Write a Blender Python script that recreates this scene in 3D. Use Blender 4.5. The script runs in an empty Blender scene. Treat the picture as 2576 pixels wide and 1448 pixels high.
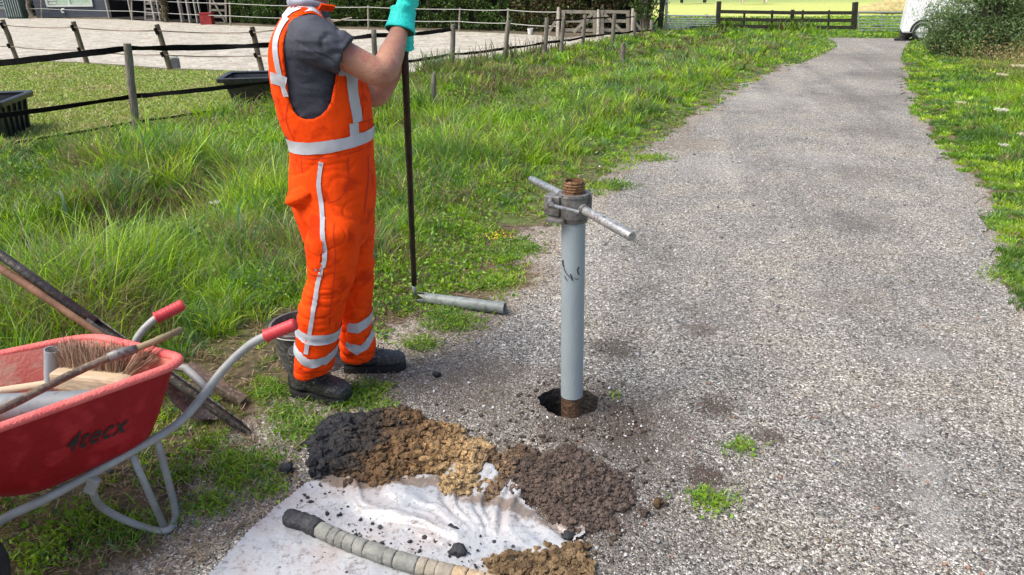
import bpy, bmesh, math, random
import numpy as np
from mathutils import Vector, Matrix, noise as mnoise
from mathutils.bvhtree import BVHTree
random.seed(5); RNG = np.random.default_rng(7)
S = bpy.context.scene
C = bpy.data.collections.new('scene_objects'); S.collection.children.link(C)

# ---------------------------------------------------------------- camera, sky, sun, exposure
CAMH = 1.65
PITCH = math.radians(22.97); ROLL = math.radians(0.6)
F = 1850.0 / 2576.0
cam_d = bpy.data.cameras.new('camera'); cam = bpy.data.objects.new('camera', cam_d); C.objects.link(cam)
fw = Vector((0, math.cos(PITCH), -math.sin(PITCH)))
r0 = Vector((1, 0, 0)); u0 = r0.cross(fw)
rt = r0 * math.cos(ROLL) - u0 * math.sin(ROLL); up = rt.cross(fw)
cam.matrix_world = Matrix(((rt.x, up.x, -fw.x, 0), (rt.y, up.y, -fw.y, 0), (rt.z, up.z, -fw.z, CAMH), (0, 0, 0, 1)))
cam_d.sensor_width = 36; cam_d.lens = 36 * F; cam_d.clip_start = 0.05; cam_d.clip_end = 3000
S.camera = cam
SUN_EL = math.radians(56); SUN_DIR = Vector((-0.80, -0.30, 0)).normalized()   # horizontal direction towards the sun
w = bpy.data.worlds.new('World'); S.world = w; w.use_nodes = True
nt = w.node_tree; nt.nodes.clear()
sky = nt.nodes.new('ShaderNodeTexSky'); sky.sky_type = 'NISHITA'; sky.sun_disc = False
sky.sun_elevation = SUN_EL; sky.sun_rotation = math.atan2(SUN_DIR.x, SUN_DIR.y)
sky.air_density = 1.0; sky.dust_density = 4.0; sky.ozone_density = 1.0
bg = nt.nodes.new('ShaderNodeBackground'); bg.inputs[1].default_value = 0.135
wo = nt.nodes.new('ShaderNodeOutputWorld'); nt.links.new(sky.outputs[0], bg.inputs[0]); nt.links.new(bg.outputs[0], wo.inputs[0])
sun_d = bpy.data.lights.new('sun', 'SUN'); sun_d.energy = 2.0; sun_d.angle = math.radians(38); sun_d.color = (1.0, 0.96, 0.9)
sun = bpy.data.objects.new('sun', sun_d); C.objects.link(sun); sun.location = (0, 0, 30)
sv = Vector((SUN_DIR.x * math.cos(SUN_EL), SUN_DIR.y * math.cos(SUN_EL), math.sin(SUN_EL)))
sun.rotation_euler = sv.to_track_quat('Z', 'Y').to_euler()
S.view_settings.view_transform = 'Standard'; S.view_settings.look = 'None'
S.view_settings.exposure = 0.80; S.view_settings.gamma = 1
S.render.engine = 'CYCLES'

# ---------------------------------------------------------------- pixel helpers (pixels of the 2576 x 1448 view of the photo)
def ray(u, v):
    return (fw * 1850.0 + rt * (u - 1288) - up * (v - 724)).normalized()
def G(u, v, z=0.0):
    d = ray(u, v); t = (z - CAMH) / d.z
    return Vector((d.x * t, d.y * t, z))
def P(u, v, y):
    d = ray(u, v); t = y / d.y
    return Vector((d.x * t, y, CAMH + d.z * t))
# numpy value noise
def _h(ix, iy, s):
    n = (ix * 374761393 + iy * 668265263 + s * 1442695041) & 0x7fffffff
    n = ((n ^ (n >> 13)) * 1274126177) & 0x7fffffff
    return ((n ^ (n >> 16)) & 0xffff) / 65535.0
def vn(x, y, s=0):
    x = np.asarray(x, float); y = np.asarray(y, float)
    ix = np.floor(x).astype(np.int64); iy = np.floor(y).astype(np.int64)
    fx = x - ix; fy = y - iy; fx = fx * fx * (3 - 2 * fx); fy = fy * fy * (3 - 2 * fy)
    a = _h(ix, iy, s); b = _h(ix + 1, iy, s); c = _h(ix, iy + 1, s); d = _h(ix + 1, iy + 1, s)
    return (a * (1 - fx) + b * fx) * (1 - fy) + (c * (1 - fx) + d * fx) * fy
def fbm(x, y, s=0, o=3):
    r = 0; a = .5; f = 1
    for k in range(o): r = r + a * vn(np.asarray(x) * f, np.asarray(y) * f, s + k * 17); a *= .5; f *= 2.03
    return r / (1 - .5 ** o)
def sstep(x, a, b):
    t = np.clip((np.asarray(x, float) - a) / (b - a), 0, 1); return t * t * (3 - 2 * t)
def inside(x, y, poly):
    x = np.asarray(x, float); y = np.asarray(y, float); r = np.zeros(x.shape, bool); n = len(poly); j = n - 1
    for i in range(n):
        xi, yi = poly[i][0], poly[i][1]; xj, yj = poly[j][0], poly[j][1]
        if yi != yj:
            c = ((yi > y) != (yj > y)) & (x < (xj - xi) * (y - yi) / (yj - yi) + xi); r ^= c
        j = i
    return r
def dist_line(x, y, pts):
    x = np.asarray(x, float); y = np.asarray(y, float); d = np.full(x.shape, 1e9)
    for a, b in zip(pts[:-1], pts[1:]):
        ax, ay, bx, by = a[0], a[1], b[0], b[1]; L = (bx - ax) ** 2 + (by - ay) ** 2 + 1e-12
        t = np.clip(((x - ax) * (bx - ax) + (y - ay) * (by - ay)) / L, 0, 1)
        d = np.minimum(d, np.hypot(x - ax - t * (bx - ax), y - ay - t * (by - ay)))
    return d

# ---------------------------------------------------------------- object helpers
ORI = {}
def tag(o, label=None, cat=None, group=None, kind=None):
    if label: o['label'] = label
    if cat: o['category'] = cat
    if group: o['group'] = group
    if kind: o['kind'] = kind
    return o
def thing(name, loc, label, cat, group=None):
    o = bpy.data.objects.new(name, None); C.objects.link(o); o.location = loc; o.empty_display_size = .1
    ORI[o.name] = Vector(loc); return tag(o, label, cat, group)
def mesh_obj(name, verts, faces, mat, parent=None, origin=None, smooth=True, col=None, mats=None, fm=None):
    org = ORI[parent.name] if parent is not None else Vector(origin if origin is not None else (0, 0, 0))
    V_ = np.asarray(verts, np.float32).reshape(-1, 3) - np.array(org, np.float32)
    me = bpy.data.meshes.new(name)
    if isinstance(faces, np.ndarray):
        n, k = faces.shape; me.vertices.add(len(V_)); me.vertices.foreach_set('co', V_.ravel())
        me.loops.add(n * k); me.loops.foreach_set('vertex_index', faces.ravel().astype(np.int32))
        me.polygons.add(n); me.polygons.foreach_set('loop_start', np.arange(0, n * k, k, dtype=np.int32))
        me.polygons.foreach_set('loop_total', np.full(n, k, np.int32)); me.update(calc_edges=True); me.validate()
    else:
        me.from_pydata([tuple(map(float, q)) for q in V_], [], [list(map(int, f)) for f in faces]); me.update()
    for m in (mats or [mat]): me.materials.append(m)
    if fm is not None: me.polygons.foreach_set('material_index', np.asarray(fm, np.int32))
    if smooth: me.polygons.foreach_set('use_smooth', np.ones(len(me.polygons), bool))
    if col is not None:
        ca = me.attributes.new('Col', 'FLOAT_COLOR', 'POINT'); c4 = np.ones((len(V_), 4), np.float32); c4[:, :3] = col; ca.data.foreach_set('color', c4.ravel())
    o = bpy.data.objects.new(name, me); C.objects.link(o); o.parent = parent
    if parent is None: o.location = org
    ORI[o.name] = org
    return o
class MB:
    def __init__(s): s.v = []; s.f = []
    def add(s, vs, fs):
        n = len(s.v); s.v += [tuple(q) for q in vs]; s.f += [[i + n for i in f] for f in fs]; return s
    def box(s, c, d, M=None, bev=0.0):
        c = Vector(c); x, y, z = d[0] / 2, d[1] / 2, d[2] / 2
        if bev <= 0:
            vs = [Vector((a * x, b * y, e * z)) for a in (-1, 1) for b in (-1, 1) for e in (-1, 1)]
            fs = [(0, 1, 3, 2), (4, 6, 7, 5), (0, 4, 5, 1), (2, 3, 7, 6), (0, 2, 6, 4), (1, 5, 7, 3)]
        else:
            bm = bmesh.new(); bmesh.ops.create_cube(bm, size=1)
            for q in bm.verts: q.co = Vector((q.co.x * d[0], q.co.y * d[1], q.co.z * d[2]))
            bmesh.ops.bevel(bm, geom=list(bm.edges), offset=bev, segments=2, affect='EDGES', profile=.6)
            bm.verts.index_update(); vs = [q.co.copy() for q in bm.verts]; fs = [[q.index for q in f.verts] for f in bm.faces]; bm.free()
        if M is not None: vs = [M @ q for q in vs]
        return s.add([q + c for q in vs], fs)
    def beam(s, a, b, w_, h_, upv=(0, 0, 1), bev=0):
        a = Vector(a); b = Vector(b); z = (b - a); L = z.length; z.normalize(); u_ = Vector(upv)
        x = u_.cross(z)
        if x.length < 1e-4: x = Vector((1, 0, 0)).cross(z)
        x.normalize(); y = z.cross(x)
        M = Matrix((x, y, z)).transposed()
        return s.box((a + b) / 2, (w_, h_, L), M, bev)
    def tube(s, pts, rad, n=12, cap=True, sq=1.0, upv=None, wob=0.0):
        pts = [Vector(p) for p in pts]; m = len(pts)
        if not hasattr(rad, '__len__'): rad = [rad] * m
        vs = []; fs = []; px = None
        for i, p in enumerate(pts):
            t = (pts[min(i + 1, m - 1)] - pts[max(i - 1, 0)]).normalized()
            if px is None:
                ref = Vector(upv) if upv else (Vector((0, 0, 1)) if abs(t.z) < .9 else Vector((1, 0, 0)))
                px = ref.cross(t).normalized()
            px = (px - t * px.dot(t)).normalized(); py = t.cross(px)
            for k in range(n):
                a = 2 * math.pi * k / n; r = rad[i] * (1 + wob * (random.random() - .5))
                vs.append(p + px * math.cos(a) * r + py * math.sin(a) * r * sq)
        for i in range(m - 1):
            for k in range(n):
                fs.append((i * n + k, i * n + (k + 1) % n, (i + 1) * n + (k + 1) % n, (i + 1) * n + k))
        if cap: fs.append(list(range(n))[::-1]); fs.append([(m - 1) * n + k for k in range(n)])
        return s.add(vs, fs)
    def loops(s, ls, cap0=True, cap1=True):
        n = len(ls[0]); vs = [q for l in ls for q in l]; fs = []
        for i in range(len(ls) - 1):
            for k in range(n): fs.append((i * n + k, i * n + (k + 1) % n, (i + 1) * n + (k + 1) % n, (i + 1) * n + k))
        if cap0: fs.append(list(range(n))[::-1])
        if cap1: fs.append([(len(ls) - 1) * n + k for k in range(n)])
        return s.add(vs, fs)
    def build(s, name, mat, parent=None, origin=None, smooth=False, **k):
        o = mesh_obj(name, s.v, s.f, mat, parent, origin, smooth, **k); return o
def spline(pts, n=8, closed=False):
    pts = [Vector(p) for p in pts]; out = []; m = len(pts)
    rng = range(m if closed else m - 1)
    for i in rng:
        if closed: a, b, c, d = pts[(i - 1) % m], pts[i], pts[(i + 1) % m], pts[(i + 2) % m]
        else: a, b, c, d = pts[max(i - 1, 0)], pts[i], pts[i + 1], pts[min(i + 2, m - 1)]
        for k in range(n):
            t = k / n
            out.append(.5 * ((2 * b) + (c - a) * t + (2 * a - 5 * b + 4 * c - d) * t * t + (3 * b - a - 3 * c + d) * t ** 3))
    if not closed: out.append(pts[-1])
    return out
def smooth_by_angle(o, ang=40):
    me = o.data
    bm = bmesh.new(); bm.from_mesh(me)
    for e in bm.edges:
        e.smooth = not (len(e.link_faces) == 2 and e.calc_face_angle(0) > math.radians(ang))
    for f in bm.faces: f.smooth = True
    bm.to_mesh(me); bm.free()

# ---------------------------------------------------------------- materials
def newmat(name):
    m = bpy.data.materials.new(name); m.use_nodes = True; m.node_tree.nodes.clear(); N = m.node_tree.nodes; L = m.node_tree.links
    out = N.new('ShaderNodeOutputMaterial'); b = N.new('ShaderNodeBsdfPrincipled'); L.new(b.outputs[0], out.inputs[0]); return m, N, L, b, out
def nd(N, t, **k):
    n = N.new(t)
    for a, b in k.items():
        if a.startswith('i_'): n.inputs[int(a[2:])].default_value = b
        else: setattr(n, a, b)
    return n
def ramp(N, L, src, stops):
    r = N.new('ShaderNodeValToRGB'); e = r.color_ramp.elements
    e[0].position, e[0].color = stops[0][0], (*stops[0][1], 1); e[1].position, e[1].color = stops[1][0], (*stops[1][1], 1)
    for p, c in stops[2:]: q = e.new(p); q.color = (*c, 1)
    L.new(src, r.inputs[0]); return r.outputs[0]
def mixc(N, L, f, a, b, mode='MIX'):
    m = N.new('ShaderNodeMix'); m.data_type = 'RGBA'; m.blend_type = mode
    for s, q in ((0, f), (6, a), (7, b)):
        if hasattr(q, 'node'): L.new(q, m.inputs[s])
        else: m.inputs[s].default_value = q if s == 0 else (*q, 1)
    return m.outputs[2]
def mat(name, c1, c2=None, rough=.6, metal=0, sc=8, bump=0, bsc=60, spec=.5, str_=None, contrast=(.35, .65), c3=None, coat=0):
    m, N, L, b, out = newmat(name)
    b.inputs['Roughness'].default_value = rough; b.inputs['Metallic'].default_value = metal; b.inputs['Specular IOR Level'].default_value = spec
    b.inputs['Coat Weight'].default_value = coat
    tc = N.new('ShaderNodeTexCoord'); mp = N.new('ShaderNodeMapping'); L.new(tc.outputs['Object'], mp.inputs[0])
    if str_: mp.inputs['Scale'].default_value = str_
    if c2 is None: b.inputs['Base Color'].default_value = (*c1, 1)
    else:
        nz = nd(N, 'ShaderNodeTexNoise'); nz.inputs['Scale'].default_value = sc; nz.inputs['Detail'].default_value = 6; nz.inputs['Roughness'].default_value = .65
        L.new(mp.outputs[0], nz.inputs[0])
        st = [(contrast[0], c1), (contrast[1], c2)]
        o = ramp(N, L, nz.outputs[0], st)
        if c3:
            n3 = nd(N, 'ShaderNodeTexNoise'); n3.inputs['Scale'].default_value = sc * 4.3; n3.inputs['Detail'].default_value = 5; L.new(mp.outputs[0], n3.inputs[0])
            f3 = ramp(N, L, n3.outputs[0], [(.52, (0, 0, 0)), (.66, (1, 1, 1))]); o = mixc(N, L, f3, o, c3)
        L.new(o, b.inputs['Base Color'])
    if bump:
        n2 = nd(N, 'ShaderNodeTexNoise'); n2.inputs['Scale'].default_value = bsc; n2.inputs['Detail'].default_value = 5; L.new(mp.outputs[0], n2.inputs[0])
        bp = N.new('ShaderNodeBump'); bp.inputs['Strength'].default_value = min(bump, 1); bp.inputs['Distance'].default_value = .01 * max(bump, 1) ; L.new(n2.outputs[0], bp.inputs['Height']); L.new(bp.outputs[0], b.inputs['Normal'])
    return m
def leafmat(name, trans=.35, rough=.45):
    m, N, L, b, out = newmat(name)
    a = nd(N, 'ShaderNodeAttribute', attribute_name='Col'); L.new(a.outputs['Color'], b.inputs['Base Color']); b.inputs['Roughness'].default_value = rough; b.inputs['Specular IOR Level'].default_value = .35
    tr = N.new('ShaderNodeBsdfTranslucent'); g = nd(N, 'ShaderNodeHueSaturation'); g.inputs['Saturation'].default_value = 1.1; g.inputs['Value'].default_value = 1.3
    L.new(a.outputs['Color'], g.inputs['Color']); L.new(g.outputs[0], tr.inputs[0])
    mx = N.new('ShaderNodeMixShader'); mx.inputs[0].default_value = trans; L.new(b.outputs[0], mx.inputs[1]); L.new(tr.outputs[0], mx.inputs[2]); L.new(mx.outputs[0], out.inputs[0]); return m
def gravel_nodes(N, L, vec, warm):
    """stony gravel colour + height"""
    vo = nd(N, 'ShaderNodeTexVoronoi'); vo.inputs['Scale'].default_value = 105; L.new(vec, vo.inputs['Vector'])
    vo2 = nd(N, 'ShaderNodeTexVoronoi'); vo2.inputs['Scale'].default_value = 190; L.new(vec, vo2.inputs['Vector'])
    sep = N.new('ShaderNodeSeparateColor'); L.new(vo.outputs['Color'], sep.inputs[0])
    sep2 = N.new('ShaderNodeSeparateColor'); L.new(vo2.outputs['Color'], sep2.inputs[0])
    a = ramp(N, L, sep.outputs[0], [(0, (.035, .034, .031)), (.22, (.09, .086, .078)), (.45, (.215, .205, .185)), (.72, (.37, .355, .325)), (.9, (.58, .565, .53)), (1, (.76, .75, .72))])
    c = ramp(N, L, sep2.outputs[1], [(0, (.06, .058, .053)), (.5, (.21, .20, .18)), (.85, (.40, .385, .35)), (1, (.66, .65, .62))])
    f = nd(N, 'ShaderNodeTexNoise'); f.inputs['Scale'].default_value = 55; L.new(vec, f.inputs['Vector'])
    ff = ramp(N, L, f.outputs[0], [(.42, (0, 0, 0)), (.56, (1, 1, 1))])
    col = mixc(N, L, ff, a, c)
    # colour drift: pinkish / grey / brown tracks
    n1 = nd(N, 'ShaderNodeTexNoise'); n1.inputs['Scale'].default_value = 1.7; n1.inputs['Detail'].default_value = 6; n1.inputs['Roughness'].default_value = .6; L.new(vec, n1.inputs['Vector'])
    tint = ramp(N, L, n1.outputs[0], [(.28, (.66, .65, .63)), (.45, (.96, .95, .94)), (.6, (1.12, 1.07, 1.0)), (.75, (.86, .79, .70))])
    col = mixc(N, L, 1.0, col, tint, 'MULTIPLY')
    mp = N.new('ShaderNodeMapping'); mp.inputs['Rotation'].default_value = (0, 0, .20); L.new(vec, mp.inputs[0]); mq = N.new('ShaderNodeMapping'); mq.inputs['Scale'].default_value = (1.6, .10, 1); L.new(mp.outputs[0], mq.inputs[0]); mp = mq
    n7 = nd(N, 'ShaderNodeTexNoise'); n7.inputs['Scale'].default_value = 1.1; n7.inputs['Detail'].default_value = 4; L.new(mp.outputs[0], n7.inputs[0])
    col = mixc(N, L, 1.0, col, ramp(N, L, n7.outputs[0], [(.33, (.80, .80, .795)), (.45, (1.02, 1.015, 1.0)), (.56, (1.12, 1.105, 1.075)), (.66, (1.40, 1.385, 1.35))]), 'MULTIPLY')
    return col, vo, vo2
# ---------------------------------------------------------------- layout of the land
EL = [G(*p) for p in [(430, 1560), (500, 1448), (600, 1352), (700, 1255), (775, 1150), (860, 1060), (1000, 1000), (1090, 905), (1210, 850), (1320, 765), (1390, 690), (1420, 620), (1490, 540), (1570, 460), (1640, 400), (1740, 325), (1850, 245), (1950, 190), (2070, 138), (2105, 118), (2085, 101), (2040, 96)]]
ER = [G(*p) for p in [(2330, 98), (2296, 104), (2278, 122), (2265, 160), (2268, 200), (2285, 270), (2345, 370), (2425, 445), (2475, 550), (2510, 650), (2540, 750), (2620, 870), (2760, 1050), (2950, 1300), (3100, 1560)]]
EL = [Vector((-1.15, -6, 0)), Vector((-1.05, .3, 0))] + EL; ER = ER + [Vector((2.6, .3, 0)), Vector((2.7, -6, 0))]
EL = EL[:2] + spline(EL[2:], 6); ER = spline(ER[:-2], 6) + ER[-2:]
def densify(pts, st):
    out = []
    for a, b in zip(pts[:-1], pts[1:]):
        n = max(1, int((b - a).length / st))
        out += [a.lerp(b, k / n) for k in range(n)]
    return out + [pts[-1]]
ELd = densify(EL, .05); ERd = densify(ER, .05)
def rag(pts, s):
    out = []; x = np.array([p.x for p in pts]); y = np.array([p.y for p in pts])
    n1 = fbm(x * 4, y * 4, s, 4) - .5; n2 = fbm(x * 4, y * 4, s + 9, 4) - .5
    for p, a, b in zip(pts, n1, n2):
        k = .22 if p.y > 4 else .16
        out.append(Vector((p.x + a * k * 1.6, p.y + b * k, 0)))
    return out
ROADP = rag(ELd, 3) + rag(ERd, 8)
RP = [(p.x, p.y) for p in ROADP]; RPs = [(p.x, p.y) for p in EL + ER]
HOLE = G(1431, 1012); HR = .122
ditch = [(-600, 930), (0, 700), (300, 590), (650, 460), (900, 360), (1100, 285), (1300, 222), (1500, 168), (1700, 122), (1790, 100)]
DL = [(G(*p).x, G(*p).y) for p in ditch]
def H(x, y):
    x = np.asarray(x, float); y = np.asarray(y, float)
    d = dist_line(x, y, DL)
    w_ = np.clip(.12 + .05 * y, .25, .8)
    h = -.22 * np.exp(-(d / w_) ** 2) * sstep(y, 2.0, 4.5)
    dr = np.minimum(dist_line(x, y, [(p.x, p.y) for p in EL]), dist_line(x, y, [(p.x, p.y) for p in ER]))
    out = ~inside(x, y, RPs)
    n = (fbm(x * 1.3, y * 1.3, 41, 3) - .5) * .07
    h = h + n * sstep(dr, .1, 1.0) * out * (1 - sstep(y, 40, 60))
    h = h + .06 * sstep(dr, .3, 1.2) * out * (x < 6) * (1 - sstep(y, 20, 30)) * (dist_line(x, y, DL) > 0)
    return h
def GH(u, v, dz=0.0):
    q = G(u, v)
    for k in range(8): q = G(u, v, float(H(q.x, q.y)) + dz)
    return q
AR = [G(*p) for p in [(-700, 120), (-250, 140), (0, 160), (218, 168), (430, 183), (690, 194), (900, 205), (1030, 196), (1140, 172), (1270, 152), (1380, 138), (1470, 118), (1545, 113), (1600, 101), (1660, 97), (1640, 84), (1430, 94), (1260, 84), (1090, 79), (800, 72), (560, 64), (300, 50), (120, 47), (0, 45), (-250, 42), (-700, 38)]]
ARp = [(p.x, p.y) for p in AR]
NF = [(G(*p).x, G(*p).y) for p in [(-900, 560), (0, 402), (343, 338), (690, 278), (942, 230), (1135, 172), (1272, 150), (1418, 128), (1640, 88)]]
def left_of_fence(x, y):   # paddock side
    poly = NF + [(NF[-1][0], 60), (-60, 60), (-60, NF[0][1])]
    return inside(x, y, poly)
# ---------------------------------------------------------------- ground sheet
ys = np.concatenate([[-12, -6, -3, -1, 0], np.geomspace(.6, 30, 300), np.geomspace(31, 700, 40)])
ss = np.concatenate([np.linspace(-3, -1.05, 14), np.linspace(-1, 1, 300), np.linspace(1.05, 3, 14)])
YY, SS = np.meshgrid(ys, ss, indexing='ij'); XX = SS * (np.maximum(YY, 0) + 1.6) * 1.0
ZZ = H(XX, YY)
inR = inside(XX, YY, RP); drE = np.minimum(dist_line(XX, YY, [(p.x, p.y) for p in EL]), dist_line(XX, YY, [(p.x, p.y) for p in ER]))
ZZ = np.where(inside(XX, YY, RPs), -.006, ZZ)
ZZ = np.where((~inside(XX, YY, RPs)) & (drE < .25), np.minimum(ZZ, 0) * sstep(drE, 0, .25), ZZ)
inA = inside(XX, YY, ARp); ZZ = np.where(inA, -.05, ZZ)
nr, nc = XX.shape
V3 = np.stack([XX, YY, ZZ], -1).reshape(-1, 3)
idx = np.arange(nr * nc).reshape(nr, nc)
fc = np.stack([idx[:-1, :-1], idx[:-1, 1:], idx[1:, 1:], idx[1:, :-1]], -1).reshape(-1, 4)
cx = V3[fc][:, :, 0].mean(1); cy = V3[fc][:, :, 1].mean(1)
fc = fc[np.hypot(cx - HOLE.x, cy - HOLE.y) > HR + .09]
# zone colours
n1 = fbm(XX * 1.5, YY * 1.5, 5, 4); n2 = fbm(XX * .25, YY * .12, 9, 3)
soil = np.array([.11, .078, .052]); green = np.array([.09, .13, .03]); pad = np.array([.20, .25, .07]); far = np.array([.36, .47, .045]); straw = np.array([.22, .17, .10])
def L3(a, b, t): return a + (b - a) * t[..., None]
colr = L3(soil * np.ones(XX.shape + (3,)), green, np.where(YY > 5.0, sstep(drE, .1, .5) * .9, sstep(drE, .4, 1.3) * .6))
colr = L3(colr, straw, sstep(n1, .5, .7) * np.where(YY > 3.2, .35, .7))
lf = left_of_fence(XX, YY); colr = np.where(lf[..., None], L3(pad * np.ones(XX.shape + (3,)), np.array([.24, .22, .09]), sstep(n1, .5, .72)), colr)
farf = (YY > 24) & (XX > 3.0)
colr = np.where(((YY > 22) & (XX > 3.2))[..., None], L3(np.array([.15, .24, .045]) * np.ones(XX.shape + (3,)), np.array([.44, .48, .14]), sstep(YY, 27, 33)), colr)
colr = np.where((YY > 44)[..., None], L3(np.array([.44, .48, .14]) * np.ones(XX.shape + (3,)), np.array([.20, .28, .10]), sstep(YY, 44, 54)), colr)
colr = np.where(((YY > 20) & (XX <= 3.2))[..., None], np.array([.12, .10, .07]), colr)
rgtv = XX > np.interp(YY, [p.y for p in ER[:-2]][::-1], [p.x for p in ER[:-2]][::-1]) - .3
grav = (1 - sstep(drE + (n1 - .5) * .7 * np.where(rgtv, .3, 1), .02, np.where(rgtv, .22, np.interp(YY, [3, 5], [.62, .30])))) * (~lf) * (YY < 30)
m, N, L, b, out = newmat('earth_ground')
tc = N.new('ShaderNodeTexCoord'); at = nd(N, 'ShaderNodeAttribute', attribute_name='Col'); ag = nd(N, 'ShaderNodeAttribute', attribute_name='grav')
gc, vo, vo2 = gravel_nodes(N, L, tc.outputs['Object'], 0)
nz = nd(N, 'ShaderNodeTexNoise'); nz.inputs['Scale'].default_value = 26; nz.inputs['Detail'].default_value = 8; nz.inputs['Roughness'].default_value = .75; L.new(tc.outputs['Object'], nz.inputs[0])
vv = ramp(N, L, nz.outputs[0], [(.3, (.35, .35, .35)), (.5, (1, 1, 1)), (.68, (1.9, 1.75, 1.5))])
sc_ = mixc(N, L, 1.0, at.outputs['Color'], vv, 'MULTIPLY')
n5 = nd(N, 'ShaderNodeTexNoise'); n5.inputs['Scale'].default_value = 9; n5.inputs['Detail'].default_value = 5; L.new(tc.outputs['Object'], n5.inputs[0])
ma = N.new('ShaderNodeMath'); ma.operation = 'MULTIPLY_ADD'; L.new(n5.outputs[0], ma.inputs[0]); ma.inputs[1].default_value = 1.6; ma.inputs[2].default_value = -.8
mb_ = N.new('ShaderNodeMath'); mb_.operation = 'ADD'; L.new(ma.outputs[0], mb_.inputs[0]); L.new(ag.outputs['Fac'], mb_.inputs[1])
gf = ramp(N, L, mb_.outputs[0], [(.35, (0, 0, 0)), (.65, (1, 1, 1))])
gcb = mixc(N, L, .35, gc, (.16, .115, .075))
fin = mixc(N, L, gf, sc_, gcb); L.new(fin, b.inputs['Base Color']); b.inputs['Roughness'].default_value = .9; b.inputs['Specular IOR Level'].default_value = .2
bp = N.new('ShaderNodeBump'); bp.inputs['Strength'].default_value = .9; bp.inputs['Distance'].default_value = .012; L.new(nz.outputs[0], bp.inputs['Height']); L.new(bp.outputs[0], b.inputs['Normal'])
M_EARTH = m
g = mesh_obj('ground', V3, fc, m, col=colr.reshape(-1, 3)); tag(g, kind='structure')
ca = g.data.attributes.new('grav', 'FLOAT', 'POINT'); ca.data.foreach_set('value', grav.ravel().astype(np.float32))

# ---------------------------------------------------------------- gravel road with the bore hole
m, N, L, b, out = newmat('road_gravel')
tc = N.new('ShaderNodeTexCoord'); gc, vo, vo2 = gravel_nodes(N, L, tc.outputs['Object'], 0)
# soil stains round the hole and heaps, wheel tracks
sx = N.new('ShaderNodeSeparateXYZ'); L.new(tc.outputs['Object'], sx.inputs[0])
def blob(cx, cy, r, amt, col, cur, sc=3.0):
    vm = N.new('ShaderNodeVectorMath'); vm.operation = 'DISTANCE'; L.new(tc.outputs['Object'], vm.inputs[0]); vm.inputs[1].default_value = (cx, cy, 0)
    n = nd(N, 'ShaderNodeTexNoise'); n.inputs['Scale'].default_value = sc / r; n.inputs['Detail'].default_value = 6; L.new(tc.outputs['Object'], n.inputs[0])
    a = N.new('ShaderNodeMath'); a.operation = 'MULTIPLY_ADD'; L.new(n.outputs[0], a.inputs[0]); a.inputs[1].default_value = r * 1.5; a.inputs[2].default_value = -r * .75
    a2 = N.new('ShaderNodeMath'); a2.operation = 'ADD'; L.new(vm.outputs['Value'], a2.inputs[0]); L.new(a.outputs[0], a2.inputs[1])
    mr = N.new('ShaderNodeMapRange'); mr.inputs[1].default_value = r; mr.inputs[2].default_value = r * .35; mr.inputs[3].default_value = 0; mr.inputs[4].default_value = amt; L.new(a2.outputs[0], mr.inputs[0])
    return mixc(N, L, mr.outputs[0], cur, col)
cur = gc
for (u, v, r, amt, cl) in [(1500, 1040, .36, .75, (.085, .065, .05)), (1620, 1090, .30, .55, (.09, .068, .052)), (1250, 1000, .42, .5, (.12, .09, .065)), (1545, 878, .16, .7, (.06, .045, .035)), (1800, 1025, .12, .8, (.07, .045, .03)), (1780, 1200, .11, .85, (.07, .045, .035)), (1930, 1100, .09, .8, (.08, .055, .04)), (1420, 1240, .55, .6, (.08, .06, .047)), (1120, 930, .45, .5, (.15, .12, .09)), (1760, 830, .12, .6, (.09, .065, .05)), (1350, 700, .35, .5, (.19, .15, .11)), (1690, 360, .6, .5, (.2, .16, .11))]:
    q = G(u, v); cur = blob(q.x, q.y, r, amt, cl, cur)
for (u, v, r, amt) in [(1900, 250, .8, .3), (1800, 420, .6, .3), (2290, 1080, .10, .4), (2325, 1180, .12, .5), (2350, 1270, .12, .5), (2370, 1350, .10, .45), (2060, 400, .5, .3), (2330, 900, .16, .3)]:
    q = G(u, v); cur = blob(q.x, q.y, r, amt, (.40, .385, .36), cur)
for (u, v, r, amt) in [(2200, 1020, .16, .3), (2190, 1200, .2, .3), (2130, 760, .3, .28), (2170, 560, .35, .4), (2180, 440, .45, .45), (2190, 330, .6, .45), (2200, 250, .8, .45), (2205, 190, 1.0, .45), (2190, 145, 1.4, .4)]:
    q = G(u, v); cur = blob(q.x, q.y, r, amt, (.13, .118, .105), cur)
L.new(cur, b.inputs['Base Color']); b.inputs['Roughness'].default_value = .85; b.inputs['Specular IOR Level'].default_value = .3
hm = N.new('ShaderNodeMath'); hm.operation = 'ADD'; L.new(vo.outputs['Distance'], hm.inputs[0]); L.new(vo2.outputs['Distance'], hm.inputs[1])
bp = N.new('ShaderNodeBump'); bp.invert = True; bp.inputs['Strength'].default_value = 1; bp.inputs['Distance'].default_value = .006; L.new(hm.outputs[0], bp.inputs['Height']); L.new(bp.outputs[0], b.inputs['Normal'])
M_ROAD = m
bm = bmesh.new()
def ring(pts): 
    vs = [bm.verts.new(p) for p in pts]; return [bm.edges.new((vs[i], vs[(i + 1) % len(vs)])) for i in range(len(vs))]
hp = []
for k in range(64):
    a = 2 * math.pi * k / 64; r = HR * .97 * (1 + .14 * (float(fbm(math.cos(a) * 9 + 15, math.sin(a) * 9, 14, 3)) - .5) + .30 * (float(fbm(math.cos(a) * 2 + 5, math.sin(a) * 2, 4, 3)) - .5)); hp.append((HOLE.x + math.cos(a) * r * 1.03, HOLE.y + math.sin(a) * r * .95))
EZ = .004
es = ring([Vector((p.x, p.y, EZ)) for p in ROADP]) + ring([Vector((x, y, EZ)) for x, y in hp])
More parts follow.
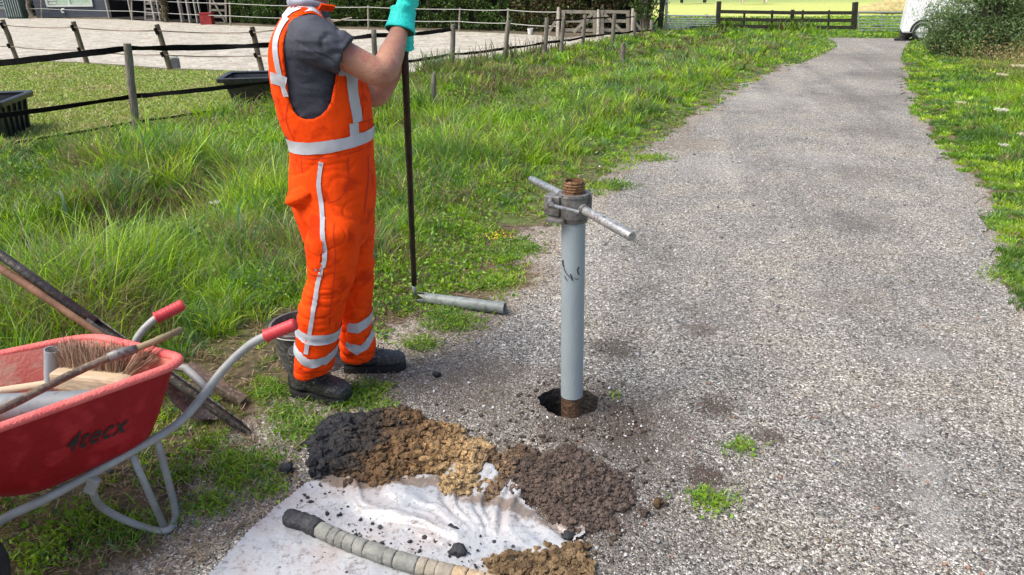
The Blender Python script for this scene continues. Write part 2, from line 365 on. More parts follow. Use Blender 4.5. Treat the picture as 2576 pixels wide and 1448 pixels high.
bmesh.ops.triangle_fill(bm, use_beauty=True, use_dissolve=False, edges=es)
bm.verts.ensure_lookup_table(); bm.verts.index_update()
for f in bm.faces:
    if f.normal.z < 0: f.normal_flip()
me = bpy.data.meshes.new('gravel_road'); bm.to_mesh(me); bm.free(); me.materials.append(m)
road = bpy.data.objects.new('gravel_road', me); C.objects.link(road); tag(road, kind='structure')
# bore hole wall
M_DARKSOIL = mat('wet_soil_hole_shade', (.006, .005, .004), (.022, .016, .012), rough=.8, sc=20, bump=2, bsc=45)  # wet soil tone, darkened further to stand in for shade down the hole
ls = []
for i, z in enumerate([EZ + .001, -.03, -.08, -.2, -.4, -.7]):
    k_ = [1.0, .93, .9, .88, .86, .84][i]; ls.append([Vector((HOLE.x + (x - HOLE.x) * k_, HOLE.y + (y - HOLE.y) * k_, z)) for x, y in hp])
hb = MB().loops([l[::-1] for l in ls], cap0=False, cap1=True).build('bore_hole', M_DARKSOIL, None, (HOLE.x, HOLE.y, 0), smooth=True); tag(hb, kind='structure')

# ---------------------------------------------------------------- sand of the riding arena, path
M_SAND = mat('arena_sand', (.30, .275, .225), (.50, .47, .395), rough=.95, sc=2.2, bump=4, bsc=11, contrast=(.32, .6), c3=(.24, .20, .155), spec=.1)
bm = bmesh.new(); vs = [bm.verts.new((p.x, p.y, .006)) for p in AR]; f = bm.faces.new(vs)
if f.normal.z < 0: f.normal_flip()
bmesh.ops.triangulate(bm, faces=bm.faces[:]); me = bpy.data.meshes.new('arena_sand'); bm.to_mesh(me); bm.free(); me.materials.append(M_SAND)
o = bpy.data.objects.new('arena_sand', me); C.objects.link(o); tag(o, kind='structure')
M_PATH = mat('grey_path', (.20, .19, .18), (.32, .31, .29), rough=.9, sc=4, bump=1, bsc=40)
pp = [G(*p) for p in [(1595, 92), (1660, 88), (1740, 86), (1800, 88), (1805, 80), (1740, 76), (1660, 78), (1600, 82)]]
bm = bmesh.new(); vs = [bm.verts.new((p.x, p.y, .075)) for p in pp]; f = bm.faces.new(vs)
if f.normal.z < 0: f.normal_flip()
me = bpy.data.meshes.new('path'); bm.to_mesh(me); bm.free(); me.materials.append(M_PATH); o = bpy.data.objects.new('path', me); C.objects.link(o); tag(o, kind='structure')
# ---------------------------------------------------------------- fences
M_POST = mat('weathered_post', (.12, .10, .08), (.26, .23, .19), rough=.9, sc=14, bump=1, bsc=60, str_=(1, 1, .25))
M_POST2 = mat('brown_post', (.07, .055, .035), (.17, .135, .09), rough=.9, sc=14, bump=1, bsc=60, str_=(1, 1, .25))
M_TAPE = mat('black_fence_band', (.006, .005, .005), (.014, .012, .011), rough=.95, sc=30, spec=.1)
M_WIRE = mat('pale_wire', (.42, .42, .38), rough=.5)
M_WIRE2 = mat('brown_cord', (.20, .15, .11), rough=.7)
M_PLASTIC = mat('black_plastic', (.010, .012, .015), (.022, .025, .030), rough=.38, sc=6, c3=(.04, .04, .038))
M_DKWOOD = mat('dark_green_wood', (.018, .016, .012), (.05, .046, .03), rough=.8, sc=10, bump=1, bsc=50)
M_PALEWOOD = mat('pale_gate_wood', (.22, .195, .15), (.38, .34, .27), rough=.85, sc=9, bump=1, bsc=50, c3=(.22, .19, .15))
M_GALV = mat('galvanised_steel', (.45, .47, .46), (.62, .64, .63), rough=.42, metal=.7, sc=12)
def post_mesh(base, top, r, parent, m, name='post'):
    d = (top - base); n = 5; pts = [base - d.normalized() * .25] + [base + d * (k / n) + Vector((random.uniform(-1, 1), random.uniform(-1, 1), 0)) * r * .10 for k in range(n)] + [top]
    rr = [r * 1.04] + [r * random.uniform(.94, 1.06) for k in range(n)] + [r * .93]
    mb = MB().tube(pts, rr, 10, True, wob=.05); o = mb.build(name, m, parent); smooth_by_angle(o, 50); return o
def sag(a, b, n, s, jit=0):
    return [a.lerp(b, k / n) + Vector((0, 0, -s * 4 * (k / n) * (1 - k / n) + random.uniform(-jit, jit))) for k in range(n + 1)]
def band(pts_, name, parent, m, hw, th=.004):
    """a twisting flat band"""
    mb = MB(); pts = []
    for a, b in zip(pts_[:-1], pts_[1:]):
        n = max(3, int((b - a).length / .13)); s_ = sag(a, b, n, .012 * (b - a).length, .003); pts += s_[:-1]
    pts.append(pts_[-1]); ls = []
    ph = random.uniform(0, 6)
    for i, p in enumerate(pts):
        t = (pts[min(i + 1, len(pts) - 1)] - pts[max(i - 1, 0)]).normalized(); side = t.cross(Vector((0, 0, 1))).normalized(); upv = side.cross(t)
        a = .7 * math.sin(i * .35 + ph) + .3 * math.sin(i * .83 + ph)
        wv = upv * math.cos(a) + side * math.sin(a); nv = side * math.cos(a) - upv * math.sin(a)
        ls.append([p + wv * hw + nv * th, p - wv * hw + nv * th, p - wv * hw - nv * th, p + wv * hw - nv * th])
    mb.loops(ls); return mb.build(name, m, parent)
def frac(b_, t_, k): return b_.lerp(t_, k)
# near paddock fence
posts = [((343, 337), (320, 110)), ((948, 222), (940, 75)), ((1136, 178), (1140, 62)), ((1269, 158), (1279, 53)), ((1370, 145), (1376, 45)), ((1411, 136), (1418, 47)), ((1465, 118), (1472, 38)), ((1540, 116), (1546, 37)), ((1594, 99), (1598, 32)), ((1637, 89), (1640, 50))]
fb = GH(343, 337); fence = thing('paddock_fence', fb, 'post fence with twisted black bands running along the verge beside the sand arena', 'fence')
pb = []
for (bu, bv), (tu, tv) in posts:
    b0 = GH(bu, bv); t0 = P(tu, tv, b0.y); pb.append((b0, t0)); post_mesh(b0, t0, .042 if b0.y < 12 else .048, fence, M_POST)
def off(p, d=.05): return p + Vector((0, d, 0))
e0 = G(-700, 490); e0t = e0 + Vector((0, 0, .97))
band([off(e0.lerp(e0t, .93)), off(frac(*pb[0], .945)), off(frac(*pb[1], .90)), off(frac(*pb[2], .9))], 'top_band', fence, M_TAPE, .033)
band([off(e0.lerp(e0t, .42)), off(frac(*pb[0], .42)), off(frac(*pb[1], .42)), off(P(1134, 138, pb[2][0].y)), off(P(1275, 122, pb[3][0].y)), off(P(1372, 108, pb[4][0].y)), off(P(1415, 103, pb[5][0].y)), off(P(1468, 94, pb[6][0].y)), off(P(1537, 85, pb[7][0].y)), off(P(1596, 79, pb[8][0].y)), off(P(1640, 76, pb[9][0].y))], 'lower_band', fence, M_TAPE, .026)
band([off(e0.lerp(e0t, .11)), off(frac(*pb[0], .13)), off(frac(*pb[1], .16))], 'bottom_cord', fence, M_TAPE, .014)
band([off(P(1376, 52, pb[4][0].y)), off(P(1418, 50, pb[5][0].y)), off(P(1472, 47, pb[6][0].y)), off(P(1546, 43, pb[7][0].y)), off(P(1598, 42, pb[8][0].y))], 'top_band', fence, M_TAPE, .016)
# arena fence: leaning brown posts
af = thing('arena_fence', G(218, 168), 'fence of leaning brown posts and thin cord along the near edge of the sand', 'fence')
ap = [((45, 157), (6, 50)), ((222, 169), (184, 55)), ((430, 184), (394, 62)), ((660, 184), (634, 68))]
app = []
for (bu, bv), (tu, tv) in ap:
    b0 = G(bu, bv); t0 = P(tu, tv, b0.y); app.append((b0, t0)); post_mesh(b0, t0, .05, af, M_POST2)
    o = MB().tube([b0.lerp(t0, .93) - Vector((.03, .05, 0)), b0.lerp(t0, .80) - Vector((.01, .05, 0))], .035, 8).build('insulator', M_TAPE, af)
    o = MB().tube([b0.lerp(t0, .44) - Vector((.05, .05, 0)), b0.lerp(t0, .34) - Vector((.03, .05, 0))], .03, 8).build('insulator', M_TAPE, af)
lft = G(-400, 140); ltt = lft + Vector((-.3, 0, 1.2)); rgt = G(900, 196)
for k, nm in ((.88, 'cord'), (.38, 'cord')):
    pts = [lft.lerp(ltt, k)] + [frac(a, b_, k) for a, b_ in app] + [rgt + Vector((0, 0, 1.15 * k))]
    band([off(p, -.05) for p in pts], nm, af, M_WIRE2, .011)
# board along the arena's near edge
eb = MB()
epts = [G(*p) for p in [(-300, 139), (0, 160), (218, 168), (430, 183), (690, 194), (900, 205), (1030, 196), (1140, 172), (1270, 152), (1380, 138)]]
for a, b_ in zip(epts[:-1], epts[1:]): eb.beam(a + Vector((0, -.02, .03)), b_ + Vector((0, -.02, .03)), .035, .11)
tag(eb.build('edge_board', M_POST, None, epts[0]), 'low weathered board edging the sand arena towards the grass', 'edging board')
# far fence in front of the hedge
bf = thing('wire_fence', G(926, 77), 'fence of thin posts and pale wires between the sand arena and the hedge', 'fence')
fpts = []
for (bu, bv, tu, tv) in [(-200, 46, -203, -15), (105, 47, 103, -12), (333, 52, 331, -4), (580, 66, 578, 5), (796, 73, 795, 12), (927, 77, 926, 14), (1155, 79, 1157, 20), (1276, 86, 1279, 21), (1400, 96, 1403, 26)]:
    b0 = G(bu, bv); t0 = P(tu, tv, b0.y); fpts.append((b0, t0)); post_mesh(b0, t0, .032, bf, M_PALEWOOD)
for k in (.93, .42):
    pts = []
    for a, b_ in zip(fpts[:-1], fpts[1:]): pts += sag(frac(*a, k) - Vector((0, .06, 0)), frac(*b_, k) - Vector((0, .06, 0)), 6, .02)[:-1]
    pts.append(frac(*fpts[-1], k)); MB().tube(pts, .012, 6).build('wire', M_WIRE, bf)
# old stakes in the ditch
for (bu, bv, tu, tv, rr, lab) in [(1090, 292, 1092, 188, .035, 'rotting grey stake standing in the ditch behind the tall rod'), (1566, 160, 1568, 112, .05, 'stubby grey stake in the far part of the ditch'), ]:
    b0 = GH(bu, bv); st = thing('stake', b0, lab, 'stake'); post_mesh(b0, P(tu, tv, b0.y), rr, st, M_POST, 'shaft')
    MB().tube([P(tu, tv, b0.y) - Vector((rr * .6, 0, .01)), P(tu, tv, b0.y) + Vector((rr * .5, 0, .03))], rr * .45, 6).build('splinter', M_POST, st)
# ---- wooden double gate
GY = G(1430, 97).y; gt = thing('wooden_gate', G(1500, 97), 'pair of pale wooden gates with diagonal braces beyond the sand arena', 'gate')
def pb_(u, v): return P(u, v, GY)
def brd(a, b_, w_, name, parent, m=M_PALEWOOD, dy=0, th=.035): 
    A = pb_(*a) + Vector((0, dy, 0)); B = pb_(*b_) + Vector((0, dy, 0)); return MB().beam(A, B, w_, th, (0, 1, 0)).build(name, m, parent)
for s, (x0, x1) in enumerate(((1412, 1499), (1510, 1583))):
    lf_ = MB()
    for v0, v1 in ((30, 31), (53, 54), (76, 77), (99, 100)):
        lf_.beam(pb_(x0, v0), pb_(x1, v1), .085, .03, (0, 1, 0))
    leaf = lf_.build('gate_leaf', M_PALEWOOD, gt)
    brd((x0 + 5, 26), (x0 + 4, 104), .09, 'upright', leaf, dy=-.035); brd((x1 - 4, 28), (x1 - 4, 104), .09, 'upright', leaf, dy=-.035)
    if s == 0: brd((x1 - 8, 34), (x0 + 30, 82), .08, 'brace', leaf, dy=-.035)
    else: brd((x0 + 8, 34), (x1 - 8, 90), .08, 'brace', leaf, dy=-.035)
for (bu, bv, tu, tv) in ((1403, 101, 1405, 20), (1504, 103, 1505, 27), (1590, 100, 1592, 24)):
    post_mesh(G(bu, bv), pb_(tu, tv), .045, gt, M_PALEWOOD, 'gate_post')
brd((1403, 46), (1376, 88), .07, 'strut', gt); brd((1592, 48), (1618, 84), .07, 'strut', gt)
# ---- galvanised field gates
def field_gate(u0, u1, vt, vb, vbase, n, label, lean=0):
    y = G(u0, vbase).y; t = thing('field_gate', G((u0 + u1) / 2, vbase), label, 'gate')
    pt = lambda u, v: P(u, v, y)
    MB().tube([pt(u0, vt), pt(u1, vt + 1), pt(u1, vb + 1), pt(u0, vb), pt(u0, vt)], .022, 8).build('gate_frame', M_GALV, t)
    for k in range(1, n):
        v = vt + (vb - vt) * (k / n) ** .85; MB().tube([pt(u0, v), pt(u1, v + 1)], .015, 6).build('bar', M_GALV, t)
    MB().tube([pt((u0 + u1) / 2, vt), pt((u0 + u1) / 2, vb)], .015, 6).build('stay', M_GALV, t)
field_gate(1677, 1800, 40, 74, 84, 6, 'tubular galvanised gate between the dark post and the dark board fence')
field_gate(2160, 2275, 31, 77, 82, 6, 'tubular galvanised gate between the dark board fence and the white trailer')
# ---- dark board fence
df = thing('board_fence', G(1980, 80), 'dark post and rail fence at the end of the track', 'fence'); DY = G(1980, 79).y
for (u, vt, vb, r_) in ((1809, 4, 76, .075), (1873, 27, 78, .035), (1943, 26, 78, .04), (1994, 25, 78, .06), (2020, 26, 78, .035), (2086, 26, 80, .03), (2152, 6, 82, .085)):
    a = P(u - (4 if vt < 10 else 2), vb, DY); MB().beam(Vector((a.x, DY, -.2)), P(u, vt, DY), r_ * 1.6, r_ * 1.6, (0, 1, 0), .01).build('post', M_DKWOOD, df)
for (v0, v1) in ((30, 33), (49, 52), (66, 70)):
    A = P(1812, v0, DY - .06); B = P(2150, v1, DY - .06); mid = A.lerp(B, .53) + Vector((0, 0, -.015)); MB().beam(A, mid, .10, .035, (0, 1, 0)).beam(mid, B, .10, .035, (0, 1, 0)).build('rail', M_DKWOOD, df)
# dark gate post with brace, left
dp = thing('gate_post', G(1664, 84), 'tall dark post with a slanting brace left of the galvanised gate', 'post'); yy = G(1664, 84).y
MB().beam(G(1658, 84) - Vector((0, 0, .2)), P(1668, -6, yy), .14, .14, (0, 1, 0), .012).build('shaft', M_DKWOOD, dp)
MB().beam(P(1661, 40, yy), P(1645, 62, yy), .05, .05, (0, 1, 0)).build('brace', M_DKWOOD, dp)
MB().beam(P(1678, -6, yy + .05), P(1674, 80, yy + .05), .07, .07, (0, 1, 0)).build('rubbing_strip', M_GALV, dp)

# ---------------------------------------------------------------- tubs
def rect_loop(c, ex, ey, a, b_, z, r=.15, n=4):
    pts = []
    for sx_, sy_, st in ((1, 1, 0), (-1, 1, 1), (-1, -1, 2), (1, -1, 3)):
        for k in range(n + 1):
            an = math.pi / 2 * (st + k / n); x = sx_ * (a - r) + r * math.cos(an); y = sy_ * (b_ - r) + r * math.sin(an); pts.append(c + ex * x + ey * y + Vector((0, 0, z)))
    return pts
M_WATER = mat('tub_water', (.03, .04, .05), rough=.05, spec=.9)
def tub(base, ang, a, b_, h, label, group=None, slope=.8):
    ex = Vector((math.cos(ang), math.sin(ang), 0)); ey = Vector((-math.sin(ang), math.cos(ang), 0)); t = thing('water_tub', base, label, 'tub', group)
    Lp = lambda s, z, e=0: rect_loop(base, ex, ey, a * s + e, b_ * s + e, z, .05)
    bd = MB().loops([Lp(slope, 0), Lp(slope + (1 - slope) * .5, h * .5), Lp(1, h - .03), Lp(1, h - .03, -.012), Lp(slope, .03, -.012)], True, True).build('body', M_PLASTIC, t); smooth_by_angle(bd, 35)
    MB().loops([Lp(1, h - .05, .0), Lp(1, h - .05, .055), Lp(1, h, .06), Lp(1, h + .012, .04), Lp(1, h, -.01)], False, False).build('rim', M_PLASTIC, t)
    for k in range(-2, 3):
        if a > .25: MB().beam(base + ex * (a * slope + .012) + ey * (k * b_ * .3) + Vector((0, 0, .02)), base + ex * (a + .008) + ey * (k * b_ * .36) + Vector((0, 0, h - .06)), .03, .025, ex).build('rib', M_PLASTIC, t)
    MB().loops([Lp(.97, h - .09, -.02)], False, True).build('water', M_WATER, t)
    return t
q = GH(668, 258); tub(Vector((q.x + .0, q.y + .10, q.z)), math.radians(8), .50, .36, .36, 'black plastic water tub on the grass behind the worker', 'black tubs in the paddock')
q = G(-40, 345); tub(Vector((q.x - .03, q.y - .22, 0)), math.radians(12), .56, .42, .46, 'black plastic water tub cut by the left edge of the photo', 'black tubs in the paddock', .94)
q = G(1762, 84); tub(Vector((q.x, q.y + .2, .02)), 0, .26, .18, .16, 'small dark trough in front of the galvanised gate')
# grey box at the arena post
q = G(440, 181); t = thing('plastic_box', q, 'small grey box with a white lid at the foot of a leaning post', 'box')
M_GREYP = mat('grey_plastic', (.10, .105, .11), (.15, .155, .16), rough=.5, sc=9); M_WHITEP = mat('white_plastic', (.72, .72, .70), rough=.4)
MB().box(q + Vector((.02, .05, .12)), (.14, .10, .24), None, .012).build('body', M_GREYP, t); MB().box(q + Vector((0.0, .05, .27)), (.15, .11, .05), None, .012).build('lid', M_WHITEP, t)
def bucket(base, r, h, m, label, name='bucket'):
    t = thing(name, base, label, 'bucket'); n = 20
    cl = lambda rr, z: [base + Vector((math.cos(2 * math.pi * k / n) * rr, math.sin(2 * math.pi * k / n) * rr, z)) for k in range(n)]
    bd = MB().loops([cl(r * .75, 0), cl(r, h), cl(r * 1.05, h), cl(r * 1.05, h + .01), cl(r * .96, h + .01), cl(r * .72, .02)]).build('body', m, t); smooth_by_angle(bd); return t
t = bucket(G(1334, 88), .09, .17, M_WHITEP, 'small white bucket under the hedge behind the sand arena')
MB().tube([G(1334, 88) + Vector((math.cos(a) * .09, -.02, .17 + math.sin(a) * .06)) for a in np.linspace(0, math.pi, 9)], .006, 6).build('handle', M_GREYP, t)
# ---------------------------------------------------------------- stable building
M_CLAD = mat('blue_grey_cladding', (.075, .085, .105), (.125, .14, .165), rough=.8, sc=5, str_=(.4, 1, 6))
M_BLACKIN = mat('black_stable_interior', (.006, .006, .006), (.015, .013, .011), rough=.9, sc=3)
M_WHITEW = mat('white_window_paint', (.75, .78, .72), rough=.5)
M_GLASS = mat('glass_green_reflection', (.42, .58, .42), (.55, .68, .50), rough=.15, sc=2)  # pale green stands in for what the panes reflect
M_GREYWOOD = mat('grey_timber', (.20, .19, .17), (.34, .32, .29), rough=.85, sc=8, bump=1, bsc=40)
M_RED = mat('red_plastic_box', (.22, .012, .015), (.34, .02, .02), rough=.5, sc=5)
by = G(186, 44).y; st = thing('stable_block', G(186, 44), 'blue grey clad stable with a white window and black open bays', 'stable')
A = G(104, 44); B = G(268, 47); A.y = by; B.y = by
mb = MB(); ZT = 3.0; nb = 18
for k in range(nb):
    z0 = k * ZT / nb; mb.box(((A.x + B.x) / 2, by + .02 - .004 * (k % 2), z0 + ZT / nb / 2), (B.x - A.x, .05, ZT / nb - .008))
mb.box(((A.x + B.x) / 2, by + .10, ZT / 2), (B.x - A.x - .01, .06, ZT)); mb.box((A.x + .05, by + 1.6, ZT / 2), (.09, 2.9, ZT))
mb.build('wall', M_CLAD, st)
wl = P(120, 18, by).x; wr = P(236, 18, by).x; wz = P(178, 17, by).z
fr = MB(); fr.box(((wl + wr) / 2, by - .05, wz + .04), (wr - wl, .07, .10)); fr.box((wl + .04, by - .05, wz + .65), (.09, .07, 1.12)); fr.box((wr - .04, by - .05, wz + .65), (.09, .07, 1.12)); fr.box(((wl + wr) / 2, by - .05, wz + 1.26), (wr - wl, .07, .10)); fr.box(((wl + wr) / 2, by - .045, wz + .65), (.07, .05, 1.12))
wn = fr.build('window', M_WHITEW, st)
MB().box(((wl + wr) / 2, by - .02, wz + .65), (wr - wl - .16, .02, 1.1)).build('pane', M_GLASS, wn)
sl = MB()
for k in range(5): sl.box((wl + .30, by - .045, wz + .16 + k * .13), (.38, .02, .05))
sl.build('blind', M_WHITEW, wn)
hk = thing('wall_hook', P(158, 33, by - .03), 'small white curved bracket on the blue grey stable wall below the window', 'bracket')
MB().tube([P(162, 24, by - .06), P(157, 24, by - .06), P(155, 28, by - .06), P(157, 32, by - .06), P(162, 32, by - .06)], .045, 8).build('arm', M_WHITEW, hk)
# open bays (from the wall to the hedge)
C0 = G(268, 46); C1 = G(530, 60)
ex = (C1 - C0).normalized(); ey = Vector((-ex.y, ex.x, 0)); Lb = (C1 - C0).length
back = MB().beam(C0 + ey * 3 + Vector((0, 0, 1.5)), C1 + ey * 3 + Vector((0, 0, 1.5)), 3.0, .05, ey)
back = MB(); 
def wallq(p, q, z0, z1, th=.06):
    d = (q - p).normalized(); n_ = Vector((-d.y, d.x, 0)) * th; return [p + Vector((0, 0, z0)), q + Vector((0, 0, z0)), q + n_ + Vector((0, 0, z0)), p + n_ + Vector((0, 0, z0)), p + Vector((0, 0, z1)), q + Vector((0, 0, z1)), q + n_ + Vector((0, 0, z1)), p + n_ + Vector((0, 0, z1))]
BX = [(0, 1, 2, 3), (4, 7, 6, 5), (0, 4, 5, 1), (1, 5, 6, 2), (2, 6, 7, 3), (3, 7, 4, 0)]
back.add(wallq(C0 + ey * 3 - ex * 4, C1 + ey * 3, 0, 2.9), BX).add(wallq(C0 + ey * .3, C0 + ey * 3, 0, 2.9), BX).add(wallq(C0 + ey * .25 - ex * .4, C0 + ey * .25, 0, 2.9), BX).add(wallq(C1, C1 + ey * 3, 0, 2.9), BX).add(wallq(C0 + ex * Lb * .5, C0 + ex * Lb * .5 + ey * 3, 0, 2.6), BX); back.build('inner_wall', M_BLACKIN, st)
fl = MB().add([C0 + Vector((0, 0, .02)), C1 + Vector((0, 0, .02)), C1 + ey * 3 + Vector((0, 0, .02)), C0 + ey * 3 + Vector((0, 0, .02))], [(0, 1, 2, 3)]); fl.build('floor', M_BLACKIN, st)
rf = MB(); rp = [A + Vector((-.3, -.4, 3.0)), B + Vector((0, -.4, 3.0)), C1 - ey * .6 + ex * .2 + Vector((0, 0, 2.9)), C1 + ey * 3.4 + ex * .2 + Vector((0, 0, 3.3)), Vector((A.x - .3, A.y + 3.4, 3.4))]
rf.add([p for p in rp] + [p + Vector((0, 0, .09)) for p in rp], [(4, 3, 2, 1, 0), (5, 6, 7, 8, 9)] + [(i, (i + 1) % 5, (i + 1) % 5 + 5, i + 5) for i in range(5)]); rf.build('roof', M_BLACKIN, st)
for (u, v, w_) in ((274, 47, .12), (330, 50, .08), (372, 54, .12), (398, 54, .07), (436, 58, .12), (457, 59, .10), (474, 60, .07), (494, 60, .05)):
    q = G(u, v); tt = q - C0; dd = tt.dot(ex); q = C0 + ex * dd - ey * .06; MB().beam(q, q + Vector((-.04, 0, 2.85)), w_, w_, ex).build('post', M_GREYWOOD, st)
q0 = C0 - ey * .1 + Vector((0, 0, 2.0)); 
# leaning wooden gates at the bays
def lean_gate(u0, u1, vt, vb, label, m, dy=.25):
    y = G(u0, vb).y - dy; t = thing('wooden_hurdle', Vector((G((u0 + u1) / 2, vb).x, y, 0)), label, 'gate'); a = lambda u, v: P(u, v, y)
    for u in (u0, u1): MB().beam(a(u - 2, vt), a(u, vb), .07, .05, (0, 1, 0)).build('upright', m, t)
    bo = MB()
    for k in range(5): v = vt + 4 + (vb - vt - 6) * k / 4; bo.beam(a(u0, v), a(u1, v + 1), .075, .03, (0, 1, 0))
    bo.build('slats', m, t); MB().beam(a(u0 + 2, vt + 3) - Vector((0, .04, 0)), a(u1 - 2, vb - 4) - Vector((0, .04, 0)), .06, .03, (0, 1, 0)).build('brace', m, t)
lean_gate(366, 410, -8, 52, 'grey slatted gate with a diagonal brace in front of the stable bays', M_GREYWOOD)
lean_gate(530, 569, -10, 60, 'whitish slatted gate leaning beside the red box at the stable end', M_PALEWOOD)
q = G(521, 63); rb = thing('red_box', q, 'red plastic box on the ground at the stable opening', 'box')
MB().box(q + Vector((0, .1, .20)), (.45, .35, .40), None, .02).build('body', M_RED, rb); MB().box(q + Vector((0, .1, .42)), (.49, .39, .04), None, .01).build('lid', M_RED, rb)

# ---------------------------------------------------------------- foliage generator
M_LEAF = leafmat('foliage'); M_BARK = mat('grey_bark', (.09, .075, .06), (.20, .17, .14), rough=.9, sc=10, bump=2, bsc=30, str_=(1, 1, .3))
def leaf_cards(cen, dirs, size, cols, ar=.5):
    """diamond shaped leaves: cen (n,3), random orientation"""
    n = len(cen); a = RNG.normal(size=(n, 3)) + dirs; a /= np.linalg.norm(a, axis=1)[:, None]
    b = RNG.normal(size=(n, 3)); b = np.cross(a, b); b /= np.linalg.norm(b, axis=1)[:, None]; c = np.cross(a, b)
    s = size[:, None]; v = np.stack([cen - a * s, cen + b * s * ar + c * s * .12, cen + a * s, cen - b * s * ar + c * s * .12], 1).reshape(-1, 3)
    f = np.arange(n * 4).reshape(n, 4); return v, f, np.repeat(cols, 4, 0)
def greens(n, base, var=.35, dry=0.0):
    k = RNG.random((n, 1)); c = np.array(base)[None] * (1 + var * (RNG.random((n, 1)) * 2 - 1)) * np.array([1, 1, 1])[None]
    c[:, 0] *= (1 + .35 * (k[:, 0] - .3)); d = RNG.random(n) < dry; c[d] = np.array([.24, .18, .09]) * (.6 + .8 * RNG.random((d.sum(), 1))); return np.clip(c, .004, .9)
# hedge between the arena and the fields
HP = [G(*p) for p in [(560, 62), (700, 68), (850, 72), (1000, 75), (1150, 80), (1300, 87), (1420, 92), (1540, 92), (1625, 84)]]
HP = [p + Vector((0, .5, 0)) for p in HP]
seg = np.array([[p.x, p.y] for p in HP]); sl_ = np.linalg.norm(np.diff(seg, axis=0), axis=1); cum = np.concatenate([[0], np.cumsum(sl_)])
def along(t): i = np.clip(np.searchsorted(cum, t) - 1, 0, len(sl_) - 1); f_ = ((t - cum[i]) / sl_[i])[:, None]; return seg[i] * (1 - f_) + seg[i + 1] * f_
n = 85000; t = RNG.random(n) * cum[-1]; z = RNG.random(n) ** .8 * 2.6
p2 = along(t); clump = fbm(t * 1.6, z * 2.0, 3, 3); dpt = (RNG.random(n) ** 1.5) * .9 + (1 - clump) * .55 - .1
cen = np.stack([p2[:, 0], p2[:, 1] + dpt, z + .03], -1); keep = (fbm(t * 3, z * 3.5, 21, 2) > .33); cen = cen[keep]; t_ = t[keep]; z_ = z[keep]
brown = (fbm(t_ * .5, z_ * .5, 77, 2) > .66) & (RNG.random(len(t_)) < .6)
co = greens(len(cen), (.055, .105, .022), .6); co[brown] = np.array([.10, .07, .035]) * (.5 + RNG.random((brown.sum(), 1)))
bright = RNG.random(len(cen)) < .12; co[bright] *= 2.0
hg = thing('hedge', HP[3], 'dark green hedge behind the sand arena and its wire fence', 'hedge')
v, f, c_ = leaf_cards(cen, np.array([0, -.6, .2]), .03 + .035 * RNG.random(len(cen)), co); mesh_obj('leaves', v, f, M_LEAF, hg, smooth=False, col=c_)
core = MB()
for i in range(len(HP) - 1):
    a, b_ = HP[i] + Vector((0, .75, 0)), HP[i + 1] + Vector((0, .75, 0)); core.add(wallq(a, b_, -.05, 2.3, .3), BX)  # solid dark core added to keep bright sky out of the gaps
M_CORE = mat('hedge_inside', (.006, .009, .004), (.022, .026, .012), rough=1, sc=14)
stm = MB()
for k in range(34):
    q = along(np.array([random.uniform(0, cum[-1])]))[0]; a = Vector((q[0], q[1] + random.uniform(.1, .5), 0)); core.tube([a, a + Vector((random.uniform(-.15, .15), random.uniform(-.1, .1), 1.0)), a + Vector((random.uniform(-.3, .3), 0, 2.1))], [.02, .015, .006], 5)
core.build('dark_core_and_stems', M_CORE, hg)
# small tree at the hedge end
def shrub(name, base, rx, ry, h, nl, basecol, label, cat, size=(.02, .03), trunk=True, dry=.02, seed=1, ar=.35, lean=(0, 0), zmin=.0, lobes=7):
    t = thing(name, base, label, cat); rr = np.random.default_rng(seed); cs = []; 
    nb = lobes; mbs = MB(); tips = []
    for k in range(nb * 3):
        an = rr.random() * 6.28; rad = rr.random() ** .6; ht = (.08 + .92 * rr.random() ** .8) * h
        tip = base + Vector((math.cos(an) * rx * rad * .8 + lean[0] * ht, math.sin(an) * ry * rad * .8 + lean[1] * ht, ht)); mid = base.lerp(tip, .5) + Vector((0, 0, h * .06))
        mbs.tube(spline([base + Vector((rr.normal() * .06 * rx, rr.normal() * .06 * ry, -.05)), mid, tip], 4), [.028 * h / 2 * (1 - i / 9.5) + .003 for i in range(9)], 6); tips.append((mid, tip))
    mbs.build('branches', M_BARK, t)
    per = nl // len(tips); cen = []
    for mid, tip in tips:
        k = rr.random((per, 1)) ** .7; a = np.array(mid)[None] * (1 - k) + np.array(tip)[None] * k
        sp = np.array([rx * .26, ry * .26, h * .14]); cen.append(a + rr.normal(size=(per, 3)) * sp)
    cen = np.concatenate(cen); cen = cen[cen[:, 2] > base.z + zmin]; 
    cl = fbm(cen[:, 0] * 3.1 + cen[:, 1], cen[:, 2] * 3.1, seed, 3); cen = cen[cl > .36]; cl = cl[cl > .36]
    co = greens(len(cen), basecol, .4, dry); co *= (.65 + 1.0 * cl[:, None])
    v, f, c_ = leaf_cards(cen, np.array([0, -.3, .4]), size[0] + (size[1] - size[0]) * rr.random(len(cen)), co, ar); mesh_obj('leaves', v, f, M_LEAF, t, smooth=False, col=c_)
    return t
shrub('bush', G(1625, 90) + Vector((0, .3, 0)), .55, .5, 2.3, 5000, (.05, .09, .02), 'thin bush at the end of the hedge next to the dark gate post', 'bush', (.03, .05), seed=4, ar=.5)
shrub('bush', G(2480, 152) + Vector((.36, .3, 0)), 1.42, 1.2, 2.5, 52000, (.15, .235, .095), 'big grey green bush overhanging the track in front of the trailer', 'bush', (.024, .044), seed=8, ar=.30, lobes=26)
shrub('bush', G(2385, 150) + Vector((.1, .5, 0)), .50, .45, .95, 13000, (.14, .22, .09), 'lower grey green bush at the left foot of the big bush', 'bush', (.02, .035), seed=12, ar=.30, lobes=12)
